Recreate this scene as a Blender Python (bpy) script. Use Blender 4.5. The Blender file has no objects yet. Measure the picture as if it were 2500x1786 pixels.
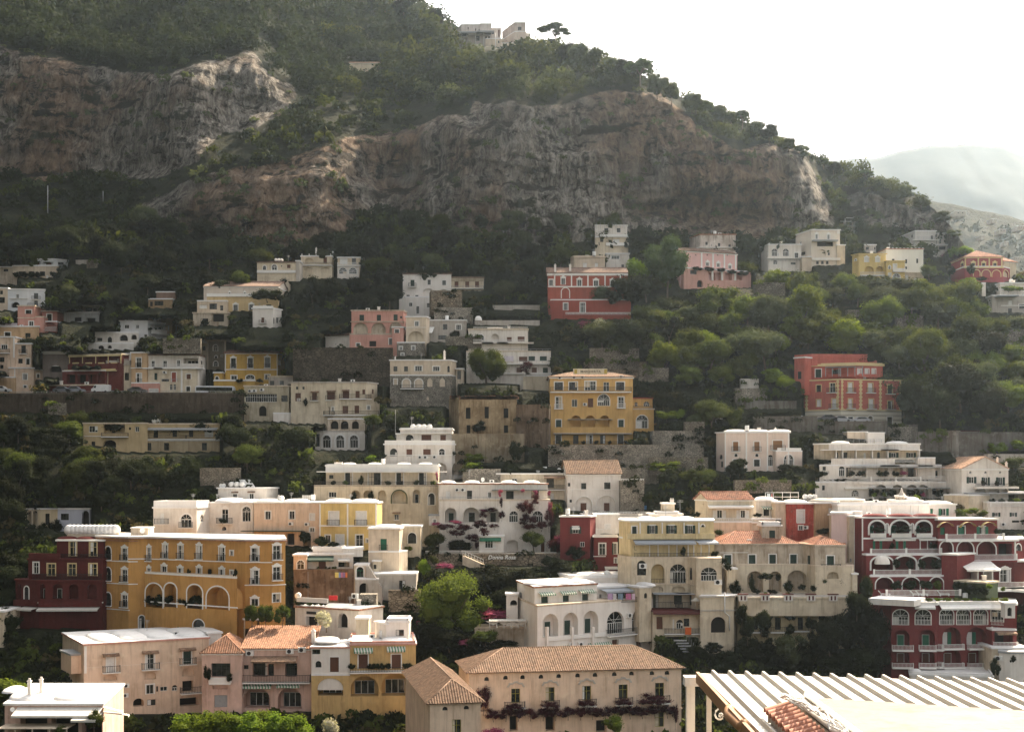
import bpy, math, random
import numpy as np
from mathutils import Vector
from mathutils.geometry import tessellate_polygon
rnd=random.Random(7); NR=np.random.RandomState(11)
SC=bpy.context.scene; COL=SC.collection
F,HY,CX=3434.0,1150.0,1250.0      # focal length and horizon of the photograph, in its pixels
def P3(px,py,d): return Vector(((px-CX)/F*d,d,(HY-py)/F*d))
# ---------- object helpers
def props(o,label=None,cat=None,group=None,kind=None):
    if label: o['label']=label
    if cat: o['category']=cat
    if group: o['group']=group
    if kind: o['kind']=kind
    return o
def empty(name,loc,label,cat,group=None):
    o=bpy.data.objects.new(name,None); COL.objects.link(o); o.location=loc; o.empty_display_size=.5
    return props(o,label,cat,group)
class MB:
    """collects polygons, builds one mesh object"""
    def __init__(s): s.v=[]; s.f=[]; s.m=[]; s.mats=[]; s.sm=[]
    def mi(s,m):
        if m not in s.mats: s.mats.append(m)
        return s.mats.index(m)
    def add(s,vs,fs,m,smooth=False):
        b=len(s.v); k=s.mi(m); s.v+=[tuple(v) for v in vs]
        for f in fs: s.f.append([b+i for i in f]); s.m.append(k); s.sm.append(smooth)
    def hexa(s,c,m):  # 8 corners: bottom 0-3 then top 4-7
        s.add(c,[(3,2,1,0),(4,5,6,7),(0,1,5,4),(1,2,6,5),(2,3,7,6),(3,0,4,7)],m)
    def box(s,x0,x1,y0,y1,z0,z1,m):
        s.hexa([(x0,y0,z0),(x1,y0,z0),(x1,y1,z0),(x0,y1,z0),(x0,y0,z1),(x1,y0,z1),(x1,y1,z1),(x0,y1,z1)],m)
    def tube(s,pts,rad,m,n=6,cap=True):
        pts=[Vector(p) for p in pts]
        if not hasattr(rad,'__len__'): rad=[rad]*len(pts)
        vs=[];fs=[]
        for i,p in enumerate(pts):
            t=(pts[min(i+1,len(pts)-1)]-pts[max(i-1,0)]).normalized()
            a=t.cross(Vector((0,0,1)) if abs(t.z)<.9 else Vector((1,0,0))).normalized(); b=t.cross(a)
            for k in range(n):
                w=2*math.pi*k/n; vs.append(p+(a*math.cos(w)+b*math.sin(w))*rad[i])
        for i in range(len(pts)-1):
            for k in range(n): fs.append((i*n+k,i*n+(k+1)%n,(i+1)*n+(k+1)%n,(i+1)*n+k))
        if cap: fs.append(tuple(range(n))[::-1]); fs.append(tuple(range((len(pts)-1)*n,len(pts)*n)))
        s.add(vs,fs,m,True)
    def lathe(s,c,prof,m,n=12,axis='z'):
        vs=[];fs=[]
        for r,z in prof:
            for k in range(n):
                w=2*math.pi*k/n; q=(r*math.cos(w),r*math.sin(w),z)
                if axis=='x': q=(q[2],q[0],q[1])
                if axis=='y': q=(q[0],q[2],q[1])
                vs.append((c[0]+q[0],c[1]+q[1],c[2]+q[2]))
        for i in range(len(prof)-1):
            for k in range(n): fs.append((i*n+k,i*n+(k+1)%n,(i+1)*n+(k+1)%n,(i+1)*n+k))
        s.add(vs,fs,m,True)
    def build(s,name,parent=None,loc=None,**kw):
        if not s.v: return None
        me=bpy.data.meshes.new(name)
        org=Vector(parent_world(parent)) if parent else Vector(loc or (0,0,0))
        me.from_pydata([(v[0]-org[0],v[1]-org[1],v[2]-org[2]) for v in s.v],[],s.f)
        for m in s.mats: me.materials.append(m)
        me.polygons.foreach_set('material_index',s.m); me.polygons.foreach_set('use_smooth',s.sm)
        me.update()
        o=bpy.data.objects.new(name,me); COL.objects.link(o)
        if parent: o.parent=parent
        else: o.location=org
        return props(o,**kw)
def parent_world(p):
    v=Vector((0,0,0))
    while p is not None: v+=p.location; p=p.parent
    return v
def np_mesh(name,V,Fq,mats,parent=None,loc=(0,0,0),tint=None,link=True,mi=None,smooth=False):
    me=bpy.data.meshes.new(name); V=np.asarray(V,np.float32); Fq=np.asarray(Fq,np.int32)
    k=Fq.shape[1]
    me.vertices.add(len(V)); me.vertices.foreach_set('co',V.ravel())
    me.loops.add(Fq.size); me.loops.foreach_set('vertex_index',Fq.ravel())
    me.polygons.add(len(Fq)); me.polygons.foreach_set('loop_start',np.arange(0,Fq.size,k,dtype=np.int32))
    if mi is not None: me.polygons.foreach_set('material_index',np.asarray(mi,np.int32))
    me.polygons.foreach_set('use_smooth',np.full(len(Fq),smooth))
    if tint is not None:
        a=me.attributes.new('tint','FLOAT','FACE'); a.data.foreach_set('value',np.asarray(tint,np.float32))
    for m in mats: me.materials.append(m)
    me.update(calc_edges=True)
    o=bpy.data.objects.new(name,me)
    if link: COL.objects.link(o)
    if parent: o.parent=parent
    o.location=loc
    return o
# ---------- numpy noise
def _h(ix,iy,iz,s):
    n=(ix*374761393+iy*668265263+iz*2147483647+s*1274126177)&0xffffffff
    n=((n^(n>>13))*1274126177)&0xffffffff
    return ((n^(n>>16))&0xffffff)/float(0xffffff)
def vn(x,y,z=0.,s=0):
    x,y,z=np.broadcast_arrays(np.asarray(x,float),np.asarray(y,float),np.asarray(z,float))
    ix,iy,iz=[np.floor(a).astype(np.int64) for a in (x,y,z)]
    fx,fy,fz=x-ix,y-iy,z-iz; fx,fy,fz=[a*a*(3-2*a) for a in (fx,fy,fz)]
    r=0
    for a in (0,1):
        for b in (0,1):
            for c in (0,1):
                w=(fx if a else 1-fx)*(fy if b else 1-fy)*(fz if c else 1-fz)
                r=r+w*_h(ix+a,iy+b,iz+c,s)
    return r*2-1
def fbm(x,y,z=0.,o=4,s=0):
    r=0;a=1.;t=0
    for i in range(o): r=r+a*vn(np.asarray(x)*2**i,np.asarray(y)*2**i,np.asarray(z)*2**i,s+i*17); t+=a; a*=.5
    return r/t
# ---------- node materials
def newmat(name):
    m=bpy.data.materials.new(name); m.use_nodes=True; nt=m.node_tree; nt.nodes.clear()
    return m,nt
class NT:
    def __init__(s,nt): s.t=nt
    def n(s,ty,**k):
        nd=s.t.nodes.new(ty)
        for a,b in k.items():
            if a[0]=='i' and a[1:].isdigit(): s.set(nd.inputs[int(a[1:])],b)
            elif a.startswith('in_'): s.set(nd.inputs[a[3:].replace('_',' ')],b)
            else: setattr(nd,a,b)
        return nd
    def set(s,inp,b):
        if isinstance(b,bpy.types.NodeSocket): s.t.links.new(b,inp)
        elif isinstance(b,bpy.types.Node): s.t.links.new(b.outputs[0],inp)
        else: inp.default_value=b
    def math(s,op,a,b=0.,c=0.): return s.n('ShaderNodeMath',operation=op,i0=a,i1=b,i2=c).outputs[0]
    def mix(s,f,a,b,bt='MIX'):
        nd=s.n('ShaderNodeMix',data_type='RGBA',blend_type=bt); s.set(nd.inputs[0],f); s.set(nd.inputs[6],c4(a)); s.set(nd.inputs[7],c4(b)); return nd.outputs[2]
    def pos(s): return s.n('ShaderNodeNewGeometry').outputs['Position']
    def scl(s,v,x,y,z): return s.n('ShaderNodeVectorMath',operation='MULTIPLY',i0=v,i1=(x,y,z)).outputs[0]
    def noise(s,v,sc,det=3.,rough=.55,out='Fac'):
        return s.n('ShaderNodeTexNoise',in_Vector=v,in_Scale=sc,in_Detail=det,in_Roughness=rough).outputs[0 if out=='Fac' else 1]
    def ramp(s,f,*st):
        r=s.n('ShaderNodeValToRGB',i0=f); e=r.color_ramp.elements
        while len(e)<len(st): e.new(.5)
        for x,(p,c) in zip(e,st): x.position=p; x.color=c4(c)
        return r.outputs[0]
    def sstep(s,f,a,b): return s.n('ShaderNodeMapRange',interpolation_type='SMOOTHSTEP',i0=f,i1=a,i2=b,i3=0.,i4=1.).outputs[0]
    def bump(s,h,st,dist): return s.n('ShaderNodeBump',in_Strength=st,in_Distance=dist,in_Height=h).outputs[0]
    def bsdf(s,col,rough=.9,nrm=None,spec=.3,**k):
        b=s.n('ShaderNodeBsdfPrincipled'); s.set(b.inputs['Base Color'],c4(col)); s.set(b.inputs['Roughness'],rough)
        b.inputs['Specular IOR Level'].default_value=spec
        if nrm is not None: s.set(b.inputs['Normal'],nrm)
        for a,v in k.items(): s.set(b.inputs[a.replace('_',' ')],v)
        return b
    def out(s,sh): o=s.n('ShaderNodeOutputMaterial'); s.t.links.new(sh.outputs[0] if isinstance(sh,bpy.types.Node) else sh,o.inputs[0])
def c4(c):
    if isinstance(c,(tuple,list)) and len(c)==3: return (c[0],c[1],c[2],1.)
    if isinstance(c,(int,float)): return (c,c,c,1.)
    return c
_MC={}
def plaster(col,dirt=.25,streak=1.):
    dirt=min(1.7,dirt*1.6)
    key=('pl',tuple(round(c,3) for c in col),dirt)
    if key in _MC: return _MC[key]
    m,nt=newmat('plaster'); N=NT(nt); p=N.pos()
    big=N.noise(p,.35,3.); st=N.noise(N.scl(p,1.,1.,.12),1.6,5.,.65); fine=N.noise(p,3.5,5.,.7)
    a=N.sstep(st,.45,.72); b=N.sstep(big,.35,.7)
    f=N.math('MULTIPLY',N.math('ADD',N.math('MULTIPLY',a,.6),N.math('MULTIPLY',b,.5)),dirt)
    dk=(col[0]*.50,col[1]*.45,col[2]*.40)
    c=N.mix(f,col,dk)
    s2=N.sstep(N.noise(N.scl(p,1.,1.,.05),3.2,3.,.6),.56,.70); c=N.mix(N.math('MULTIPLY',s2,min(.6,dirt*.55)),c,dk)
    g=N.sstep(fine,.55,.75); c=N.mix(N.math('MULTIPLY',g,dirt*.6),c,(.42*(col[0]+.2),.38*(col[0]+.2),.32*(col[0]+.2)))
    lt=N.sstep(N.noise(p,.9,2.),.55,.8); c=N.mix(N.math('MULTIPLY',lt,dirt*.5),c,tuple(min(.86,x*1.25+.03) for x in col))
    N.out(N.bsdf(c,.92,N.bump(fine,.35,.05),.15)); _MC[key]=m; return m
def paint(col,rough=.6,name='paint'):
    key=('pt',col,rough)
    if key in _MC: return _MC[key]
    m,nt=newmat(name); N=NT(nt); p=N.pos(); n1=N.noise(p,2.5,4.,.6)
    c=N.mix(N.math('MULTIPLY',N.sstep(n1,.4,.75),.35),col,tuple(x*.6 for x in col))
    N.out(N.bsdf(c,rough,None,.3)); _MC[key]=m; return m
def stone(col,sc=2.2,name='stone'):
    key=('st',col,sc)
    if key in _MC: return _MC[key]
    m,nt=newmat(name); N=NT(nt); p=N.pos()
    v=N.n('ShaderNodeTexVoronoi',feature='DISTANCE_TO_EDGE',in_Vector=N.scl(p,1.,1.,1.6),in_Scale=sc)
    v2=N.n('ShaderNodeTexVoronoi',in_Vector=N.scl(p,1.,1.,1.6),in_Scale=sc)
    e=N.sstep(v.outputs[0],.02,.12); big=N.noise(p,.5,4.,.65)
    c=N.mix(N.sstep(big,.35,.65),tuple(x*.6 for x in col),tuple(min(1,x*1.2) for x in col))
    sv=N.n('ShaderNodeSeparateColor',i0=v2.outputs['Color']).outputs[0]; c=N.mix(N.math('MULTIPLY',sv,.5),c,tuple(x*.45 for x in col)); c=N.mix(e,tuple(x*.3 for x in col),c)
    N.out(N.bsdf(c,.95,N.bump(e,.7,.08),.1)); _MC[key]=m; return m
def tile_mat(col,name='roof_tile'):
    key=('ti',col)
    if key in _MC: return _MC[key]
    m,nt=newmat(name); N=NT(nt); p=N.pos()
    v=N.n('ShaderNodeTexVoronoi',in_Vector=p,in_Scale=3.); rn=N.noise(p,9.,2.)
    big=N.noise(p,.6,4.,.7)
    c=N.mix(N.n('ShaderNodeSeparateColor',i0=v.outputs['Color']).outputs[0],tuple(x*.62 for x in col),tuple(min(1,x*1.3) for x in col))
    c=N.mix(N.math('MULTIPLY',N.sstep(big,.48,.7),.55),c,(.16,.12,.09)); c=N.mix(N.math('MULTIPLY',N.sstep(rn,.55,.7),.4),c,(.45,.36,.27))
    N.out(N.bsdf(c,.85,N.bump(rn,.3,.03),.2)); _MC[key]=m; return m
def glass_mat():
    if 'glass' in _MC: return _MC['glass']
    m,nt=newmat('window_glass'); N=NT(nt); p=N.pos(); n1=N.noise(p,.7,2.)
    c=N.mix(N.sstep(n1,.4,.62),(.012,.014,.014),(.05,.055,.05))
    N.out(N.bsdf(c,.08,N.bump(N.noise(p,1.2,1.),.12,.1),.5)); _MC['glass']=m; return m
def leaf_mat(name,c1,c2,trans=.35,hv=.5):
    m,nt=newmat(name); N=NT(nt)
    at=N.n('ShaderNodeAttribute',attribute_name='tint'); oi=N.n('ShaderNodeObjectInfo')
    f=N.math('ADD',N.math('MULTIPLY',at.outputs['Fac'],.75),N.math('MULTIPLY',oi.outputs['Random'],.3))
    c=N.mix(f,c1,c2)
    h=N.n('ShaderNodeHueSaturation',in_Color=c); N.set(h.inputs['Hue'],N.math('ADD',.5-.02,N.math('MULTIPLY',oi.outputs['Random'],.04)))
    N.set(h.inputs['Value'],N.math('ADD',.75,N.math('MULTIPLY',oi.outputs['Random'],hv)))
    d=N.bsdf(h.outputs[0],.85,None,.06)
    t=N.n('ShaderNodeBsdfTranslucent'); N.set(t.inputs[0],N.mix(1.,h.outputs[0],(1.,1.,.55,1.),'MULTIPLY'))
    ms=N.n('ShaderNodeMixShader',i0=trans); nt.links.new(d.outputs[0],ms.inputs[1]); nt.links.new(t.outputs[0],ms.inputs[2])
    N.out(ms); return m
EXPO=1.6
HAZE=.00007
# ---------- camera, light, sky, air
cam=bpy.data.cameras.new('camera'); cam.sensor_width=36; cam.lens=36*F/2500; cam.shift_y=(HY-893)/2500
cam.clip_end=20000; cam.clip_start=.5
co=bpy.data.objects.new('camera',cam); COL.objects.link(co); co.rotation_euler=(math.pi/2,0,0); SC.camera=co
SAZ,SEL=math.radians(32),math.radians(40)
sd=Vector((math.sin(SAZ)*math.cos(SEL),math.cos(SAZ)*math.cos(SEL),math.sin(SEL)))
sl=bpy.data.lights.new('sun','SUN'); sl.energy=5.0; sl.angle=math.radians(.6); sl.color=(1.,.82,.60)
so=bpy.data.objects.new('sun',sl); COL.objects.link(so); so.rotation_euler=(-sd).to_track_quat('-Z','Y').to_euler(); so.location=sd*500
wd=bpy.data.worlds.new('World'); SC.world=wd; wd.use_nodes=True; wn=wd.node_tree; wn.nodes.clear(); WN=NT(wn)
sk=WN.n('ShaderNodeTexSky',sky_type='NISHITA',sun_disc=False,sun_elevation=SEL,sun_rotation=SAZ,dust_density=4.,air_density=1.,ozone_density=1.)
hs=WN.n('ShaderNodeHueSaturation',in_Color=sk.outputs[0],in_Saturation=.28)
tn=WN.mix(1.,hs.outputs[0],(1.07,1.0,.92,1),'MULTIPLY')
bg=WN.n('ShaderNodeBackground',in_Color=tn,in_Strength=.115)
wo=WN.n('ShaderNodeOutputWorld'); wn.links.new(bg.outputs[0],wo.inputs[0])
vs=SC.view_settings; vs.view_transform='Standard'; vs.look='None'; vs.gamma=1; vs.use_curve_mapping=False; vs.exposure=EXPO
SC.cycles.max_bounces=6; SC.cycles.diffuse_bounces=3; SC.cycles.glossy_bounces=2; SC.cycles.transmission_bounces=3; SC.cycles.volume_bounces=1
SC.cycles.sample_clamp_indirect=6; SC.cycles.use_denoising=True
# ---------- the hillside: drawn from its silhouette and its cliffs, each point at its real distance
SIL=[(-900,-700),(-600,-600),(0,-420),(600,-180),(957,8),(1111,60),(1180,112),(1287,120),(1430,135),(1562,180),(1650,232),(1760,278),(1870,318),(1980,375),(2057,415),(2145,436),(2211,465),(2277,507),(2321,551),(2365,612),(2500,668),(3200,850)]
def sil(px): return np.interp(px,[a for a,b in SIL],[b for a,b in SIL])
POLY=[[(-900,60),(0,110),(110,145),(264,167),(396,189),(484,150),(625,128),(651,176),(726,220),(713,273),(616,317),(545,326),(497,361),(493,396),(387,431),(220,433),(110,436),(0,422),(-900,420)],
 [(383,475),(528,418),(704,396),(792,352),(924,330),(985,314),(1059,288),(1144,281),(1159,244),(1233,248),(1380,255),(1454,222),(1602,229),(1671,265),(1719,320),(1798,372),(1845,350),(1956,360),(1996,427),(2035,506),(2043,552),(1936,570),(1837,585),(1640,572),(1560,580),(1436,584),(1233,600),(1085,556),(992,517),(880,528),(836,576),(682,600),(506,590),(396,545),(308,510)],
 [(2050,450),(2146,480),(2218,510),(2312,522),(2364,560),(2440,660),(2380,680),(2300,600),(2200,560),(2100,540)]]
def inpoly(px,py,poly):
    r=np.zeros(px.shape,bool); n=len(poly)
    for i in range(n):
        x0,y0=poly[i];x1,y1=poly[(i+1)%n]
        if y0==y1: continue
        c=((y0>py)!=(y1>py))&(px<(x1-x0)*(py-y0)/(y1-y0)+x0); r^=c
    return r
def blur(a,n):
    for ax in (0,1):
        k=np.zeros_like(a)
        for i in range(-n,n+1): k+=np.roll(a,i,ax)
        a=k/(2*n+1)
    return a
PB=1960.
gx=np.arange(-800,3201,5.); NR_=440
VV=np.linspace(0,1,NR_)
ys=sil(gx)
PX=np.repeat(gx[None,:],NR_,0); PY=PB+(ys[None,:]-PB)*VV[:,None]
wx=PX+14*fbm(PX/60,PY/60,s=3); wy=PY+16*fbm(PX/50,PY/50,s=9)
CL=np.zeros(PX.shape)
for p in POLY: CL=np.maximum(CL,inpoly(wx,wy,p).astype(float))
CLs=blur(CL,3)
kv=np.interp(PY,[-700,0,150,300,450,560,600,700,900,1000,1150,1300,1500,1960],[.62,.62,.62,.5,.42,.34,.26,.2,.16,.14,.125,.11,.1,.1])
kk=kv*(1-CLs)+.05*CLs
dpy=np.abs(np.diff(PY,axis=0))
DD=np.zeros(PX.shape); DD[0]=192.
DD[1:]=192.+np.cumsum(dpy*.5*(kk[1:]+kk[:-1]),0)
DD=blur(np.pad(DD,2,mode='edge'),2)[2:-2,2:-2]
hb=DD.copy(); hb=sum(np.roll(DD,i,1) for i in range(-11,12))/23.; hw=np.clip((600-PY)/70,0,1); hw[:,:12]=0; hw[:,-12:]=0; DD=DD*(1-hw)+hb*hw
D0=DD.copy()
X=(PX-CX)/F*DD; Z=(HY-PY)/F*DD
def Dt(px,py,a=None):
    a=D0 if a is None else a
    v=(py-PB)/(float(sil(px))-PB)*(NR_-1); u=(px-gx[0])/5.
    v=min(max(v,0),NR_-1.001); u=min(max(u,0),len(gx)-1.001); i,j=int(v),int(u); fv,fu=v-i,u-j
    return a[i,j]*(1-fv)*(1-fu)+a[i+1,j]*fv*(1-fu)+a[i,j+1]*(1-fv)*fu+a[i+1,j+1]*fv*fu
def rock_mat(name,rock=None,haz=False):
    m,nt=newmat(name); N=NT(nt); p=N.pos()
    at=N.n('ShaderNodeAttribute',attribute_name='rock').outputs['Fac']
    warp=N.n('ShaderNodeVectorMath',operation='ADD',i0=p,i1=N.n('ShaderNodeVectorMath',operation='SCALE',i0=N.noise(p,.12,4.,.6,out='c'),in_Scale=5.).outputs[0]).outputs[0]
    fl=N.noise(N.scl(warp,1.,.6,.09),.95,7.,.66); pat=N.noise(p,.045,4.,.6); br=N.noise(N.scl(warp,1.,.8,.9),.30,7.,.72)
    fl=N.math('ADD',N.math('MULTIPLY',fl,.55),N.math('MULTIPLY',br,.45))
    orange=N.sstep(N.noise(N.scl(p,1.,1.,.7),.022,4.,.6),.48,.62)
    c=N.ramp(fl,(.37,(.036,.031,.027)),(.46,(.125,.11,.094)),(.54,(.235,.213,.186)),(.64,(.44,.405,.36)))
    vs_=N.noise(N.scl(warp,1.,.7,.035),1.25,5.,.7); c=N.mix(N.math('MULTIPLY',N.sstep(vs_,.52,.64),.6),c,(.42,.385,.33)); c=N.mix(N.math('MULTIPLY',N.sstep(vs_,.47,.38),.6),c,(.045,.04,.034))
    c2=N.ramp(fl,(.34,(.05,.03,.019)),(.5,(.165,.10,.06)),(.66,(.31,.21,.13)))
    c=N.mix(N.math('MULTIPLY',orange,.75),c,c2)
    c=N.mix(N.sstep(pat,.5,.7),c,N.mix(.5,c,(.11,.108,.10)))
    lg=N.noise(N.scl(warp,.35,.35,1.5),.16,5.,.6); crack=N.math('MINIMUM',N.sstep(br,.37,.47),N.sstep(lg,.36,.44)); c=N.mix(crack,(.032,.027,.022),c)
    veg=N.noise(N.scl(p,1.,.6,1.8),.11,5.,.65)
    vm=N.math('MULTIPLY',N.sstep(veg,.58,.64),1.)
    soil=N.ramp(N.noise(p,.25,5.,.7),(.35,(.012,.016,.008)),(.58,(.025,.03,.014)),(.75,(.07,.058,.035)))
    c=N.mix(N.math('MULTIPLY',vm,.9),c,soil)
    c=N.mix(N.sstep(N.math('ADD',at,N.math('MULTIPLY',N.math('SUBTRACT',br,.5),.7)),.42,.6),soil,c)
    h=N.math('ADD',N.math('MULTIPLY',fl,1.),N.math('MULTIPLY',br,.9))
    h=N.math('ADD',h,N.math('MULTIPLY',crack,.5)); N.out(N.bsdf(c,.95,N.bump(h,1.,1.8),.1)); return m
MT_ROCK=rock_mat('hill_rock')
# wide ground reaching the horizon
g=MB(); mg,nt=newmat('ground'); N=NT(nt); N.out(N.bsdf(N.mix(N.noise(N.pos(),.02,5.),(.03,.04,.02),(.08,.075,.045)),.95))
g.add([(-9000,-6000,-60),(9000,-6000,-60),(9000,9000,-60),(-9000,9000,-60)],[(0,1,2,3)],mg); g.build('ground',kind='structure')
# distant slopes on the right
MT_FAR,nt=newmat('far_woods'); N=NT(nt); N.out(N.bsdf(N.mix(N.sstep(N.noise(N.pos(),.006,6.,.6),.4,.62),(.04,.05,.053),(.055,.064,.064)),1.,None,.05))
def ridge(name,silp,d0,d1,zb,rk_,seed,amp,x0=1500,x1=3600,st=12,nrow=70):
    gx2=np.arange(x0,x1,st); V2=np.linspace(0,1,nrow)
    s2=np.interp(gx2,[a for a,b in silp],[b for a,b in silp])+2.5*fbm(gx2/25.,0,s=seed)
    zt=(HY-s2)/F*d1
    dd=d0+(d1-d0)*V2[:,None]**.8+0*gx2[None,:]
    zz=zb+(zt[None,:]-zb)*V2[:,None]**.9
    xx=(gx2[None,:]-CX)/F*(d0+(d1-d0)*1.)+0*dd
    nz=fbm(xx/amp/5,zz/amp/4,0,5,s=seed)*amp*np.sin(V2*np.pi)[:,None]
    dd=dd+nz*2; 
    P=np.concatenate([np.stack([xx,dd,zz],-1),np.stack([xx[-1:],dd[-1:]+200,zz[-1:]-160],-1)],0)
    n1,n2=P.shape[:2]; id2=np.arange(n1*n2).reshape(n1,n2)
    q=np.stack([id2[:-1,:-1].ravel(),id2[:-1,1:].ravel(),id2[1:,1:].ravel(),id2[1:,:-1].ravel()],1)
    o=np_mesh(name,P.reshape(-1,3),q,[MT_FAR if rk_<-1 else MT_ROCK],smooth=True); props(o,kind='structure')
    a=o.data.attributes.new('rock','FLOAT','POINT'); r=np.clip(rk_+1.2*fbm(P[...,0]/60,P[...,2]/25,0,3,s=seed+5),0,1); a.data.foreach_set('value',r.ravel().astype(np.float32))
    return P
ridge('distant_mountain',[(1500,460),(1900,410),(2051,390),(2146,385),(2194,370),(2273,356),(2372,352),(2443,356),(2500,380),(2700,430),(3600,520)],1500,2500,-60,-1.5,201,50,x0=1000)
RB=ridge('distant_slope',[(1500,480),(2100,470),(2308,496),(2352,504),(2392,516),(2459,525),(2500,540),(2700,560),(3600,600)],600,1000,-60,-.4,301,16,x0=1700)
if HAZE>0:
    hz=MB(); hm,nt=newmat('haze'); N=NT(nt)
    pv=N.n('ShaderNodeVolumePrincipled',in_Density=HAZE,in_Anisotropy=.8); pv.inputs['Color'].default_value=(.70,.86,1.,1)
    oo=N.n('ShaderNodeOutputMaterial'); nt.links.new(pv.outputs[0],oo.inputs['Volume'])
    hz.box(-2600,5000,-60,4600,-61,990,hm); hz.build('haze',kind='stuff')
# ---------- foliage
LM={'b':leaf_mat('broad_leaves',(.022,.036,.010),(.092,.108,.026),.42),
    'g':leaf_mat('sunlit_colour_leaves',(.04,.062,.014),(.14,.165,.034),.45),  # sunlit look put into the leaf colour
    'o':leaf_mat('olive_leaves',(.035,.047,.024),(.11,.125,.065),.35),
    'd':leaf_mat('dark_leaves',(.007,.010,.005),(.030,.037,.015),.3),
    'y':leaf_mat('lime_leaves',(.08,.125,.012),(.16,.21,.03),.5),
    'p':leaf_mat('pine_needles',(.03,.055,.02),(.07,.095,.035),.3),
    'f':leaf_mat('pink_petals',(.16,.03,.07),(.42,.10,.22),.4),
    'r':leaf_mat('wine_leaves',(.022,.011,.012),(.105,.028,.045),.35),
    'w':leaf_mat('pale_flowers',(.35,.33,.25),(.62,.6,.5),.4),
    's':leaf_mat('dry_scrub',(.035,.034,.015),(.11,.09,.045),.3)}
BARK=paint((.10,.075,.055),.95,'bark')
def quads(C,size,R,out=None,flat=0.):
    n=len(C); a=R.normal(size=(n,3)); 
    if out is not None: a=a*.8+out*1.1
    a[:,2]+=flat; a/=np.linalg.norm(a,axis=1)[:,None]+1e-9
    t=R.normal(size=(n,3)); t-=a*(t*a).sum(1)[:,None]; t/=np.linalg.norm(t,axis=1)[:,None]+1e-9
    b=np.cross(a,t); s=(size*(.6+.8*R.rand(n)))[:,None] if np.isscalar(size) else (size*(.6+.8*R.rand(n)))[:,None]
    w=s*.62
    V=np.stack([C-t*s,C-b*w+t*s*.1,C+t*s,C+b*w-t*s*.05],1).reshape(-1,3)
    return V,np.arange(4*n).reshape(-1,4)
ICO_V=None
def core_ball(c,r,R):
    th=np.linspace(0,math.pi,5);ph=np.linspace(0,2*math.pi,8)[:-1]
    V=[];Fq=[]
    for t in th:
        for p in ph: V.append((math.sin(t)*math.cos(p),math.sin(t)*math.sin(p),math.cos(t)))
    V=np.array(V); V*= (1+.25*R.rand(len(V)))[:,None]
    for i in range(4):
        for k in range(7): Fq.append((i*7+k,i*7+(k+1)%7,(i+1)*7+(k+1)%7,(i+1)*7+k))
    return V*r+c,np.array(Fq)
def crown(seed,nl,nper,leaf,z0,shape='round',lobe=.42,core=.66,loose=.0,sp=.7):
    R=np.random.RandomState(seed); Vs=[];Fs=[];Ts=[];b=0
    zc=(1+z0)/2; hz_=(1-z0)/2
    for i in range(nl):
        while True:
            q=R.uniform(-1,1,3)
            if np.linalg.norm(q)<1: break
        if shape=='umbrella': q[2]=abs(q[2])**.5*.9-.1*R.rand(); q[2]-=.5*(q[0]**2+q[1]**2)
        if shape=='cone': sc_=(1-(q[2]+1)/2)*.9+.1; q[0]*=sc_;q[1]*=sc_
        lr=lobe*(.5+.85*R.rand())
        c=np.array([q[0]*.5*(1-lr*sp),q[1]*.5*(1-lr*sp),zc+q[2]*hz_*(1-lr*.7)])
        k=max(8,int(nper*(lr/lobe)**2)); o=R.normal(size=(k,3)); o[:,2]=np.where(o[:,2]<-.3,-o[:,2]*.6,o[:,2]); o/=np.linalg.norm(o,axis=1)[:,None]
        rr=.74-.25*loose+(.38+.45*loose)*R.rand(k)**1.3
        P=c+o*rr[:,None]*np.array([lr*.5,lr*.5,lr*hz_*(1.15 if shape!='umbrella' else .8)])
        V,Q_=quads(P,leaf,R,o); Vs.append(V);Fs.append(Q_+b);b+=len(V); t0=R.rand()
        Ts.append(np.clip(.25+.5*t0+.35*(R.rand(k)-.5),0,1))
        if core>0:
            V,Q_=core_ball(np.zeros(3),1.,R); V=c+V*np.array([lr*.5,lr*.5,lr*hz_*(1.1 if shape!='umbrella' else .7)])*core
            Vs.append(V);Fs.append(Q_+b);b+=len(V);Ts.append(np.full(len(Q_),.25+.3*t0))
    V=np.concatenate(Vs); V[:,:2]*=.5/np.percentile(np.abs(V[:,:2]),98.5); zt=np.percentile(V[:,2],99.3); zb=V[:,2].min(); V[:,2]=zb+(V[:,2]-zb)*(1-zb)/(zt-zb)
    return V,np.concatenate(Fs),np.concatenate(Ts)
def trunk_mesh(seed,ztop,r,lean=.05,limbs=3,spread=.25):
    R=random.Random(seed); m=MB(); x,y=R.uniform(-lean,lean),R.uniform(-lean,lean)
    m.tube([(0,0,-.06),(x*.4,y*.4,ztop*.5),(x,y,ztop)],[r,r*.8,r*.6],BARK,7)
    for i in range(limbs):
        w=2*math.pi*(i+R.random()*.6)/max(1,limbs); m.tube([(x*.8,y*.8,ztop*.85),(x+spread*.5*math.cos(w),y+spread*.5*math.sin(w),ztop+(1-ztop)*.28),(x+spread*math.cos(w),y+spread*math.sin(w),ztop+(1-ztop)*.55)],[r*.55,r*.35,r*.15],BARK,5)
    return m
PROTO={}
def mk(kind,i,V,Fq,T,mat,ztr,rtr,limbs=3,spread=.22):
    me=np_mesh('crown',V,Fq,[mat],tint=T,link=False).data
    tm=trunk_mesh(i*7+len(kind),ztr,rtr,limbs=limbs,spread=spread); o=tm.build('trunk'); tme=o.data; bpy.data.objects.remove(o)
    PROTO.setdefault(kind,[]).append((me,tme))
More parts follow.
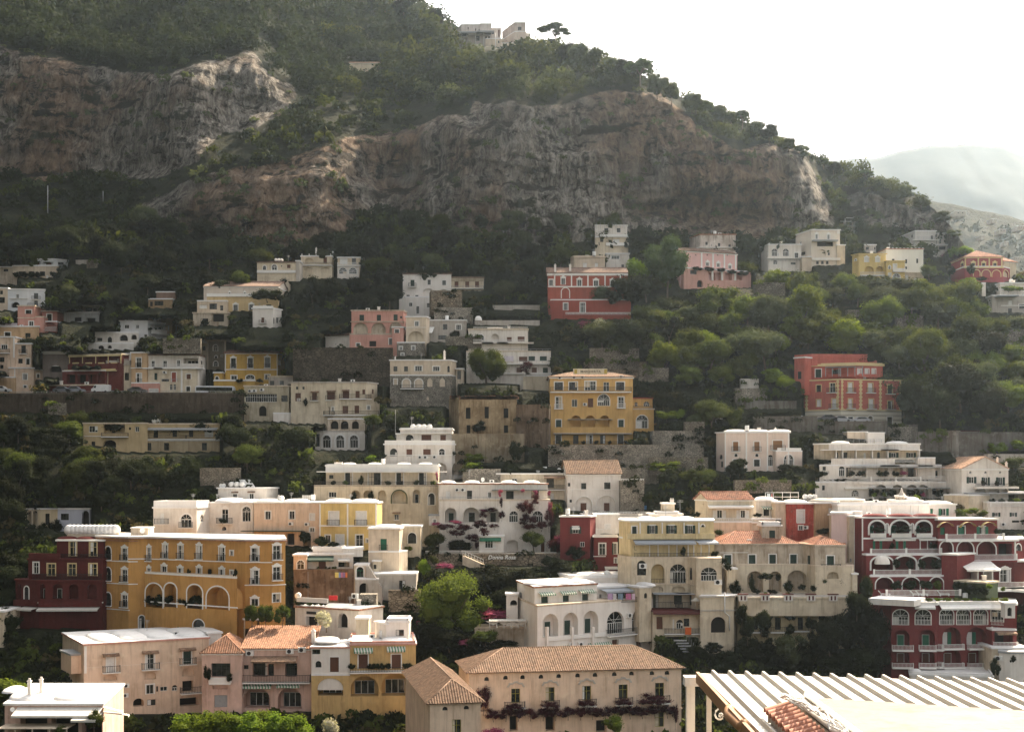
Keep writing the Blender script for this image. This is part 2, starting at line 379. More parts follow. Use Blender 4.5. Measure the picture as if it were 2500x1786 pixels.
for i in range(5):
    for kd in 'bod': mk(kd,i,*crown(10+i+ord(kd),14+i*3,[270,230,300,210,250][i],.021,[.16,.08,.14,.1,.2][i],lobe=[.42,.36,.46,.34,.4][i],loose=[.1,.5,0,.3,.6][i]),LM[kd],.35,.028)
for i in range(4):
    mk('h',i,*crown(500+i,18,230,.02,.12,lobe=.38,loose=.4),LM['g'],.3,.028)
    mk('y',i,*crown(60+i,12,240,.024,.12),LM['y'],.3,.02)
    mk('p',i,*crown(90+i,18,260,.022,.46,'umbrella',.34),LM['p'],.62,.036,5,.3)
for i in range(3):
    mk('B',i,*crown(200+i*3,26,900,.0125,.08,lobe=.36,loose=.5,sp=.42),LM['g'],.3,.03,5,.3)       # large tree, fine leaves
    mk('K',i,*crown(230+i,26,420,.0145,.30,lobe=.34),LM['p'],.5,.025,5,.3)     # big round pine
    mk('s',i,*crown(260+i,10,170,.03,.0,lobe=.44,loose=.5),LM['b'],.2,.02,2,.15)
    mk('S',i,*crown(290+i,10,170,.03,.0,lobe=.44,loose=.5),LM['d'],.2,.02,2,.15)
    mk('f',i,*crown(320+i,14,150,.028,.0,lobe=.4,loose=.9,core=.4),LM['f'],.2,.02,2,.15)
    mk('r',i,*crown(350+i,16,150,.024,.0,lobe=.38,loose=.9,core=.4),LM['r'],.2,.02,2,.15)
    mk('w',i,*crown(380+i,9,190,.03,.15,lobe=.45),LM['w'],.25,.03,3,.2)
    mk('c',i,*crown(410+i,12,120,.04,.04,'cone',.5),LM['d'],.15,.03,1,.05)
    mk('Y',i,*crown(440+i,10,160,.03,.0,lobe=.44,loose=.5),LM['y'],.2,.02,2,.15)
KIND={'h':('tree','olive-green tree in sunlit leaf colour'),'b':('tree','green leafy tree'),'o':('tree','grey-green olive tree'),'d':('tree','dark evergreen tree'),'y':('tree','bright lime-green tree'),
 'p':('pine_tree','umbrella pine'),'B':('tree','large bright green tree'),'K':('pine_tree','tall round-headed pine'),'s':('shrub','green shrub'),'S':('shrub','dark green shrub'),
 'f':('flowering_shrub','pink flowering shrub'),'r':('bougainvillea','wine-red bougainvillea'),'w':('flowering_tree','pale flowering tree'),'c':('cypress_tree','dark narrow cypress'),'Y':('shrub','lime-green shrub')}
PLANTS=[]; TQ=[]
def tree(kind,x,ytop,ybase,w,label=None,group=None,d=None,dd=0.):
    """x, top, base and width in photo pixels; stands at the hillside's own distance (or d)"""
    if d is None:
        TQ.append((kind,x,ytop,ybase,w,label,group,dd)); return
    nm,desc=KIND[kind]; p=P3(x,ybase,d); hh=(ybase-ytop)/F*d; ww=w/F*d
    if kind in 'fsSYr': hh=max(hh,.42*ww)
    me,tm=PROTO[kind][rnd.randrange(len(PROTO[kind]))]
    o=bpy.data.objects.new(nm,None); COL.objects.link(o); o.location=p; o.rotation_euler=(0,0,rnd.uniform(0,6.28)); o.scale=(ww,ww,hh); o.empty_display_size=.3
    o['category']=nm.split('_')[-1] if nm!='bougainvillea' else 'bougainvillea'
    for n_,m_ in (('crown',me),('trunk',tm)):
        c=bpy.data.objects.new(n_,m_); COL.objects.link(c); c.parent=o
    PLANTS.append([o,x,(ytop+ybase)/2,kind,label,group,w]); 
    if label: o['label']=label
    if group: o['group']=group
    return o
def clumps(name,cx,size,mat,leaf,nq,seed,hs=.8,nvar=6):
    """many plants nobody could count, as one mesh"""
    R=np.random.RandomState(seed); Vs=[];Fs=[];Ts=[];b=0; n=len(cx); var=R.randint(0,nvar,n)
    for v in range(nvar):
        sel=np.where(var==v)[0]
        if not len(sel): continue
        k=nq; o=R.normal(size=(k,3)); o[:,2]=np.abs(o[:,2])*1.1-.15; o/=np.linalg.norm(o,axis=1)[:,None]
        lump=1+.28*np.sin(o[:,0]*5+v)*np.sin(o[:,1]*4+v*2)+.15*R.normal(size=k)
        P=o*lump[:,None]*np.array([1,1,hs]); V,Q_=quads(P,leaf,R,o)
        ang=R.uniform(0,6.28,len(sel)); ca,sa=np.cos(ang)[:,None],np.sin(ang)[:,None]; s=size[sel][:,None]
        W_=np.stack([(V[:,0]*ca-V[:,1]*sa)*s,(V[:,0]*sa+V[:,1]*ca)*s,V[:,2][None,:]*s*(.8+.5*R.rand(len(sel),1))],-1)+cx[sel][:,None,:]
        Vs.append(W_.reshape(-1,3)); Fs.append((Q_[None]+ (np.arange(len(sel))*len(V))[:,None,None]).reshape(-1,4)+b); b+=W_.shape[0]*W_.shape[1]
        t=np.clip(R.rand(len(sel),1)*.6+.15+.4*(R.rand(1,k)-.4),0,1); Ts.append(np.broadcast_to(t,(len(sel),k)).ravel())
    o=np_mesh(name,np.concatenate(Vs),np.concatenate(Fs),[mat],tint=np.concatenate(Ts)); props(o,kind='stuff'); return o
def pick(n,cond,seed):
    """random points of the hillside surface inside the condition"""
    R=np.random.RandomState(seed); pts=[]; 
    px=R.uniform(-350,2850,n*3); py=R.uniform(-640,1900,n*3)
    s_=sil(px); v=(py-PB)/(s_-PB)*(NR_-1); u=(px-gx[0])/5
    ok=(v>0)&(v<NR_-1.5); px,py,v,u=px[ok],py[ok],v[ok].astype(int),u[ok].astype(int)
    c=CLs[v,u]; globals().update(v_=v,u_=u); k=cond(px,py,c,R); v,u,px,py=v[k][:n],u[k][:n],px[k][:n],py[k][:n]
    return np.stack([X[v,u],DD[v,u],Z[v,u]],-1),px,py
# ---------- house kit: measurements are read in enlarged views of the photograph; Z() picks the view
ZM={'A':(0,1250,3.031),'B':(450,1250,3.03),'C':(1000,1250,3.03),'D':(1650,1250,2.674),'E':(340,1000,3.247),'F':(900,1000,3.247),
'G':(1500,1150,3.608),'H':(1950,1150,3.609),'I':(0,600,3.247),'J':(600,600,2.953),'K':(1200,500,2.498),'L':(1700,500,2.165),
'M':(0,0,2.273),'N':(900,0,2.706),'O':(1600,150,2.526),'P':(2100,500,5.4125),'Q':(2050,1000,5.051),'R':(1700,1560,2.841),
'S':(0,620,4.2725),'T':(2250,1200,3.608),'U':(1050,20,5.6825),'V':(0,1200,5.6825),'1':(0,0,1.),'2':(0,0,.9092)}
_z=[0,0,1.]
def Z_(k): _z[:]=ZM[k]
def sx(x): return x/_z[2]+_z[0]
def sy(y): return y/_z[2]+_z[1]
def lab(c): return plaster(c)
WHITE=plaster((.77,.72,.655),.34); WHT=plaster((.80,.755,.70),.22); CREAM=plaster((.68,.59,.45),.5); PEACH=plaster((.75,.58,.44),.42); PINK=plaster((.68,.48,.40),.45)
OCHRE=plaster((.53,.29,.095),.34); YEL=plaster((.66,.42,.16),.32); YELL=plaster((.70,.53,.22),.35); MUST=plaster((.55,.35,.085),.35); RED=plaster((.185,.042,.042),.35)
DRED=plaster((.10,.022,.02),.35); CORAL=plaster((.37,.10,.07),.4); GREYP=plaster((.50,.46,.41),.45); OLDP=plaster((.58,.50,.40),.8); STONE=stone((.36,.325,.27)); STONEB=stone((.33,.27,.20),1.3)
BEIGE=plaster((.66,.56,.44),.4); SALM=plaster((.62,.33,.27),.35); TRIM=plaster((.80,.78,.74),.08); TRIMY=plaster((.68,.55,.30),.1); ROOFW=plaster((.80,.79,.78),.14)
TILE=tile_mat((.30,.155,.095)); TILEB=tile_mat((.235,.15,.10)); TILED=tile_mat((.17,.11,.085)); TILEP=tile_mat((.38,.185,.12))
GREEN=paint((.02,.15,.085),.45,'green_paint'); DGREEN=paint((.018,.045,.035),.5,'dark_green_paint'); BROWN=paint((.12,.05,.03),.55,'brown_paint'); LWOOD=paint((.30,.16,.075),.6,'wood')
WPAINT=paint((.74,.73,.70),.5,'white_paint'); IRON=paint((.03,.03,.032),.5,'iron'); GREY=paint((.32,.33,.34),.5,'grey_metal'); OLIVE=paint((.30,.27,.04),.5,'olive_paint')
CANVAS=paint((.62,.60,.55),.85,'canvas'); CANG=paint((.03,.06,.045),.8,'green_canvas'); CANB=paint((.33,.36,.40),.8,'grey_canvas'); TANKW=paint((.80,.80,.78),.35,'white_tank'); DARK=paint((.02,.018,.016),.9,'interior_shade'); GLASS=glass_mat()
TERRA=paint((.34,.15,.10),.8,'terracotta'); BLUE=paint((.05,.14,.32),.5,'blue_sheet')
YHT=plaster((.60,.42,.19),.45); YTALL=plaster((.70,.57,.33),.4)
def strips(name,a,b,freq):
    m,nt=newmat(name); N=NT(nt); s=N.n('ShaderNodeSeparateXYZ',i0=N.pos()); f=N.math('FRACT',N.math('MULTIPLY',N.math('ADD',s.outputs[0],N.math('MULTIPLY',s.outputs[1],.3)),freq))
    N.out(N.bsdf(N.mix(N.math('GREATER_THAN',f,.5),a,b),.85)); return m
STRIPE=strips('striped_awning',(.62,.60,.55),(.10,.22,.13),2.2); STRIPY=strips('striped_awning',(.62,.55,.35),(.45,.30,.06),1.6); SHUTG=strips('louvred_white',(.7,.69,.66),(.45,.44,.42),1.)
def earc(n): return [math.pi*i/n for i in range(n+1)]
ALLB=[]; PADS=[]
class Seg:
    def __init__(s,a,b):
        s.a=Vector((a[0],a[1])); s.b=Vector((b[0],b[1])); s.len=(s.b-s.a).length; s.u=(s.b-s.a)/s.len; s.n=Vector((s.u.y,-s.u.x)); s.holes=[]
    def hit(s,px):
        t=(px-CX)/F; q=(t*s.a.y-s.a.x)/(s.u.x-t*s.u.y+1e-12); return q,s.a.y+s.u.y*q
    def L(s,u,n,z): p=s.a+s.u*u+s.n*n; return (p.x,p.y,z)
    def box(s,mb,u0,u1,n0,n1,z0,z1,m):
        c=[s.L(u,n,z) for z in (z0,z1) for u,n in ((u0,n1),(u1,n1),(u1,n0),(u0,n0))]; mb.hexa(c,m)
def prism(mb,poly,z0,z1,mt,ms=None,bottom=False):
    n=len(poly); ms=ms or mt
    tri=tessellate_polygon([[Vector((p[0],p[1],0)) for p in poly]])
    mb.add([(p[0],p[1],z1) for p in poly],tri,mt)
    if bottom: mb.add([(p[0],p[1],z0) for p in poly],[t[::-1] for t in tri],mt)
    for i in range(n):
        a,b=poly[i],poly[(i+1)%n]; mb.add([(a[0],a[1],z0),(b[0],b[1],z0),(b[0],b[1],z1),(a[0],a[1],z1)],[(0,1,2,3)],ms)
def grow(poly,k):
    c=Vector((sum(p[0] for p in poly)/len(poly),sum(p[1] for p in poly)/len(poly))); r=[]
    n=len(poly)
    ar=sum(poly[i][0]*poly[(i+1)%n][1]-poly[(i+1)%n][0]*poly[i][1] for i in range(n)); sg=1 if ar>0 else -1
    for i in range(n):
        p0,p1,p2=Vector(poly[i-1]),Vector(poly[i]),Vector(poly[(i+1)%n]); e1=(p1-p0).normalized(); e2=(p2-p1).normalized()
        n1=Vector((e1.y,-e1.x))*sg; n2=Vector((e2.y,-e2.x))*sg; bs=(n1+n2); 
        if bs.length<1e-3: bs=n1
        bs=bs.normalized(); r.append(tuple(p1+bs*k/max(.45,bs.dot(n1))))
    return r
def slope(mb,O,U,V,poly,m,pitch=.34,h=.09):
    """tiled slope: polygon in (u,v) on the plane O+uU+vV, with half-round tile rows running up it"""
    O,U,V=Vector(O),Vector(U).normalized(),Vector(V).normalized(); Nn=U.cross(V).normalized()
    if Nn.z<0: Nn=-Nn
    P=lambda u,v,w=0.: O+U*u+V*v+Nn*w
    tri=tessellate_polygon([[Vector((p[0],p[1],0)) for p in poly]]); mb.add([P(*p) for p in poly],tri,m)
    mb.add([P(p[0],p[1],-.12) for p in poly],tri,m)
    n=len(poly)
    for i in range(n):
        a,b=poly[i],poly[(i+1)%n]; mb.add([P(*a),P(*b),P(b[0],b[1],-.12),P(a[0],a[1],-.12)],[(0,1,2,3)],m)
    u0=min(p[0] for p in poly); u1=max(p[0] for p in poly); k=int((u1-u0)/pitch); vs=[];fs=[]
    for i in range(k):
        u=u0+(i+.5)*(u1-u0)/k; xs=[]
        for j in range(n):
            a,b=poly[j],poly[(j+1)%n]
            if (a[0]>u)!=(b[0]>u): xs.append(a[1]+(b[1]-a[1])*(u-a[0])/(b[0]-a[0]))
        if len(xs)<2: continue
        v0,v1=min(xs)-.05,max(xs)
        if v1-v0<.15: continue
        w=pitch*.32; b0=len(vs); rr=.9+.25*rnd.random()
        for v in (v0,v1):
            for du,dw in ((-w,.003),(-w*.6,h*rr),(w*.6,h*rr),(w,.003)): vs.append(P(u+du,v,dw))
        fs+=[(b0+q,b0+q+1,b0+q+5,b0+q+4) for q in range(3)]+[(b0+3,b0+2,b0+1,b0)]
    mb.add(vs,fs,m)
def dome_mesh(mb,cx,cy,zb,ax,ay,h,m,U=None,n=16,k=7):
    U=U or Vector((1,0)); Vd=Vector((-U.y,U.x)); vs=[];fs=[]
    for j in range(k+1):
        t=j/k; r=math.cos(t*math.pi/2)**.75; z=h*math.sin(t*math.pi/2)
        for i in range(n):
            w=2*math.pi*i/n; c,s_=math.cos(w),math.sin(w); e=.62
            x=ax*r*math.copysign(abs(c)**e,c); y=ay*r*math.copysign(abs(s_)**e,s_)
            p=Vector((cx,cy))+U*x+Vd*y; vs.append((p.x,p.y,zb+z))
    for j in range(k):
        for i in range(n): fs.append((j*n+i,j*n+(i+1)%n,(j+1)*n+(i+1)%n,(j+1)*n+i))
    mb.add(vs,fs,m,True)
class B:
    def __init__(s,name,label,cat=None,group=None,view=None,d=None):
        if view: Z_(view)
        s.name,s.label,s.cat,s.group=name,label,cat or ('hotel' if 'hotel' in name else 'building' if 'building' in name else 'villa' if 'villa' in name else 'house'),group
        s.root=None; s.d=d; s.blks=[]; s.used=[]; s.roofs=[]; ALLB.append(s)
    def blk(s,pts,top,bot,dep=9,wall=WHITE,roof='flat',d=None,dd=0.,rm=None,par=0.,cor=True,under=6.,edge=None,pitch=.36,over=.35,ref=0,side=None,name='wall',ridge=None):
        if len(pts)and not hasattr(pts[0],'__len__'): pts=[(x,0.) for x in pts]
        if s.blks: s.finish()
        xm=sx((pts[0][0]+pts[-1][0])/2)
        if d is None:
            if s.d is None: s.d=min(Dt(sx(x),min(sy(bot),1900))-o for x,o in pts)-1.
            d=s.d+dd
        elif s.d is None:
            dm=min(Dt(sx(x),min(sy(bot),1900))-o for x,o in pts)
            if d>dm+7: print('deep',s.name,round(d-dm,1)); d=dm+5 if s.name not in('terrace_wall',) else d
            s.d=d
        while any(abs(d-u_)<.05 for u_ in s.used): d-=.07
        s.used.append(d)
        W=[Vector(((sx(x)-CX)/F*(d+o),d+o)) for x,o in pts]
        s.dref=d+pts[ref][1]
        s.zt=(HY-sy(top))/F*s.dref; s.zb=(HY-sy(bot))/F*s.dref-under; s.zv=(HY-sy(bot))/F*s.dref
        s.segs=[Seg(W[i],W[i+1]) for i in range(len(W)-1)]
        if len(W)==2: n=-s.segs[0].n; poly=[W[0],W[1],W[1]+n*dep,W[0]+n*dep]
        elif len(W)==3 and abs(s.segs[0].u.dot(s.segs[1].u))<.62: poly=W+[W[0]+W[2]-W[1]]
        else:
            ch=(W[-1]-W[0]).normalized(); n=Vector((-ch.y,ch.x)); rd=lambda w,sg:(w.normalized()-Vector((sg*.03,0)))*dep; poly=W+[W[-1]+rd(W[-1],1),W[0]+rd(W[0],-1)]
        for i_ in range(len(pts)-1):
            xa,xb=sorted((sx(pts[i_][0]),sx(pts[i_+1][0]))); PADS.append((xa,xb,sy(top),sy(bot),d+max(pts[i_][1],pts[i_+1][1])))
        s.poly=[tuple(p) for p in poly]; s.wall=wall; s.dep=dep
        if s.root is None:
            s.root=empty(s.name,(W[0].x,W[0].y,s.zv),s.label,s.cat,s.group)
            s.cx=(sx(pts[0][0])+sx(pts[-1][0]))/2; s.cy=(sy(top)+sy(bot))/2
        s.blks.append(1); s.open=True; s.wname=name
        if roof=='flat' and (cor or par): s.roofs.append((list(s.poly),s.zt,d))
        rm=rm or (ROOFW if roof=='flat' else TILE)
        r=MB(); zt=s.zt
        if roof=='flat':
            pg=grow(s.poly,.18) if cor else grow(s.poly,.02)
            prism(r,pg,zt,zt+.28,rm,edge or rm,True)
            if par>0:
                m2=MB(); q=grow(s.poly,-.02); n=len(q)
                for i in range(n):
                    sg=Seg(q[i],q[(i+1)%n]) if (Vector(q[i])-Vector(q[(i+1)%n])).length>.3 else None
                    if sg: sg.box(m2,0,sg.len,-.22,0,zt+.283,zt+.28+par,edge or rm)
                m2.build('parapet',s.root)
        elif roof in('hip','gable','shed','gablef','pyr'):
            q=([s.poly[1],s.poly[2],s.poly[3],s.poly[0]] if len(W)==3 and s.segs[1].len>s.segs[0].len else s.poly) if len(s.poly)==4 else [tuple(W[0]),tuple(W[-1]),tuple(W[-1]+n*dep),tuple(W[0]+n*dep)]
            a,b,c,e=[Vector(p) for p in q]; ux=(b-a).normalized(); vy=(e-a).normalized()
            w=(b-a).length; dp=(e-a).length; o=over; a0=a-ux*o-vy*o; w+=2*o; dp+=2*o; sn=math.tan(pitch) ; h=dp/2*sn
            V3=lambda u,v,z: Vector((a0.x+ux.x*u+vy.x*v,a0.y+ux.y*u+vy.y*v,zt+.02+z))
            ux3=Vector((ux.x,ux.y,0)); vy3=Vector((vy.x,vy.y,0)); rw=MB()
            def face(p,q_,r_,t_=None,uax=None):
                pts_=[p,q_,r_]+([t_] if t_ is not None else []); U=(q_-p).normalized(); nn=U.cross((r_-p)).normalized(); Vv=nn.cross(U)
                if Vv.z<0: Vv=-Vv
                slope(r,p,U,Vv,[((x-p).dot(U),(x-p).dot(Vv)) for x in pts_],rm)
            if roof=='gable':
                face(V3(0,0,0),V3(w,0,0),V3(w,dp/2,h),V3(0,dp/2,h)); face(V3(w,dp,0),V3(0,dp,0),V3(0,dp/2,h),V3(w,dp/2,h))
                for x in (o,w-o): rw.add([V3(x,o,0),V3(x,dp-o,0),V3(x,dp/2,h-o*sn)],[(0,1,2)],wall)
            elif roof=='gablef':
                h=w/2*sn; face(V3(0,dp,0),V3(0,0,0),V3(w/2,0,h),V3(w/2,dp,h)); face(V3(w,0,0),V3(w,dp,0),V3(w/2,dp,h),V3(w/2,0,h))
                for x in (o,dp-o): rw.add([V3(o,x,0),V3(w-o,x,0),V3(w/2,x,h-o*sn)],[(0,1,2)],wall)
            elif roof=='shed':
                h=dp*sn; face(V3(0,0,0),V3(w,0,0),V3(w,dp,h),V3(0,dp,h))
                for x in (o,w-o): rw.add([V3(x,o,0),V3(x,dp-o,0),V3(x,dp-o,h-o*sn)],[(0,1,2)],wall)
                rw.add([V3(o,dp-o,0),V3(w-o,dp-o,0),V3(w-o,dp-o,h-o*sn),V3(o,dp-o,h-o*sn)],[(0,1,2,3)],wall)
            else:
                if roof=='pyr' or w<=dp: 
                    k=min(w,dp)/2; h=k*sn
                    if w<=dp: R0,R1=V3(w/2,k,h),V3(w/2,dp-k,h); face(V3(0,0,0),V3(w,0,0),R0); face(V3(w,dp,0),V3(0,dp,0),R1); face(V3(0,dp,0),V3(0,0,0),R0,R1); face(V3(w,0,0),V3(w,dp,0),R1,R0)
                    else: R0=V3(k,dp/2,h);R1=V3(w-k,dp/2,h); face(V3(0,0,0),V3(w,0,0),R1,R0); face(V3(w,dp,0),V3(0,dp,0),R0,R1); face(V3(0,dp,0),V3(0,0,0),R0); face(V3(w,0,0),V3(w,dp,0),R1)
                else:
                    k=dp/2; R0=V3(k,dp/2,h);R1=V3(w-k,dp/2,h); face(V3(0,0,0),V3(w,0,0),R1,R0); face(V3(w,dp,0),V3(0,dp,0),R0,R1); face(V3(0,dp,0),V3(0,0,0),R0); face(V3(w,0,0),V3(w,dp,0),R1)
                rr=MB(); rr.tube([R0,R1],.13,rm,6)
                for cc,RR in ((V3(0,0,0),R0),(V3(w,0,0),R1 if w>dp else R0),(V3(w,dp,0),R1),(V3(0,dp,0),R0 if w>dp else R1)): rr.tube([cc,RR],.11,rm,6)
                s.tmp=rr
            if roof in('gable',): rr=MB(); rr.tube([V3(0,dp/2,h+.03),V3(w,dp/2,h+.03)],.13,rm,6); s.tmp=rr
            cornice=MB(); 
            for i in range(len(s.poly)):
                p0,p1=Vector(s.poly[i]),Vector(s.poly[(i+1)%len(s.poly)])
                if (p1-p0).length>.3: sg=Seg(p0,p1); sg.box(cornice,-.1,sg.len+.1,-.1,.12,zt-.28,zt-.01,edge or TRIM)
            cornice.build('cornice',s.root)
            if rw.v: rw.build('gable',s.root)
            ro=r.build('roof',s.root)
            if getattr(s,'tmp',None): s.tmp.build('ridge_tiles',ro); s.tmp=None
            r=MB()
        if r.v: r.build('roof',s.root)
        return s
    def seg_at(s,px):
        best=None
        for g in s.segs:
            q,y=g.hit(px)
            if -.01<=q<=g.len+.01 and (best is None or y<best[2]): best=(g,q,y)
        if best is None:
            g=s.segs[0] if abs(s.segs[0].hit(px)[0])<abs(s.segs[-1].hit(px)[0]-s.segs[-1].len) else s.segs[-1]; q,y=g.hit(px); best=(g,min(max(q,0),g.len),y)
        return best
    def zz(s,y,dist): return (HY-sy(y))/F*dist
    def op(s,kind,x,y,w,h,**k):
        px=sx(x); g,q,dist=s.seg_at(px); wm=w/_z[2]/F*dist
        q0,_=g.hit(px-w/_z[2]/2); q1,_=g.hit(px+w/_z[2]/2); u0,u1=max(.12,min(q0,q1)),min(g.len-.12,max(q0,q1))
        z1,z0=s.zz(y-h/2,dist),s.zz(y+h/2,dist); z1=min(z1,s.zt-.06); z0=max(z0,s.zb+.3)
        if u1-u0<.25 or z1-z0<.25: return s
        for (a,b,c,e,_,_) in g.holes:
            if u0<b+.06 and u1>a-.06 and z0<e+.06 and z1>c-.06:
                if u0<b and (a+b)/2<(u0+u1)/2 and b-u0<(u1-u0)*.45: u0=b+.1
                elif u1>a and (a+b)/2>(u0+u1)/2 and u1-a<(u1-u0)*.45: u1=a-.1
                else: print('overlap',s.name,kind,x,y); return s
        g.holes.append((u0,u1,z0,z1,kind,k)); return s
    def row(s,kind,y,w,h,*xs,**k):
        for x in xs: s.op(kind,x,y,w,h,**k)
        return s
    def finish(s):
        if not getattr(s,'open',False): return s
        s.open=False; mb=MB(); zb,zt=s.zb,s.zt
        for g in s.segs:
            loops=[[Vector((0,zb,0)),Vector((g.len,zb,0)),Vector((g.len,zt,0)),Vector((0,zt,0))]]
            for (u0,u1,z0,z1,kind,k) in g.holes: loops.append(hole_loop(u0,u1,z0,z1,kind,k)[::-1])
            flat=[p for l in loops for p in l]; tri=tessellate_polygon(loops)
            mb.add([g.L(p.x,0,p.y) for p in flat],tri,s.wall)
            for l,hh in zip(loops[1:],g.holes):
                kind,k=hh[4],hh[5]; r=k.get('r',1.6 if kind[1] in 'xXD' else .2); r+=.8 if kind[1] in 'xX' and r>=1.8 and hh[1]-hh[0]>1.6 else 0; n=len(l); rmn=k.get('rv',s.wall)
                for i in range(n):
                    a,b=l[i],l[(i+1)%n]; mb.add([g.L(a.x,0,a.y),g.L(b.x,0,b.y),g.L(b.x,-r,b.y),g.L(a.x,-r,a.y)],[(0,1,2,3)],rmn)
                if kind[1] in 'xX': mb.add([g.L(p.x,-r,p.y) for p in l],tessellate_polygon([l]),k.get('back',rmn))
        n=len(s.segs)+1; pl=s.poly
        for i in range(n-1,len(pl)):
            a,b=pl[i],pl[(i+1)%len(pl)]; mb.add([(a[0],a[1],zb),(b[0],b[1],zb),(b[0],b[1],zt),(a[0],a[1],zt)],[(0,1,2,3)],s.wall)
        mb.build(s.wname,s.root)
        for g in s.segs:
            for hh in g.holes: window(s,g,*hh)
        return s
    # ----- trim and things fixed to the walls
    def span(s,x0,x1):
        a,b=sx(x0),sx(x1)
        for g in s.segs:
            qa,_=g.hit(a); qb,_=g.hit(b); pa=(g.a.x/g.a.y)*F+CX; pb=(g.b.x/g.b.y)*F+CX
            if pa>pb: continue
            lo=max(0,qa) if a>pa else 0; hi=min(g.len,qb) if b<pb else g.len
            if b<=pa or a>=pb or hi-lo<.05: continue
            yield g,lo,hi
    def slab(s,x0,x1,y,th=.22,proj=.12,mat=None,name='cornice',yref=None,back=.05):
        mb=MB(); dist=s.seg_at(sx(yref if yref is not None else x0))[2]; z=s.zz(y,dist)
        for g,lo,hi in s.span(x0,x1): g.box(mb,lo-(proj if lo<.06 else 0),hi+(proj if hi>g.len-.06 else 0),-back,proj,z-th/2,z+th/2,mat or TRIM)
        return mb.build(name,s.root)
    def pil(s,x,w,y0,y1,proj=.07,mat=None):
        g,q,dist=s.seg_at(sx(x)); mb=MB(); ww=w/_z[2]/F*dist; g.box(mb,max(0,q-ww/2),min(g.len,q+ww/2),-.05,proj,s.zz(y1,dist),s.zz(y0,dist),mat or TRIM); mb.build('pilaster',s.root); return s
    def rail(s,x0,x1,ytop,ybot,kind='iron',off=0.,slab=0.,mat=None,post=0,name='railing',yref=None):
        """railing or parapet along the front; slab>0 adds a balcony floor reaching out that far"""
        mb=MB(); dist=s.seg_at(sx(yref if yref is not None else (x0+x1)/2))[2]-off; z1,z0=s.zz(ytop,dist),s.zz(ybot,dist)
        if z1-z0<.5: z1=z0+.75
        fl=MB()
        for g,lo,hi in s.span(x0,x1):
            o=max(off,.04) if not slab else slab
            if slab: g.box(fl,lo,hi,.002,slab+.05,z0-.2,z0,mat if (mat and kind=='solid') else TRIM)
            railing(mb,g,lo,hi,o-.06,z0+.003,z1,kind,mat,post)
            if slab:
                for e in (lo,hi):
                    if kind=='solid': g.box(mb,e-.08,e+.08,.003,slab-.15,z0+.003,z1-.003,mat or TRIM)
                    else: side_rail(mb,g,e,.02,slab-.06,z0+.003,z1,kind,mat)
        if slab: f=fl.build('balcony',s.root); mb.build('railing',f)
        else: mb.build(name,s.root)
        return s
    def awn(s,x0,x1,y,drop=8,proj=1.8,mat=None,name='awning'):
        dist=s.seg_at(sx((x0+x1)/2))[2]; z=s.zz(y,dist); dz=drop/_z[2]/F*dist; mb=MB(); m=mat or CANVAS
        for g,lo,hi in s.span(x0,x1):
            a,b,c,e=g.L(lo,.01,z),g.L(hi,.01,z),g.L(hi,proj,z-dz),g.L(lo,proj,z-dz); t=.05
            mb.hexa([(p[0],p[1],p[2]-t) for p in (e,c,b,a)]+[e,c,b,a],m)
            g.box(mb,lo,hi,proj+.002,proj+.03,z-dz-.28,z-dz,m)
        mb.build(name,s.root); return s
    def at(s,x,y,off=0.):
        g,q,dist=s.seg_at(sx(x)); d=dist+off; return P3(sx(x),sy(y),d),d,g
    def dome(s,x,ytop,w,off=None,dep=None,mat=None,h=None):
        g,q,dist=s.seg_at(sx(x)); dp=dep or s.dep*.8; off=off if off is not None else s.dep/2
        t=(sx(x)-CX)/F; c=g.a+g.u*q-g.n*off; ww=w/_z[2]/F*c.y; zt=s.zt+.281; hh=h or max(.5,(HY-sy(ytop))/F*c.y-zt)
        cx=t*c.y; mb=MB(); dome_mesh(mb,cx,c.y,zt,ww/2,dp/2,hh,mat or ROOFW,g.u); mb.build('dome',s.root); return s
    def domes(s,ytop,w,*xs,**k):
        for x in xs: s.dome(x,ytop,w,**k)
        return s
    def chim(s,x,ytop,ybot,w,off=3,mat=None,cap=True):
        p,d,g=s.at(x,ybot,off); p2=P3(sx(x),sy(ytop),d); ww=w/_z[2]/F*d; mb=MB(); m=mat or WHT; mb.box(p.x-ww/2,p.x+ww/2,p.y-ww/2,p.y+ww/2,p.z-.6,p2.z,m)
        if cap: mb.box(p.x-ww*.65,p.x+ww*.65,p.y-ww*.65,p.y+ww*.65,p2.z+.003,p2.z+.12,m); mb.box(p.x-ww*.3,p.x+ww*.3,p.y-ww*.3,p.y+ww*.3,p2.z+.123,p2.z+.4,m)
        mb.build('chimney',s.root); return s
    def hut(s,x0,x1,ytop,ybot,off=3,dep=3,mat=None):
        p,d,g=s.at(x0,ybot,off); q=P3(sx(x1),sy(ytop),d); mb=MB(); mb.box(p.x,q.x,d,d+dep,p.z-.4,q.z,mat or WHT); mb.box(p.x-.1,q.x+.1,d-.1,d+dep+.1,q.z+.003,q.z+.15,ROOFW); mb.build('roof_hut',s.root); return s
    def tank(s,x,y,n=1,off=2.5,r=.42,gap=None,l=1.1):
        p,d,g=s.at(x,y,off)
        for i in range(n):
            mb=MB(); c=p+Vector((i*(gap or r*2.05),0,0)); mb.lathe(c,[(0,-l/2),(r*.8,-l/2),(r,-l*.38),(r,l*.38),(r*.8,l/2),(0,l/2)],TANKW,12,'y')
            mb.box(c.x-r*.7,c.x+r*.7,c.y-.3,c.y+.3,c.z-r-.35,c.z-r*.8,GREY); mb.build('water_tank',s.root)
        return s
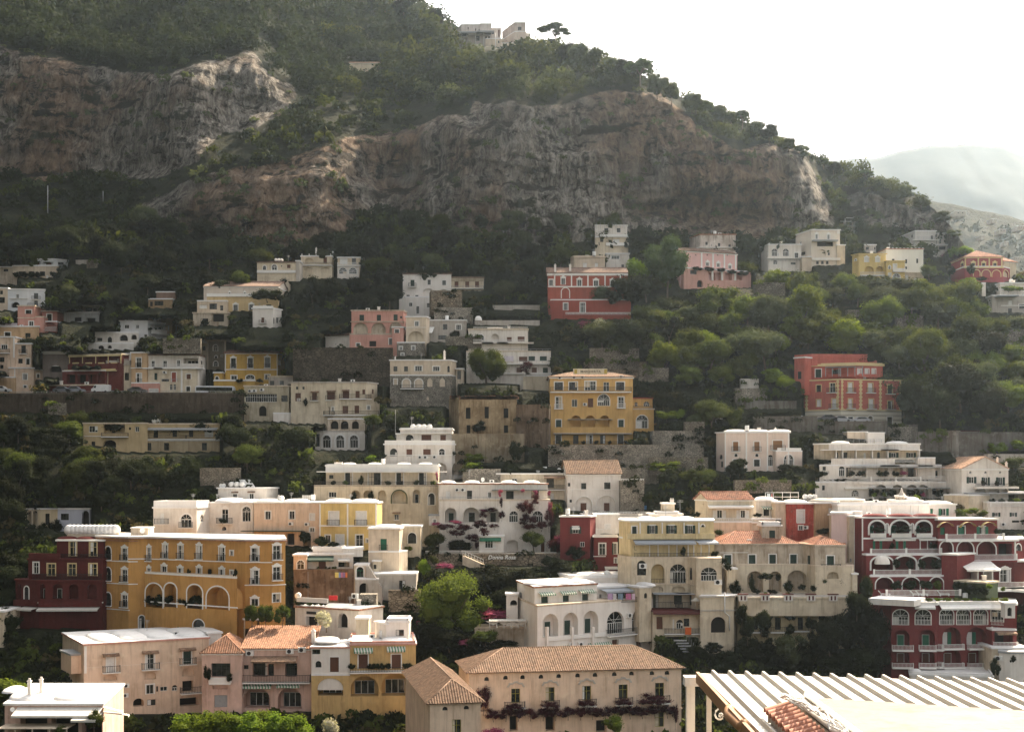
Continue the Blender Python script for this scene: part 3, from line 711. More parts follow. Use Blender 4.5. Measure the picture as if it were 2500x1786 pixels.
    def dish(s,x,y,w=9,off=1.5,ang=.6):
        p,d,g=s.at(x,y,off); r=w/_z[2]/F*d/2; mb=MB(); vs=[];fs=[]
        for j in range(4):
            rr=r*j/3
            for i in range(12): a=2*math.pi*i/12; vs.append((p.x+rr*math.cos(a)*math.cos(ang),p.y-.02-.3*r*(j/3)**2+rr*math.cos(a)*math.sin(ang),p.z+rr*math.sin(a)))
        for j in range(3):
            for i in range(12): fs.append((j*12+i,j*12+(i+1)%12,(j+1)*12+(i+1)%12,(j+1)*12+i))
        mb.add(vs,fs,TANKW,True); mb.tube([p,(p.x,p.y+.1,p.z-r-.9)],.04,GREY,5); mb.build('satellite_dish',s.root); return s
    def ac(s,*xy,off=-.01,big=1.):
        for x,y in xy:
            g,q,dist=s.seg_at(sx(x)); z=s.zz(y,dist); mb=MB(); w=.45*big; n0=.01-off-.01
            g.box(mb,q-w,q+w,n0,n0+.35,z-.3*big,z+.3*big,WPAINT); 
            c=g.L(q-.1,n0+.355,z); vs=[g.L(q-.1+.24*big*math.cos(a),n0+.36,z+.24*big*math.sin(a)) for a in [i*math.pi/6 for i in range(12)]]; mb.add(vs,[tuple(range(12))],IRON); mb.build('air_conditioner',s.root)
        return s
    def mast(s,x,y0,y1,off=3,r=.035,arms=0):
        p,d,g=s.at(x,y1,off); q=P3(sx(x),sy(y0),d); mb=MB(); mb.tube([(p.x,p.y,p.z-.8),q],r,GREY,5)
        for i in range(arms): zz=q.z-.15-.25*i; mb.tube([(q.x-.6,q.y,zz),(q.x+.6,q.y,zz)],.02,GREY,4)
        mb.build('antenna',s.root); return s
    def plant(s,kind,x,ytop,ybase,w,off=.8,**k):
        g,q,dist=s.seg_at(sx(x)); tree(kind,sx(x),sy(ytop),sy(ybase),w/_z[2],d=dist-off,**k); return s
    def shade(s,x0,x1,y,off=2.2,posts=3,ybot=None,mat=None):
        """flat canopy on posts in front of the wall"""
        dist=s.seg_at(sx((x0+x1)/2))[2]; z=s.zz(y,dist); mb=MB(); ob=None
        for g,lo,hi in s.span(x0,x1):
            g.box(mb,lo,hi,.003,off,z-.1,z,mat or TRIM)
            if ybot is not None:
                zb=s.zz(ybot,dist-off)
                for i in range(posts): u=lo+.1+(hi-lo-.2)*i/max(1,posts-1); g.box(mb,u-.07,u+.07,off-.2,off-.06,zb,z-.103,mat or TRIM)
        mb.build('canopy',s.root); return s
def side_rail(mb,g,u,n0,n1,z0,z1,kind,mat):
    m=mat or (WPAINT if kind in('white','balus') else IRON); t=.035
    g.box(mb,u-t/2,u+t/2,n0,n1,z1-.05,z1,m); k=max(1,int((n1-n0)/.22))
    for i in range(k): n=n0+(i+.5)*(n1-n0)/k; g.box(mb,u-t/2,u+t/2,n-t/2,n+t/2,z0,z1-.053,m)
def railing(mb,g,lo,hi,n,z0,z1,kind,mat=None,post=0):
    if kind=='solid': g.box(mb,lo,hi,n-.16,n,z0,z1,mat or TRIM); return
    m=mat or (WPAINT if kind in('white','balus') else IRON if kind=='iron' else GREY)
    t=.05 if kind!='balus' else .1; sp={'iron':.24,'white':.2,'balus':.3,'glass':1.2,'wire':1.1}[kind]
    g.box(mb,lo,hi,n-.06,n,z1-.06 if kind!='balus' else z1-.12,z1,m)
    if kind!='wire': g.box(mb,lo,hi,n-.06,n,z0,z0+.05,m)
    k=max(1,int((hi-lo)/sp))
    for i in range(k): u=lo+(i+.5)*(hi-lo)/k; g.box(mb,u-t/2,u+t/2,n-.05,n-.01,z0+.053,z1-(.063 if kind!='balus' else .123),m)
    if kind=='wire': g.box(mb,lo,hi,n-.04,n-.02,(z0+z1)/2-.02,(z0+z1)/2+.02,m)
    if post:
        k=max(1,round((hi-lo)/post))
        for i in range(k+1):
            u=lo+(hi-lo)*i/k; u=min(max(u,lo+.16),hi-.16); g.box(mb,u-.16,u+.16,n-.2,n+.03,z0-.1,z1+.12,TRIM)
def hole_loop(u0,u1,z0,z1,kind,k):
    if kind[0]=='a':
        w=(u1-u0)/2; rise=min(w*k.get('rise',1.),(z1-z0)*.6); zs=z1-rise; c=(u0+u1)/2; N_=12 if u1-u0>1.5 else 8
        return [Vector((u0,z0,0)),Vector((u1,z0,0))]+[Vector((c+w*math.cos(a),zs+rise*math.sin(a),0)) for a in earc(N_)]
    return [Vector((u0,z0,0)),Vector((u1,z0,0)),Vector((u1,z1,0)),Vector((u0,z1,0))]
def shutter(g,u0,u1,n,z0,z1,m,name,parent):
    mb=MB(); t=.05; f=.06; g.box(mb,u0,u0+f,n,n+t,z0,z1,m); g.box(mb,u1-f,u1,n,n+t,z0,z1,m); g.box(mb,u0+f,u1-f,n,n+t,z0,z0+f,m); g.box(mb,u0+f,u1-f,n,n+t,z1-f,z1,m)
    k=max(2,int((z1-z0-2*f)/.16)); h=(z1-z0-2*f)/k
    for i in range(k): z=z0+f+i*h; g.box(mb,u0+f,u1-f,n+.004,n+.018+.02*(i%2),z+.002,z+h-.002,m)
    mb.build(name,parent)
def window(b,g,u0,u1,z0,z1,kind,k):
    sh,fill,fl=kind[0],kind[1],kind[2:]; r=k.get('r',1.6 if fill in 'xXD' else .2)
    w,h=u1-u0,z1-z0; dist=g.a.y; pw=w/dist*F*.41; ph=h/dist*F*.41; detail=pw*ph>45; loop=hole_loop(u0,u1,z0,z1,kind,k)
    fm=k.get('fm',WPAINT if fill in 'kwsh' else {'g':GREEN,'d':DGREEN,'b':BROWN,'n':IRON,'o':OLIVE,'x':DGREEN,'X':DGREEN,'D':IRON}[fill]); sm=k.get('sm',GREEN if 'o' in fl else DGREEN)
    mb=MB(); nm='door' if fill in 'db' and h>w*1.7 else 'window'; back=-r+.02; pane=MB()
    if fill in 'xX' and r>=1.8 and w>1.6: r+=.8
    if fill=='X' and r>=1.8 and w>1.6:
        a_,b_=u0+w*.14,u1-w*.14; hz_=z0+min(2.5,h*.66); g.box(mb,a_,b_,-r+.003,-r+.05,z0+.01,hz_,WPAINT); k3=max(2,int((b_-a_)/.8))
        for i in range(k3): q0=a_+(b_-a_)*i/k3; g.box(pane,q0+.05,q0+(b_-a_)/k3-.05,-r+.052,-r+.07,z0+.06,hz_-.07,GLASS)
    elif fill in 'xX':
        if fill=='x':   # a door set in the back wall of the loggia
            dw=min(1.1,w*.42); dh=min(2.3,h*.62); dx=k.get('dx',.5); c=u0+w*dx; c=min(max(c,u0+dw/2+.05),u1-dw/2-.05)
            g.box(mb,c-dw/2-.08,c+dw/2+.08,-r+.002,-r+.06,z0+.01,z0+dh+.08,WPAINT if k.get('wt',1) else fm); g.box(pane,c-dw/2,c+dw/2,-r+.062,-r+.1,z0+.01,z0+dh,k.get('dm',GLASS)); nm='door'
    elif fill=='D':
        mb.add([g.L(p.x,-r,p.y) for p in loop],tessellate_polygon([loop]),DARK)  # near-black sheet stands in for the shade inside the opening
    elif fill in 'gbsod' and sh=='r' :
        g.box(mb,u0+.01,u1-.01,back-.06,back,z0+.01,z1-.01,fm)
        if detail:
            k2=2 if w>.7 else 1
            for i in range(k2): shutter(g,u0+.03+i*(w-.04)/k2,u0+.01+(i+1)*(w-.04)/k2,back+.004,z0+.03,z1-.03,fm,'shutter' if nm=='window' else 'leaf',None) if False else s_leaf(mb,g,u0+.03+i*(w-.04)/k2,u0+.01+(i+1)*(w-.04)/k2,back+.004,z0+.03,z1-.03,fm)
    else:
        pane.add([g.L(p.x,back,p.y) for p in loop],tessellate_polygon([loop]),GLASS)
        t=.07 if w>.5 else .05; zt=z1 if sh=='r' else z1-min(w/2,h*.6)*.98
        if fill in 'hd' : g.box(mb,u0+w*.5,u1-.02,back+.005,back+.05,z0+.02,zt-.02,fm)
        if fill!='D':
            g.box(mb,u0+.005,u0+t,back+.003,back+.07,z0+.005,zt,fm); g.box(mb,u1-t,u1-.005,back+.003,back+.07,z0+.005,zt,fm); g.box(mb,u0+t,u1-t,back+.003,back+.07,z0+.005,z0+t,fm)
            if sh=='r': g.box(mb,u0+t,u1-t,back+.003,back+.07,z1-t,z1-.005,fm)
            else: g.box(mb,u0+t,u1-t,back+.003,back+.06,zt-t*.5,zt+t*.5,fm)
            nb=max(1,int(w/.75)) if fill!='w' else max(2,int(w/.5))
            for i in range(1,nb+1): u=u0+w*i/(nb+1); g.box(mb,u-t*.45,u+t*.45,back+.003,back+.065,z0+t,zt-(t if sh=='r' else t*.5),fm)
            if (fill=='w' or h>1.7) and detail: g.box(mb,u0+t,u1-t,back+.002,back+.055,z0+h*.62,z0+h*.62+t*.8,fm)
            if sh=='a' and w>1.2:
                c=(u0+u1)/2; rise=zt
                for a in (.25,.5,.75):
                    aa=math.pi*a; R_=w/2*.96; p0=(c,zt); p1=(c+R_*math.cos(aa),zt+min(w/2,h*.6)*.94*math.sin(aa)); th=.03
                    mb.add([g.L(p0[0]-th,back+.04,p0[1]),g.L(p0[0]+th,back+.04,p0[1]),g.L(p1[0]+th,back+.04,p1[1]),g.L(p1[0]-th,back+.04,p1[1])],[(0,1,2,3)],fm)
    if fill in 'kwn' and detail and rnd.random()<.45:
        cu=rnd.choice((CANVAS,WPAINT,CREAM)); f_=rnd.uniform(.2,.5); zt2=z1 if sh=='r' else z1-min(w/2,h*.6); zb2=z0+.06+(h*.0 if rnd.random()<.6 else h*.3)
        if rnd.random()<.5: g.box(pane,u0+.07,u0+.07+w*f_,back+.0005,back+.002,zb2,zt2-.05,cu)
        else: g.box(pane,u1-.07-w*f_,u1-.07,back+.0005,back+.002,zb2,zt2-.05,cu)
    # surround
    su=MB(); tm=k.get('tm',TRIM); tw=k.get('tw',.17)
    if '+' in fl or '^' in fl:
        if sh=='r':
            for a,c_,e,f_ in ((u0-tw,u0-.002,z0-.02,z1+tw),(u1+.002,u1+tw,z0-.02,z1+tw),(u0-.002,u1+.002,z1+.002,z1+tw)): g.box(su,a,c_,-.02,.06,e,f_,tm)
        else:
            lp=loop[1:]+[loop[0]]; c=(u0+u1)/2
            for i in range(len(lp)-1):
                a,b_=lp[i],lp[i+1]; out=lambda p:(p.x+(tw if p.x>c+1e-4 else -tw if p.x<c-1e-4 else 0)*(1 if p.y<=z1-min(w/2,h*.6)*k.get('rise',1)+.01 else min(1,abs(p.x-c)/(w/2))), p.y+(tw*max(0,(p.y-(z1-min(w/2,h*.6)))/(min(w/2,h*.6)+1e-6)) if p.y>z0+.01 else 0))
                oa,ob=out(a),out(b_); su.hexa([g.L(a.x,-.02,a.y),g.L(b_.x,-.02,b_.y),g.L(ob[0],-.02,ob[1]),g.L(oa[0],-.02,oa[1]),g.L(a.x,.06,a.y),g.L(b_.x,.06,b_.y),g.L(ob[0],.06,ob[1]),g.L(oa[0],.06,oa[1])],tm)
        if '^' in fl:
            c=(u0+u1)/2; zc=z1+tw+.003
            pr=[(c-w*.5-tw-.1,0),(c+w*.5+tw+.1,0),(c+w*.5+tw+.1,.12),(c+w*.42,.16),(c+w*.30,.34),(c+w*.14,.40),(c,.52),(c-w*.14,.40),(c-w*.30,.34),(c-w*.42,.16),(c-w*.5-tw-.1,.12)]
            lp=[Vector((a,zc+b_,0)) for a,b_ in pr]; tr=tessellate_polygon([lp]); su.add([g.L(p.x,.07,p.y) for p in lp],tr,tm); n_=len(lp)
            for i in range(n_): p,q=lp[i],lp[(i+1)%n_]; su.add([g.L(p.x,-.02,p.y),g.L(q.x,-.02,q.y),g.L(q.x,.07,q.y),g.L(p.x,.07,p.y)],[(0,1,2,3)],tm)
    if '-' in fl: g.box(su,u0-.15,u1+.15,-.02,.14,z0-.12,z0-.022,tm)
    if 'e' in fl: c=[g.L(u0-.3,.0,z1+.45),g.L(u1+.3,.0,z1+.45),g.L(u1+.3,.5,z1+.28),g.L(u0-.3,.5,z1+.28)]; su.hexa([(p[0],p[1],p[2]-.09) for p in c]+c,TILEB)
    if detail:
        wo=mb.build(nm,b.root) if mb.v else None
        if wo is None: wo=pane.build(nm,b.root)
        else: pane.build('pane',wo)
        if wo is not None: su.build('surround',wo)
        else: su.build('surround',b.root)
    else:
        for q in (pane,su):
            for f_,mi_ in zip(q.f,q.m): mb.add([q.v[i] for i in f_],[tuple(range(len(f_)))],q.mats[mi_])
        wo=mb.build(nm,b.root)
    if ('o' in fl or 'O' in fl) and wo is not None:
        ow=min(.6,w*.5)
        for a,c_ in ((u0-ow-.01,u0-.01),(u1+.01,u1+ow+.01)):
            if a>0 and c_<g.len: q=MB(); s_leaf(q,g,a,c_,.065 if '+' in fl else .01,z0,z1 if sh=='r' else z1-w*.3,sm); q.build('shutter',wo)
    if 't' in fl:
        q=MB(); a,b_=u0-.5,u1+.5; zz=z1+.5; p=[g.L(a,.01,zz),g.L(b_,.01,zz),g.L(b_,.9,zz-.5),g.L(a,.9,zz-.5)]; q.hexa([(x[0],x[1],x[2]-.04) for x in p]+p,k.get('am',STRIPE)); q.build('awning',b.root)
    for ch,kd in (('_','iron'),('w','white'),('m','solid')):
        if ch in fl:
            pr=k.get('proj',.55); e=k.get('ext',.35); f_=MB(); g.box(f_,u0-e,u1+e,.062 if '+' in fl or '^' in fl else .003,pr,z0-.16,z0-.003,TRIM if kd!='solid' else b.wall); f_=f_.build('balcony',b.root)
            q=MB(); rh=min(1.0,h*.5); railing(q,g,u0-e,u1+e,pr-.03,z0,z0+rh,kd,b.wall if kd=='solid' else None); side_rail(q,g,u0-e+.03,.07,pr-.1,z0,z0+rh,'iron' if kd=='iron' else 'white',b.wall if kd=='solid' else None); side_rail(q,g,u1+e-.03,.07,pr-.1,z0,z0+rh,'iron' if kd=='iron' else 'white',b.wall if kd=='solid' else None); q.build('railing',f_)
def s_leaf(mb,g,u0,u1,n,z0,z1,m):
    t=.045; f=.06; g.box(mb,u0,u0+f,n,n+t,z0,z1,m); g.box(mb,u1-f,u1,n,n+t,z0,z1,m); g.box(mb,u0+f,u1-f,n,n+t,z0,z0+f,m); g.box(mb,u0+f,u1-f,n,n+t,z1-f,z1,m); g.box(mb,u0+f,u1-f,n+.002,n+.02,z0+f,z1-f,m)
    k=max(2,int((z1-z0)/.22))
    for i in range(k): z=z0+f+(z1-z0-2*f)*(i+.5)/k; g.box(mb,u0+f,u1-f,n+.022,n+.04,z-.03,z+.03,m)
# ================= lower rows =================
# long pale palace with a hipped tile roof at the bottom centre
b=B('palace','long pale pink palace with ribbed tile roof, ornate window heads and purple creeper','palace',view='C',d=205)
b.blk([(440,0),(2010,5.2)],1185,1640,12,PEACH,'hip',rm=TILEB,pitch=.40,over=.5,edge=PEACH)
for x,y in ((785,1355),(1040,1345),(1310,1335),(1580,1325),(1850,1312)):
    b.op('rk-',x,y,66,106,r=.3,tm=PEACH,fm=OLIVE); b.op('ao',x-75,y-133,36,26,r=.25,fm=IRON) if 0 else None
for x,y in ((570,1231),(710,1221),(836,1217),(972,1214),(1103,1209),(1243,1204),(1372,1200),(1514,1195),(1642,1190),(1793,1187),(1905,1185)): b.op('an',x,y,34,30,rise=.9,r=.3)
b.op('aX',545,1390,80,170); b.op('rD',770,1560,60,110); b.op('rD',1040,1560,70,110); b.op('rk',1848,1530,66,110,fm=OLIVE); b.op('rD',1420,1580,80,90)
for x,y in ((785,1272),(1040,1262),(1310,1250),(1580,1240),(1850,1228)):
    g,q,dist=b.seg_at(sx(x)); z=b.zz(y,dist); mb=MB(); pts=[(q-1.35,-.35),(q-1.0,.25),(q-.45,.25),(q-.25,.5),(q+.25,.5),(q+.45,.25),(q+1.0,.25),(q+1.35,-.35),(q+1.1,-.4),(q+.85,0),(q+.5,.02),(q+.15,.22),(q-.15,.22),(q-.5,.02),(q-.85,0),(q-1.1,-.4)]
    lp=[Vector((a,z+c,0)) for a,c in pts]; tr=tessellate_polygon([lp]); mb.add([g.L(p.x,.16,p.y) for p in lp],tr,GREYP)
    for i in range(len(lp)): p,r_=lp[i],lp[(i+1)%len(lp)]; mb.add([g.L(p.x,.0,p.y),g.L(r_.x,.0,r_.y),g.L(r_.x,.16,r_.y),g.L(p.x,.16,p.y)],[(0,1,2,3)],GREYP)
    mb.build('pediment',b.root)
for x in (640,905,925,1165,1440,1460,1715,1985): b.pil(x,9,1215,1470,.05,PEACH)
b.slab(440,2010,1470,.2,.12,PEACH,yref=1200)
b.rail(700,850,1395,1440,'iron',slab=.7); b.rail(975,1105,1385,1430,'iron',slab=.7); b.rail(1250,1378,1375,1425,'iron',slab=.7); b.rail(1520,1645,1365,1415,'iron',slab=.7); b.rail(1790,1920,1350,1405,'iron',slab=.7)
for x,y in ((770,1480),(1040,1465),(1312,1452),(1580,1440)): b.plant('r',x,y-70,y,140,1.1)
b.plant('r',1810,1370,1440,240,1.1); b.plant('r',545,1290,1490,110,.9)
for i in range(15): b.plant('r',620+i*92,1452-i*2,1545-i*2,120,.7 if i%2 else 1.)
b.plant('r',1965,1420,1600,50,.7); b.plant('Y',1505,1500,1640,150,5); b.plant('f',640,1590,1680,200,5)
b.blk([(150,0),(525,1.2)],1412,1690,28,PEACH,'hip',rm=TILEB,pitch=.58,over=.5,edge=PEACH,d=178)
b.op('rk',348,1590,66,120,r=.3,fm=OLIVE).op('an',262,1450,38,28,r=.3).op('an',420,1442,38,28,r=.3)
b.slab(150,525,1480,.001,.02,PEACH)
# house with the red tile roof beside the orange flare, yellow terrace house to its right
b=B('pink_house','pink house with red tile roof and small pyramid-roofed tower, above the leafy pergola',view='B',d=214)
b.blk([(130,0),(425,0)],1040,1470,9,PINK,'pyr',rm=TILE,pitch=.62,over=.3)
b.op('rn',270,1165,140,100,r=.5).op('rg',270,1395,96,90,fm=GREY).op('aX',265,1275,110,60,rise=.6,r=.4)
b.rail(190,345,1215,1258,'solid',slab=.9,mat=TRIM); b.plant('S',170,1130,1250,60,1.1); b.plant('S',330,1190,1260,50,1.1)
b.blk([(425,0),(940,0)],1005,1470,9,PINK,'shed',rm=TILE,pitch=.25,dd=1.5,over=.3)
b.op('rn',458,1143,34,30).op('rn',560,1160,110,110,r=1.2).op('rn',640,1165,44,90,r=.8).op('rn',790,1165,90,100,r=1.2)
b.op('aX',535,1372,200,150,r=1.9,rise=.9).op('rn',500,1385,60,80) ; b.op('aX',780,1375,180,160,r=1.9)
b.rail(390,935,1195,1250,'iron',slab=1.2); b.awn(510,840,1062,24,2.2,TILEB,'canopy'); b.ac((485,1040),(872,1015),(782,1026),big=1.3); b.chim(955,880,990,26,2,WHT)
b.awn(430,650,1268,14,1.2,STRIPE); b.awn(690,860,1262,14,1.2,STRIPE)
b=B('yellow_terrace_house','mustard and white terrace house with domed roof, striped awnings and big dark arches below',view='B',d=213)
b.blk([(940,0),(1225,0)],1005,1215,9,WHT,'flat',dd=.0,edge=SALM,under=2)
b.op('rn',975,1030,60,34,fm=DGREEN).op('an',992,1122,44,48).op('rb+',1110,1125,66,110,fm=BROWN)
b.blk([(940,0),(1225,0)],1207,1470,9.1,YHT,'flat',dd=-.15,cor=False); b.op('aX',1080,1290,190,130,r=2.,rise=.8)
b.blk([(1225,0),(1712,1)],985,1470,12,YHT,'flat',edge=SALM,par=.35)
b.row('rb+',1102,68,104,1323,1568); b.slab(1225,1712,1178,.35,.15,TRIM)
b.row('aX',1285,210,150,1330,r=2.,rise=.85); b.op('aX',1560,1275,200,160,r=2.,rise=.85)
b.awn(1255,1395,1000,26,.7,STRIPE); b.awn(1498,1635,990,26,.7,STRIPE); b.rail(1070,1700,1140,1175,'iron',slab=1.)
for x in (1240,1380,1420,1470,1510,1640,1680): b.plant('S',x,1115,1165,60,.9)
b.domes(940,190,1055,1300,1555,off=4,dep=6); b.blk([(1495,0),(1660,0)],812,960,5,WHT,'flat',dd=5,par=.3,under=0); b.op('rn',1594,890,60,46)
b.blk([(1410,3),(1495,0)],815,960,4,WHT,'flat',dd=5,under=0)
b.blk([(1270,0),(1362,0)],790,905,3,CREAM,'flat',dd=7,under=0)
for x,y0,y1,w in ((1300,1240,1500,190),(1380,1260,1500,150),(1580,1240,1480,180),(1480,1300,1520,200),(1650,1200,1500,110),(1160,1290,1460,110)): b.plant('S',x,y0,y1,w,1.5)
# white gallery buildings
b=B('apartment_building','pale peach long apartment block with white vaulted roof and three balcony doors','building',view='A',d=212)
b.blk([(620,0),(1545,9)],985,1490,17,PEACH,'flat',edge=SALM,par=.0)
b.row('rs+_',1115,60,130,820,ext=.7,proj=.8).op('rk+_',1110,1098,60,120,ext=.75,proj=.8).op('rd+_',1385,1065,58,110,ext=.7,proj=.8)
for x,y in ((818,1042),(1110,1022),(1385,1000)): b.awn(x-62,x+62,y,10,.5,TILEB,'hood')
b.slab(620,1545,1150,.02,.01); b.op('aX',815,1222,100,44,rise=.8,r=.7).op('aX',1110,1205,86,60,rise=.8,r=.5).op('aX',1392,1180,90,60,rise=.8,r=.5)
b.op('rk+',1110,1308,56,70).op('rn',1163,1305,14,40).op('rk',1212,1304,54,34).op('ak',1292,1298,40,44).op('rn',1120,1405,62,44).op('rD',1390,1285,80,80,r=1.).op('rD',1400,1400,140,60)
b.op('aD',1025,1405,80,60,rise=.8); b.ac((932,1280),(925,1352)); b.pil(632,18,990,1190)
b.rail(1330,1500,1285,1330,'iron',slab=1.); b.dome(760,925,190,off=7,dep=12,h=.6); b.dome(950,905,210,off=8,dep=12,h=.65); b.dome(1150,890,220,off=8,dep=12,h=.65); b.dome(1380,875,240,off=8,dep=12,h=.6)
b.blk([(527,0),(620,1)],1060,1195,6,PEACH,'flat',dd=1.,under=0,rm=GREY)
b.blk([(1540,0),(1640,1)],900,1060,8,WHT,'flat',dd=10)
b=B('white_roofed_house','pink-walled house with broad white vaulted roof and timber pergola, bottom left corner',view='A',d=182)
b.blk([(35,0),(760,0),(915,17)],1425,1640,17,PINK,'flat',ref=0)
b.op('rD',250,1580,200,150,r=2.).op('rD',480,1580,200,150,r=2.).op('rD',680,1580,150,150,r=2.)
b.dome(300,1290,330,off=8,dep=13,h=.9).dome(610,1280,300,off=8,dep=13,h=.9); b.awn(130,770,1440,40,2.4); b.awn(580,770,1480,24,3.2); b.shade(50,560,1560,3.5,5,1660,mat=BEIGE); b.chim(218,1250,1350,24,3); b.chim(305,1238,1330,22,4); b.dish(95,1455,36,-1); b.dome(100,1290,120,off=10,dep=5,h=.6)
b.plant('b',700,1460,1660,150,2); b.plant('s',450,1570,1690,110,3)
# orange hotel and dark red wing
b=B('hotel','large orange hotel with ornate white window frames and a four-arched terrace','hotel',view='E',d=236)
b.blk([(-345,6),(-85,2),(60,2.5),(770+70,-7),(1050,-7),(1158,-5.5)],1032,1760,13,OCHRE,'flat',edge=TRIM,rm=ROOFW,ref=5)
# windows, in this view and the next
for x,y,w in ((70,1142,40),(205,1122,36),(328,1126,36),(475,1128,38),(655,1142,42),(917,1146,56)): b.op('rk^_',x,y,w,106,proj=.45,ext=.3)
b.op('rk^_',1090,1130,58,112,proj=.45,ext=.3)
for x,y in ((70,1290),(197,1275),(325,1290),(475,1288),(655,1300)): b.op('rk^',x,y,38,74)
b.op('rk^_',917,1325,56,110,proj=.45,ext=.3); b.op('rk^_',1090,1295,58,104,proj=.45,ext=.3); b.op('rk^',915,1525,56,60); b.op('rk+',1087,1490,58,70); b.op('rk+',732,1136,24,40); b.op('rk+',732,1290,22,36)
Z_('A')
for y in (310,468,655): b.op('rk^_',922,y,40,90,proj=.45,ext=.3)
for y in (300,455,640): b.op('an+_',800,y,44,96,proj=.45,ext=.2)
b.slab(765,1020,362,.16,.1,yref=900); b.slab(765,1020,520,.16,.1); b.slab(765,960,710,.16,.1)
b.op('an+',1048,812,40,100); b.op('an+',1180,820,84,84); 
b.hut(968,1095,118,175,4,4,BEIGE); b.dish(1055,135,40,3); b.slab(765,1020,205,.12,.3,TILEP)
Z_('E')
b.slab(-85,1050,1208,.16,.1,yref=840); b.slab(840,1158,1388,.16,.1); b.op('an+',455,1625+60,80,90) if 0 else None
b.slab(-340,1158,1040,.16,.3,TILEP,yref=1050)
b.blk([(45,1),(300,-3.4),(520,-6.6),(775,-10.4)],1325+12,1760,3.2,OCHRE,'flat',dd=0,rm=BEIGE,edge=TRIM,ref=3,cor=False)
for x,y,w in ((118,1470,135),(278,1470,158),(440,1480,120),(622,1490,175)): b.op('aX+',x,y,w,190 if x!=622 else 180,r=2.6,rise=.75,tw=.22)
b.rail(60,520,1530,1560,'iron'); b.slab(45,775,1562,.2,.12,yref=700)
b.op('an+',452+20,1700,90,80); b.op('rk^',0,0,1,1) if 0 else None
for x,y in ((90,1500),(170,1490),(240,1500),(330,1500),(420,1500),(480,1500),(150,1520),(380,1530)): b.plant('S',x,y-30,y+45,90,-.6)
for x in (125,258,395,560,760): b.plant('S',x,1258,1325,38,-3.2 if x<700 else .5)
b=B('red_hotel_wing','dark red hotel wing with a row of white ball-shaped vaults on its roof','hotel',view='A',d=240)
b.blk([(420,1),(765,0)],215,640,9,DRED,'flat',rm=ROOFW,edge=TRIM,ref=1)
b.row('rk+',270,50,110,540,690,tm=TRIMY,fm=TRIMY).row('rk+',425,54,90,535,690,tm=TRIMY,fm=TRIMY)
b.slab(440,765,345,.16,.12); b.rail(440,765,308,343,'iron',off=.3)
b.dome(500,185,140,off=2,dep=3,mat=DRED).dome(640,182,140,off=2,dep=3,mat=DRED)
g,q,dist=b.seg_at(sx(600)); 
for i in range(12):
    p=P3(sx(515+i*30.5),sy(130),244); mb=MB(); mb.lathe(p,[(0,-.95),(.7,-.8),(.92,-.3),(.92,.3),(.7,.8),(0,.95)],ROOFW,12,'y'); mb.build('vault',b.root)
mb=MB(); p0,p1=P3(sx(495),sy(150),243.2),P3(sx(880),sy(150),243.2); mb.box(p0.x,p1.x,243.2,247,p0.z-1.5,p0.z-.12,CREAM); mb.build('roof_hut',b.root)
b.blk([(210,1),(760,0)],352,640,9,DRED,'flat',dd=-1.2,rm=DRED,edge=DRED)
b.row('rk+',412,38,84,267).row('rk+',425,56,90,380,tm=TRIMY,fm=TRIMY); b.row('rk+',425,56,90,533,688,tm=TRIMY,fm=TRIMY)
b.slab(245,760,499,.16,.12); b.rail(245,760,455,497,'iron',off=.5)
b.rail(212,445,302,350,'solid',mat=DRED)
b.blk([(115,2.5),(290,0),(758,.5)],505,860,9,DRED,'flat',dd=-2.4,rm=DRED,edge=DRED)
b.row('ax',585,70,110,300,425,545,680,r=1.5,rise=.8,tm=TRIMY).op('an+',197,595,32,95).op('ax',140,585,34,110)
b.slab(70,758,655,.2,.15); b.rail(62,758,655,700,'solid',off=.6,mat=DRED); b.awn(180,740,700,12,1.8); 
b.row('rn+',960,90,90,250,r=.5).op('rn+',440,920,40,70)
# ================= middle rows =================
def text3d(txt,p,size,mat,parent=None,name='lettering',shear=0.,ext=.04,bold=0.,rot=None,label=None,cat=None):
    cu=bpy.data.curves.new('t','FONT'); cu.body=txt; cu.size=size; cu.extrude=ext; cu.shear=shear; cu.offset=bold; cu.align_x='LEFT'; cu.resolution_u=3
    o=bpy.data.objects.new('t',cu); COL.objects.link(o); bpy.context.view_layer.update(); dg=bpy.context.evaluated_depsgraph_get()
    me=bpy.data.meshes.new_from_object(o.evaluated_get(dg)); bpy.data.objects.remove(o)
    me.materials.clear(); me.materials.append(mat); q=bpy.data.objects.new(name,me); COL.objects.link(q)
    q.rotation_euler=rot or (math.pi/2,0,0); org=parent_world(parent) if parent else Vector((0,0,0)); q.location=Vector(p)-org
    if parent: q.parent=parent
    return props(q,label,cat)
WALLS=[]
def wall(name,label,view,pts,top,bot,mat=None,dep=1.,d=None,dd=0.,cat='wall',cap=None):
    Z_(view); b=B(name,label,cat); b.blk(pts,top,bot,dep,mat or STONE,'flat',d=d,dd=dd,rm=cap or mat or STONE,cor=False,name='masonry',under=1.5 if dep<4 else 4); b.finish(); WALLS.append((b.segs,b.zv,b.zt,name)); return b
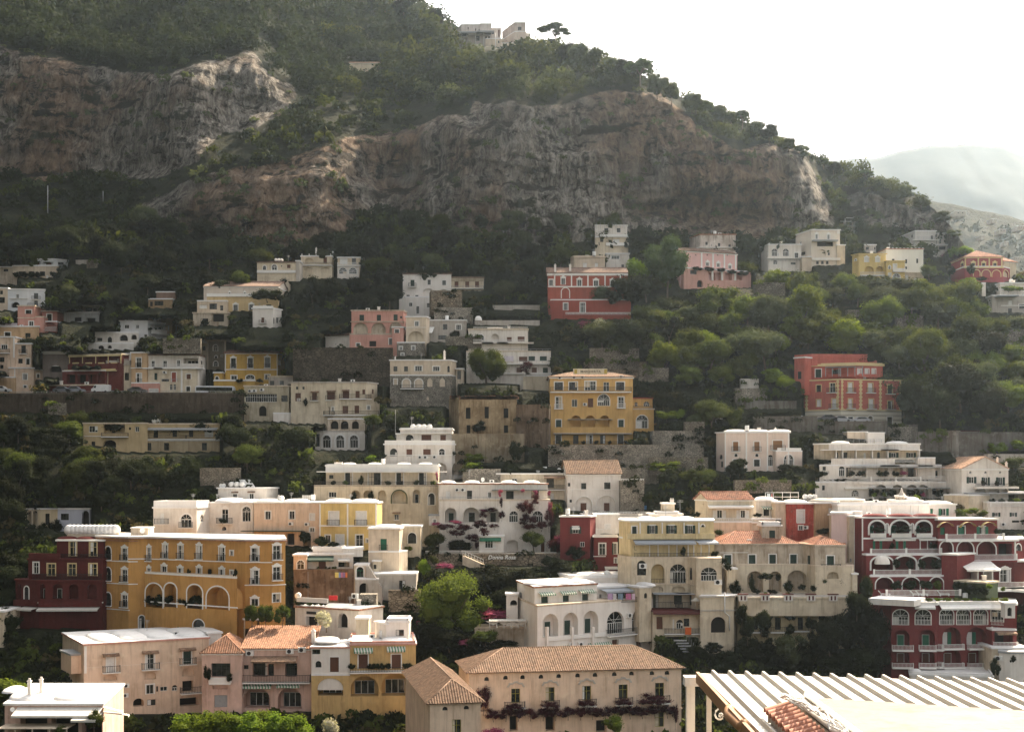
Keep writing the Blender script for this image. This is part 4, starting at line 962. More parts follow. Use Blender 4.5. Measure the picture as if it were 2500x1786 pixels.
# white house, peach house and yellow house in one row
b=B('white_house','white house with arched windows and curly balconies, left end of the domed row',view='E',d=256)
b.blk([(112,0),(455,0),(556,6)],780,1010,9,WHITE,'flat',par=1.1)
b.op('rs_',180,860,34,84,proj=.7,ext=.9).op('ak+_',372,880,84,104,proj=.7,ext=.3,tw=.3).op('ak',497,858,28,56)
b.blk([(556,6),(905,5)],742,1010,9,WHITE,'flat')
b.op('rk^_',680,842,50,110,proj=.8,ext=.9).op('ak+',850,826,66,118,tw=.3).op('aD',672,940,34,30)
b.dome(725,695,200,dep=9).dome(885,712,130,dep=7).rail(560,620,830,900,'solid'); b.plant('S',660,860,905,60,1); b.plant('y',150,715,745,50,-3)
for x in (310,380,440,470): b.plant('Y',x,708,748,40,-2)
b.blk([(625,0),(1010,0),(1100,3)],625,742,6,WHITE,'flat',dd=14)
b.op('rk+e',758,680,34,30).op('rk+e',890,688,34,50); b.tank(735,590,3,off=1.5,r=.5,l=2.6); b.dish(650,600,34,1).dish(672,598,34,1); b.shade(490,640,668,2,3,735)
mb=MB(); p,d_,g=b.at(860,600,2); q=P3(sx(790),sy(552),d_); r_=P3(sx(880),sy(552),d_); w_=P3(sx(918),sy(612),d_-1.2); e_=P3(sx(815),sy(612),d_-1.2); mb.hexa([e_,w_,(r_.x,r_.y,r_.z-.1),(q.x,q.y,q.z-.1),(e_.x,e_.y,e_.z+.08),(w_.x,w_.y,w_.z+.08),r_,q],TANKW); mb.build('solar_panel',b.root)
b=B('peach_house','plain peach house with three small white louvred windows between white and yellow houses',view='E',d=259.5)
b.blk([(910,0),(1425,-1)],740,1080,9,PEACH,'flat')
b.op('rk+',1020,836,42,66).op('rk+',1210,834,42,66).op('rs+',1370,852,34,54).op('rk+',1370,950,36,34); b.ac((1203,902),(1330,906)); b.rail(1310,1420,925,928,'wire') if 0 else None
b.dome(1040,712,200).dome(1250,718,190); b.slab(878,1290,958,.12,2.,CANG,'awning'); b.chim(1105,690,715,14,4); b.tank(1125,700,1,off=4,r=.5,l=2.2)
b.op('rD',1200,1025,60,90,r=1.).op('rn',1330,1040,60,90); b.plant('d',1310,960,1075,90,1.5); b.plant('y',1330,1180,1260,40,3) if 0 else None
b=B('yellow_house','bright yellow house with white pilasters, closed white shutters and curved iron balconies',view='E',d=257)
b.blk([(1428,0),(1885,-1),(1925,5)],740,1110,9,YELL,'flat',ref=0)
b.op('rs+_',1542,860,74,106,proj=.9,ext=.3).op('rs+_',1760,860,74,106,proj=.9,ext=.3); b.slab(1428,1885,918,.3,.1); 
for x,w in ((1432,12),(1652,12),(1878,12)): b.pil(x,w,745,1110,.09)
b.op('rk+',1495,1024,40,64).op('rs+',1590,1045,60,110).op('rk+',1745,1040,56,100).op('rk+',1808,1038,16,30)
b.dome(1580,714,190).dome(1790,714,200); b.plant('S',1440,1000,1085,90,2.); b.plant('S',1540,1050,1085,90,2)
# cream terrace house
b=B('terrace_house','long cream terrace house with dark doors upstairs and an ivy-ringed round arch below',view='E',d=270)
b.blk([(1480,0),(2372,0)],448,610,8,CREAM,'flat',edge=TRIM,dd=3,par=.2)
b.op('rn',1522,530,34,28); b.row('rn+',545,54,100,1660,2065).op('rn+',1865,545,96,100).op('rn+',2245,545,54,100)
b.slab(1470,2372,490,.15,1.6,TRIM,'canopy'); b.slab(1480,2372,466,1.6,.06,TRIM)
b.domes(434,120,1670,1870,2100,2270,dep=5); b.chim(1580,415,440,60,3,cap=False)
b.blk([(1385,0),(2250,0),(2372,1)],607,1090,9,CREAM,'flat',rm=BEIGE,cor=False)
b.op('rk-',1532,672,62,44); b.row('aX',684,66,96,1715,1812,1925,r=1.4).op('aX+',2060,690,118,106,r=1.6,tm=plaster((.05,.08,.03))).op('ax',2196,684,56,108,r=1.4)
b.op('rk-e',2040,850,38,44).op('an+-',2316,706,50,92); b.rail(1385,2368,568,604,'iron',off=.1); b.rail(1670,2250,738,744,'wire') if 0 else None
for x,k,y in ((1540,'S',560),(1640,'y',560),(1755,'S',520),(1970,'s',560),(2200,'s',555),(2330,'Y',560)): b.plant(k,x,y,603,50,-1)
b.plant('f',2358,490,580,22,.3); b.plant('S',1700,650,740,50,.3); b.plant('S',1835,640,735,50,.3)
# tall white house
b=B('white_house','tall white terraced house with four round tanks on its roof, top of the sunlit rows',view='F',d=283)
b.blk([(250,0),(662,0)],158,260,7,WHITE,'flat',dd=3,par=.15)
b.op('an',325,222,60,54).op('rb',457,222,78,50,r=.4).op('rb',590,222,44,48); b.slab(262,655,186,.1,1.,TRIM,'canopy'); b.tank(352,135,4,r=.55,off=2); b.blk([(220,0),(250,0)],195,250,4,WHITE,'flat',dd=3,under=0)
b.blk([(127,0),(660,0),(742,4)],278,600,9,WHITE,'flat',cor=True)
b.op('an',198,336,58,60).op('rb-',322,338,46,54).op('rb-',462,338,60,54).op('ak+',580,336,46,56); b.op('aX',575,470,90,100,r=1.2).op('aX',682,475,56,108,r=1.2).op('rn',585,476,50,70) 
b.rail(127,690,242,275,'solid',off=-.1); b.slab(127,742,358,.12,.08); b.ac((410,376),(452,376),(525,374)); b.plant('s',180,205,245,60,-1); b.plant('S',590,450,540,1,1) if 0 else None
b.rail(640,735,515,542,'white',slab=.6); b.mast(212,0,190,off=1)
# long white house with the purple creeper
b=B('guest_house','long white house draped in purple bougainvillea, tiled eaves above and a walled terrace below',view='F',d=262)
b.blk([(560,0),(1420,2)],592,735,9,WHITE,'flat',dd=2.5,edge=TILEP)
b.op('rs',630,672,34,56).op('rn',800,672,40,66).op('rk+',960,675,26,44).op('rn',1120,675,60,66).op('rn',1318,672,60,74); b.ac((703,634),(748,634))
b.slab(975,1410,636,.1,1.6,CANG,'awning')
b.domes(558,120,630,820,1110,1290,off=4); b.dish(905,552,36,1)
b.blk([(560,0),(1040,0),(1440,2)],722,1150,10,WHITE,'flat',cor=False,rm=BEIGE)
b.rail(560,1030,700,720,'wire',off=.0); b.op('ax',650,835,90,118,r=1.8,dm=DGREEN).op('ax',815,832,130,120,r=1.8).op('ax',985,832,100,118,r=1.8); b.op('aw+',1150,846,70,88,r=.3,tm=WHT).op('aw+',1340,846,84,90,r=.3,tm=WHT)
b.op('rn',722,1080,170,60).op('aX',1140,1075,90,90,r=1.2,rise=.6).op('rb+',1380,1085,30,80)
b.blk([(875,0),(1070,0)],1005,1150,4,WHT,'flat',dd=-3.5,under=4)
b.op('rw-',965,1062,84,64,r=.15).awn(880,1050,1012,16,.7,GREEN)
b.blk([(478,0),(565,0)],840,915,5,WHITE,'flat',dd=1,under=0,rm=GREY); b.op('rk+',523,882,22,30)
for x,y0,y1,w,k in ((545,890,925,90,'f'),(690,878,915,100,'f'),(620,905,960,130,'r'),(760,905,975,150,'r'),(880,870,960,120,'r'),(700,950,1010,150,'r'),(820,980,1060,110,'r'),(905,795,870,70,'r'),(960,785,820,120,'r'),(910,788,815,70,'f'),(1055,800,880,50,'r'),(1000,900,950,90,'r'),(920,930,1010,80,'r'),(860,1040,1120,40,'r'),
 (1255,720,860,110,'r'),(1235,820,930,90,'r'),(1320,700,760,60,'r'),(1430,780,960,70,'r'),(1438,725,860,40,'f'),(1370,880,960,120,'r'),(1270,900,960,130,'r'),(1050,630,700,45,'f'),(1050,690,790,25,'r'),(1225,625,660,40,'f'),(1320,635,680,40,'f'),(1320,670,720,60,'r'),(1432,640,690,30,'f'),(590,915,950,110,'r'),(1300,840,910,80,'r'),(1195,735,800,50,'r')):
    b.plant(k,x,y0,y1,w,4.6 if (x<1000 and y0>840) else 1.1)
b.plant('b',520,975,1125,155,5.5,label='small round-crowned tree at the left end of the walled terrace'); b.plant('d',725,1030,1140,180,5,label='dark low tree under the purple creeper beside the terrace railing'); b.plant('b',1310,965,1115,170,4.5,label='leafy green tree in front of the white wall on the right of the terrace')
w=wall('terrace_wall','stone terrace wall with white railing below the creeper-covered white house','F',[(440,0),(1100,-.4),(1520,2)],1152,1240,STONEB,4.5,d=254)
w.rail(450,1095,1130,1150,'white',name='railing'); w.rail(1095,1490,1130,1152,'white')
p=P3(sx(945),sy(1182),253.1); text3d('Donna Rosa',p,1.0,TANKW,None,'sign',shear=.25,bold=.02,ext=.05,label='white slanted lettering reading Donna Rosa mounted on the terrace wall',cat='sign')
w2=B('staircase','white railed stairway slanting down below the terrace railing','stairs',view='F',d=251.5)
w2.root=empty('staircase',P3(sx(830),sy(1200),251.5),w2.label,'stairs'); mb=MB(); a_,c_=P3(sx(745),sy(1155),251.5),P3(sx(910),sy(1228),250); n_=16
for i in range(n_): q=a_.lerp(c_,i/n_); mb.box(q.x,q.x+.42,q.y-.6,q.y+.8,q.z-1.6-.0,q.z-.02*i*0,BEIGE)
mb.build('steps',w2.root); mb=MB(); up=Vector((0,-.6,1.)); mb.tube([a_+up,c_+up],.05,WPAINT,5); mb.tube([a_+up*.5,c_+up*.5],.04,WPAINT,5)
for i in range(8): q=a_.lerp(c_,i/7); mb.tube([q,q+up],.035,WPAINT,4)
mb.build('railing',w2.root)
# houses behind
b=B('flat_roofed_house','low cream house with air conditioners and two tanks on its dark flat roof',view='F',d=276)
b.blk([(1018,0),(1560,0)],512,720,8,CREAM,'flat',edge=TRIM,rm=GREY)
b.op('rk',1155,562,44,36).op('rk',1285,560,44,26).op('rn',1440,575,60,84,r=1.,).rail(1410,1560,596,630,'iron',slab=.7); b.awn(1390,1560,522,12,1.4,TILEB,'canopy'); b.op('rs',1455,690,26,60); b.tank(1342,478,2,r=.45,l=2.2,gap=4.2); b.ac((1130,486),(1170,486),off=3); b.mast(1225,430,505); b.dish(1048,450,16,6)
b=B('tile_roofed_house','white two-arched house with a low brown tile roof in the middle of the hill',view='F',d=272)
b.blk([(1575,0),(1998,1)],507,810,9,WHITE,'gable',rm=TILEB,pitch=.5,over=.3)
b.op('rn-',1705,604,40,48).op('rn-',1892,602,50,54).op('rn',1585,592,26,28).op('rn',1602,722,18,22).op('aX+',1705,745,134,116,r=.5,tw=.12).op('aX+',1882,740,152,122,r=.5,tw=.12); b.slab(1575,1998,630,.1,.06)
for x,w in ((1706,46),(1890,44)):
    g,q,dist=b.seg_at(sx(x)); 
    u0,u1=q-w/2/_z[2]/F*dist,q+w/2/_z[2]/F*dist; mb=MB(); g.box(mb,u0,u1,-.49,-.4,b.zz(800,dist),b.zz(738,dist),BROWN); mb.build('door',b.root)
b.dish(2004,735,26,0)
b=wall('balustrade_terrace','long white balustrade on a pale terrace wall right of the white two-arched house','F',[(1690,0),(2290,1)],833,905,WHITE,5,d=266); b.rail(1700,2290,805,832,'balus',off=-.1); b.op('rs+',1890,920,40,24) 
wall('retaining_wall','rough stone retaining wall behind the big satellite dish','F',[(745,0),(1045,0)],478,640,STONE,3,d=279)
b=wall('retaining_wall','stone retaining wall topped by a short white balustrade beside the tile-roofed house','F',[(1998,0),(2185,0)],572,830,STONE,4,d=275); b.rail(2000,2190,545,572,'balus')
wall('retaining_wall','upper stone wall above the short white balustrade','F',[(1998,0),(2300,1)],470,590,STONE,3,d=283)
wall('retaining_wall','weathered wall under the roofless stone ruin','F',[(660,0),(1235,0)],200,420,plaster((.26,.22,.16),1.3),3,d=292)
# dark red house with balustrade
b=B('red_house','dark red two-part house with white window frames and a pale balustraded terrace',view='F',d=255)
b.blk([(1518,0),(1755,0),(1800,4)],850,1200,8,RED,'flat',edge=TRIM)
b.op('rk+O',1640,952,44,54,sm=DGREEN).op('rk',1694,1065,36,40,fm=WPAINT,r=.05).awn(1610,1672,928,8,.5,TRIM)
b.blk([(1785,0),(1972,0)],1010,1340,8,RED,'flat',dd=-.5,edge=TRIM); b.op('rk+',1852,1104,50,92).op('rk+O',1955,1100,26,90,sm=DGREEN).op('rk+',1960,1195,20,40); b.slab(1785,1880,1160,.15,.1); b.rail(1800,1975,942,975,'balus',off=-.3,post=3); b.rail(1755,1975,985,1010,'solid',off=.25); b.awn(1870,1975,1240,10,1.,TRIM)
b.blk([(1790,0),(1985,0)],835,980,5,WHITE,'flat',dd=5); b.op('rs+',1895,925,40,36)
b.plant('f',1520,985,1110,95,1.8); b.plant('f',1605,1040,1150,90,1.8); b.plant('r',1470,1020,1150,110,2)
# small weathered peach house
b=B('weathered_house','small weathered peach house with green shutters, domed roof and a lower side wing',view='B',d=247)
b.blk([(1362,0),(1590,0),(1618,6)],125,300,6,BEIGE,'flat'); b.dome(1505,90,200,dep=5)
b.op('rg_',1474,238,46,84,proj=.6,ext=.25)
b.blk([(1362,0),(1590,0),(1652,3)],296,620,6,BEIGE,'flat',cor=False,dd=-.02); b.op('rn',1478,350,24,36).op('rg',1474,418,46,80,fm=DGREEN)
b.blk([(1600,0),(1748,0)],108,330,5,CREAM,'flat',dd=7); b.op('an+',1685,190,62,80,tw=.1); b.plant('Y',1660,250,290,70,1)
b.blk([(1395,0),(1450,0)],365,440,3,CREAM,'flat',dd=-1.5,under=2); b.op('rn',1408,402,26,32)
# laundry house
b=B('cottage','small peach and white cottage with an arched window, green awning and washing line',view='B',d=243)
b.blk([(808,0),(905,0)],322,445,6,PEACH,'flat'); b.op('ak+',860,388,52,66)
b.blk([(905,0),(1250,1)],318,440,6,WHITE,'flat',dd=1.5,under=8); b.op('rb',1020,388,54,80,fm=BROWN).op('rn',1180,375,80,60,r=1.); b.awn(912,1105,322,26,1.6,CANG); b.awn(1135,1225,342,10,1.2,CANVAS)
b.blk([(950,0),(1170,0),(1322,1)],275,330,6,WHITE,'flat',dd=3,under=0); b.rail(1170,1300,265,300,'white',off=-.2); b.rail(950,1165,255,285,'solid',off=.1)
for x in (930,990,1060,1110): b.plant('s',x,395,440,40,1)
b.plant('S',1010,180,258,110,-4); b.plant('S',1100,215,258,90,-4)
w=wall('retaining_wall','tall patchy brown retaining wall under the cottage with the washing','B',[(808,0),(1280,.5)],436,700,plaster((.24,.165,.11),1.3),3,d=242.2)
w.mast(915,440,640,off=-.3)
Z_('B')
for i,(x,c,nm_) in enumerate(((1128,(.72,.60,.18),'yellow'),(1150,(.22,.33,.55),'blue'),(1166,(.62,.25,.36),'pink'),(1182,(.36,.22,.42),'purple'),(1199,(.68,.22,.07),'orange'))):
    a_,c_=P3(sx(x-8 if i else x-14),sy(444),240.9),P3(sx(x+7 if i else x+14),sy(482),240.9); mb=MB(); k=6; m=paint(c,.9,'cloth')
    for j in range(k):
        u0=a_.x+(c_.x-a_.x)*j/k; u1=a_.x+(c_.x-a_.x)*(j+1)/k; y0=a_.y+.05*math.sin(j*2.); y1=a_.y+.05*math.sin((j+1)*2.)
        mb.hexa([(u0,y0-.02,c_.z),(u1,y1-.02,c_.z),(u1,y1+.02,c_.z),(u0,y0+.02,c_.z),(u0,y0-.02,a_.z),(u1,y1-.02,a_.z),(u1,y1+.02,a_.z),(u0,y0+.02,a_.z)],m)
    mb.build('towel',loc=a_,label=nm_+' cloth hanging in a row of washing on the brown wall',cat='laundry',group='washing on the brown wall')
# stair house
b=B('old_house','old grey house with an outside stairway, green door and dark arches below',view='B',d=240)
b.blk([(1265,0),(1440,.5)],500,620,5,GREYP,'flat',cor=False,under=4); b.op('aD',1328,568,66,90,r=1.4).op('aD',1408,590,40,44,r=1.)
b.blk([(1255,0),(1360,0)],395,620,5,CREAM,'flat',cor=False,dd=2.5); b.op('ag+',1300,445,50,84,tw=.25,fm=GREEN)
mb=MB(); a_,c_=P3(sx(1345),sy(400),241.5),P3(sx(1450),sy(555),239.5)
for i in range(14): q=a_.lerp(P3(sx(1445),sy(560),240.5),i/14); mb.box(q.x,q.x+.62,q.y-.5,q.y+1.2,q.z-4.5,q.z,GREYP)
mb.build('steps',b.root)
b.blk([(1345,0),(1715,0)],462,590,6,GREYP,'flat',cor=False,dd=1.6,under=7); b.op('rn',1612,545,46,84).op('rk+',1695,566,24,24)
wall('retaining_wall','brown stone wall below the old grey house','B',[(1510,0),(1745,0)],588,700,STONEB,2,d=238.5)
# white building with dark door and small terrace roof garden
b=B('shop_building','low white shop with sloping grey roof terrace, plants and a red cloth on top',view='B',d=228)
b.blk([(820,3),(1290,-3)],702,900,7,WHITE,'flat',rm=GREY,edge=TILEP)
b.op('rD+',945,825,84,110,r=.8).op('aD',1170,800,76,110,r=1.2).op('rs',1020,840,50,70)
mb=MB(); g,q,dist=b.seg_at(sx(942)); g.box(mb,q-1.,q+1.,.01,.08,b.zz(752,dist),b.zz(732,dist),IRON); mb.build('sign_board',b.root)
for x,k in ((845,'s'),(880,'S'),(925,'s'),(965,'S'),(1010,'s'),(1040,'S')): b.plant(k,x,640,692,60,-1.)
b.tank(842,615,1,off=3,r=.5); b.ac((1188,628),off=3.,big=1.3)
mb=MB(); p=P3(sx(1070),sy(648),232); q=P3(sx(1132),sy(615),232); mb.box(p.x,q.x,231.9,232.1,p.z,q.z,paint((.6,.03,.03),.8,'cloth')); mb.build('cloth',loc=p,label='bright red cloth hung on the roof of the low white shop',cat='cloth')
b.rail(830,1060,628,650,'solid',off=-4)
b.op('an+',1340,735,1,1) if 0 else None
b=wall('garden_wall','dark wall with a white-framed arched doorway right of the low white shop','B',[(1295,0),(1420,0)],620,800,STONE,3,d=233); b.op('aD+',1342,725,48,100,tw=.3,r=.8)
w=B('gate_arch','arched brown wall and white gate left of the pollarded trees','gate',view='B',d=229)
w.blk([(440,0),(555,0)],795,900,.4,CREAM,'flat'); w.op('rn',495,830,90,60,r=.1)
Z_('B'); 
tree('w',sx(1052),sy(728),sy(880),165/3.03,d=222,label='pale flowering round tree in front of the low white shop')
for x,w_,lb in ((500,110,'left'),(605,120,'middle'),(725,130,'right')): tree('b',sx(x),sy(685),sy(860),w_/3.03,d=224,label=lb+' one of three clipped olive-like trees in front of the orange hotel',group='clipped trees by the orange hotel')
tree('B',sx(330)+0,1,2,1) if 0 else None
Z_('C')
tree('B',sx(325),sy(455),sy(1010),500/3.03,d=232,label='big bright green tree in the middle, left of the white arcaded hotel')
tree('b',sx(560),sy(872),sy(985),170/3.03,d=226,label='bright bushy tree just right of the magenta flowers'); tree('f',sx(425),sy(935),sy(995),110/3.03,d=226,label='magenta bougainvillea patch below the big green tree')
tree('y',sx(110),sy(350),sy(480),95/3.03,d=243,label='bright yellow-green climbing tree beside the weathered peach house'); tree('f',sx(240),sy(390),sy(430),140/3.03,d=243,label='pinkish flowering bush right of the yellow-green climber'); tree('s',sx(180),sy(320),sy(390),70/3.03,d=244)
tree('f',sx(600),sy(735),sy(815),240/3.03,d=233,label='pink flowering creeper over the restaurant canopy'); tree('s',sx(640),sy(680),sy(730),120/3.03,d=235,label='green creeper mound above the pink flowers')
tree('f',sx(40),sy(805),sy(840),90/3.03,d=236,label='reddish flowering bush left of the big green tree')
for x,y0,y1,w_ in ((430,430,640,260),(640,420,620,260),(820,420,600,240),(960,400,520,200),(1100,350,470,220),(700,560,760,240),(1060,330,420,160),(300,850,1060,300),(160,820,1060,260),(480,900,1080,240),(700,950,1060,260),(850,900,1040,180),(1230,250,360,150),(560,380,470,200)): tree('d',sx(x),sy(y0),sy(y1),w_/3.03)
# white canopy stall beside the hotel
b=B('canopy_stall','restaurant terrace with white draped curtains under pink flowers','terrace',view='C',d=230)
b.blk([(480,0),(900,0)],860,1010,5,OLDP,'flat',rm=BEIGE,cor=False,under=3); b.rail(635,845,850,885,'solid',off=.05)
b.shade(590,860,788,3,6,860,mat=CANVAS); 
for x in (620,700,770,825):
    mb=MB(); g,q,dist=b.seg_at(sx(x)); zt_,zb_=b.zz(790,dist),b.zz(850,dist); mb.add([g.L(q-1.3,2.6,zt_),g.L(q+1.3,2.6,zt_),g.L(q,2.6,zb_+.6)],[(0,1,2)],CANVAS); mb.add([g.L(q-1.3,2.55,zt_),g.L(q+1.3,2.55,zt_),g.L(q,2.55,zb_+.6)],[(2,1,0)],CANVAS); mb.build('curtain',b.root)
# white arcaded hotel
b=B('arcaded_hotel','white three-storey hotel with domed roof, three open arches with curved walls and green-striped awnings','hotel',view='C',d=222)
b.blk([(795,13),(925,0),(1385,7)],560,720,8,WHT,'flat',ref=1,edge=TILEP,dd=1.8)
b.op('an',822,615,14,50).op('rb+',998,660,52,76,fm=DGREEN).op('rb+',1155,650,46,74,fm=DGREEN).op('rb+',1298,640,46,74,fm=DGREEN)
for x,y in ((1003,588),(1160,580),(1300,570)): b.awn(x-56,x+56,y,14,.9,STRIPE)
b.domes(515,1,945) if 0 else None
b.dome(950,520,150,off=4,dep=6).dome(1100,512,160,off=4,dep=6).dome(1250,500,170,off=5,dep=6)
b.blk([(795,13),(945,-1.),(1450,7),(1800,14)],700,1090,10,WHT,'flat',ref=1,rm=BEIGE,cor=False)
b.op('ax',1042,835,116,170,r=1.4,dx=.62,dm=DGREEN).op('ax',1190,825,112,170,r=1.4,dx=.62,dm=DGREEN).op('ax',1340,812,112,170,r=1.4,dx=.62,dm=DGREEN).op('aw',1523,815,126,165,r=.5,rise=.9).op('aw',1703,805,118,180,r=.5,rise=.9)
b.op('rb',1522,975,48,70,r=.5).op('rb',1700,965,48,74,r=.5); b.rail(945,1450,672,700,'wire',off=-.3); b.rail(1000,1440,905,935,'solid',off=.35); b.rail(1450,1790,850,895,'iron',slab=.9)
for x in (1010,1195,1348): b.pil(x,20,845,1020,.5,WHT)
b.awn(1040,1190,985,45,1.8,STRIPE); b.awn(1320,1480,960,60,2.,STRIPE); b.ac((1195,975),(1262,975),(1622,760),big=1.2); b.slab(1450,1800,905,.25,.15,WHT,yref=1460)
b.blk([(1385,0),(1800,5)],560,700,6,WHT,'flat',dd=11,rm=ROOFW); b.op('rk+',1412,620,20,34).op('rn',1560,610,190,90,r=1.8); b.awn(1400,1690,560,12,2.4,CANB); b.rail(1400,1690,645,665,'iron',off=3.4)
b.blk([(1700,0),(1790,1)],560,690,5,CREAM,'flat',dd=10); b.op('an',1746,615,22,40); b.dome(1745,548,84,dep=5)
b.blk([(1215,0),(1700,4)],490,600,8,WHT,'flat',dd=17,under=0,par=.2); b.dome(1340,455,180,off=4); b.tank(1462,455,1,off=3,r=.6,l=3); b.chim(1725,445,560,40,-1)
b.blk([(715,0),(800,0)],612,700,3,WHT,'flat',dd=10); b.op('aD',770,668,50,40)
# ================= right-hand side =================
b=B('tall_house','tall yellow and cream house with black-shuttered doors, awnings and stacked terraces',view='G',d=236)
b.blk([(40,5),(140,0),(730,1),(875,2)],445,600,9,YTALL,'flat',ref=1,dd=1.5,rm=ROOFW,edge=TRIM)
b.op('rd+',176,518,40,66).row('rw+O',512,46,72,334,502,665,sm=DGREEN); b.op('an+',778,480,28,22); b.domes(405,170,280,460,620,off=5,dep=6)
for x in (225,420,612,740): b.pil(x,10,450,550,.25)
b.rail(140,870,540,552,'iron',off=-.2,name='railing'); b.slab(140,870,572,.9,.6,YTALL)
b.blk([(40,5),(150,0),(700,1),(880,2)],598,770,9,YTALL,'flat',ref=1,dd=1.4,cor=False)
b.op('an',195,665,38,56).op('rd+',347,698,66,120).op('rd+',515,696,62,120).op('rd+',682,696,56,110).op('rn',600,700,50,90,r=.3).op('rd+',798,700,62,110)
b.awn(165,880,602,24,2.,CANB); b.rail(160,840,718,758,'iron',off=1.3); b.plant('S',885,700,770,70,1.5); b.plant('S',605,660,755,50,.8)
b.blk([(30,5),(150,0),(650,.5),(720,-2.5),(945,-2.5)],768,1180,10,CREAM,'flat',ref=1,cor=False,rm=BEIGE)
b.op('an',240,850,80,130,r=.4).op('ax',383,900,118,168,r=1.8,dx=.3).op('aw',560,900,144,168,r=.5).op('an',672,900,24,110).op('aw+',832,905,140,118,tm=BEIGE,rise=.8).ac((250,832),(912,975),big=1.4)
b.rail(320,445,945,985,'iron',off=.05); b.rail(488,632,945,985,'iron',off=.05); b.slab(190,700,992,.2,.15,BEIGE)
b.op('aX',375,1035,110,50,r=.6).op('aX',565,1035,120,50,r=.6)
b.slab(330,690,1070,.12,2.6,CANB,'awning'); b.op('rn',365,1145,50,120,r=.3).op('rn',560,1130,70,80,r=.3).op('rn',650,1130,60,90,r=.3) 
b.rail(335,760,1150,1200,'iron',off=2.5)
b.blk([(335,0),(775,0)],1235,1430,6,CREAM,'flat',dd=-3.5,rm=DRED,edge=DRED); b.awn(335,770,1222,16,1.4,paint((.10,.03,.03),.8,'dark_red_canvas')); b.op('rb',398,1335,54,110).op('aw',575,1345,60,80,r=.2).op('rn',630,1330,60,70).op('rs',520,1350,16,100); b.rail(440,770,1380,1425,'iron',slab=.5)
b.blk([(755,0),(1050,.5),(1110,9)],1110,1600,7,CREAM,'flat',dd=-5,rm=ROOFW,edge=GREYP); b.op('rn+',858,1160,26,66).op('rX',858,1160,1,1) if 0 else None
b.op('aD+',915,1350,130,140,tm=BEIGE,r=.5).op('ab',1065,1230,22,90); b.slab(760,1050,1225,.25,.12,GREYP)
mb=MB(); g,q,dist=b.seg_at(sx(970)); pts=[g.L(q,.12,b.zz(1065,dist)),g.L(q,.12,b.zz(1240,dist)),g.L(q+.8,.12,b.zz(1275,dist)),g.L(q+.8,.12,b.zz(1400,dist))]; mb.tube(pts,.11,WPAINT,7); mb.build('drainpipe',b.root)
mb=MB(); p=P3(sx(650),sy(1405),231.5); mb.box(p.x-.5,p.x+.5,p.y-.05,p.y+.05,p.z-.6,p.z+.6,paint((.62,.13,.03),.9,'cloth')); mb.build('towel',loc=p,label='orange towel hanging on the railing below the dark red awning',cat='laundry')
Z_('D')
for x,y0,y1,w in ((250,850,930,120),(150,870,1000,160),(60,920,1050,150),(330,900,1040,160),(10,900,1020,100)): tree('d',sx(x),sy(y0),sy(y1),w/2.674,d=226)
b=B('garden_steps','grey metal railed steps right of the white arcaded hotel','stairs',view='D'); b.root=empty('garden_steps',P3(sx(0),sy(900),228),b.label,'stairs'); mb=MB()
for i in range(5): p,q=P3(sx(-10+i*14),sy(835+i*18),228-i*.4),P3(sx(72+i*14),sy(835+i*18),228-i*.4); mb.box(p.x,q.x,p.y,p.y+1,p.z-.12,p.z,GREY); mb.tube([(q.x,q.y,q.z),(q.x,q.y,q.z+1)],.03,GREY,4)
mb.build('steps',b.root)
# weathered villa with terracotta roofs
b=B('villa','weathered cream villa with orange tile roofs and green shutters over a long terrace',view='G',d=240)
b.blk([(880,0),(1660,1),(1768,-3.5),(2035,-3.5)],650,880,10,OLDP,'flat',edge=OLDP,rm=TILEP)
b.row('rg+',778,60,86,1000,1213,fm=DGREEN).row('rg+',775,58,86,1393,1577,fm=DGREEN).op('rg',1712,785,26,90,fm=DGREEN).op('rg+_',1903,805,62,122,fm=DGREEN,ext=1.,proj=.9)
for x in (1213,1393,1577,1903): b.op('an',x-2,664,22,12) if 0 else None
b.slab(1040,1660,825,.14,.12,OLDP); b.slab(930,1180,715,.1,.1)
b.blk([(880,0),(1655,1)],648,652,9.5,OLDP,'hip',rm=TILEP,pitch=.42,over=.1,dd=.3,under=0)
b.blk([(1768,-3.5),(2030,-3.5)],648,652,11,OLDP,'hip',rm=TILEP,pitch=.42,over=.1,dd=.3,under=0)
b.blk([(1300,0),(1472,0)],485,640,4,OLDP,'flat',dd=3,under=0,par=.5); b.op('rg',1390,565,52,92,fm=DGREEN); b.rail(1210,1300,420,460,'balus',off=-4) if 0 else None
b.blk([(1075,1),(1700,1),(1770,-2.5),(2110,-2.5)],832,1150,8,CREAM,'flat',cor=False,dd=-2.2,rm=BEIGE)
b.op('aX',1240,970,140,185,r=2.4,rise=.9).op('ax',1417,970,110,180,r=2.4,dm=DGREEN,rise=.9).op('ax',1610,965,170,190,r=2.4,dm=DGREEN,rise=.9).op('aX',1925,915,100,60,r=1.).op('rD',1980,1000,200,150,r=2.5)
b.shade(1870,2110,925,2.5,2,1090,mat=OLDP) if 0 else None
b.blk([(990,0),(1077,0)],865,1100,3,CREAM,'flat',dd=-3.5,under=3); b.blk([(2095,0),(2140,0)],910,1130,3,CREAM,'flat',dd=-5,under=3)
b.blk([(1110,0),(2110,0)],1120,1165,7,CREAM,'flat',dd=-9,rm=GREYP,cor=True,edge=CREAM,under=2)
b.rail(1120,2105,1095,1140,'wire',off=.1)
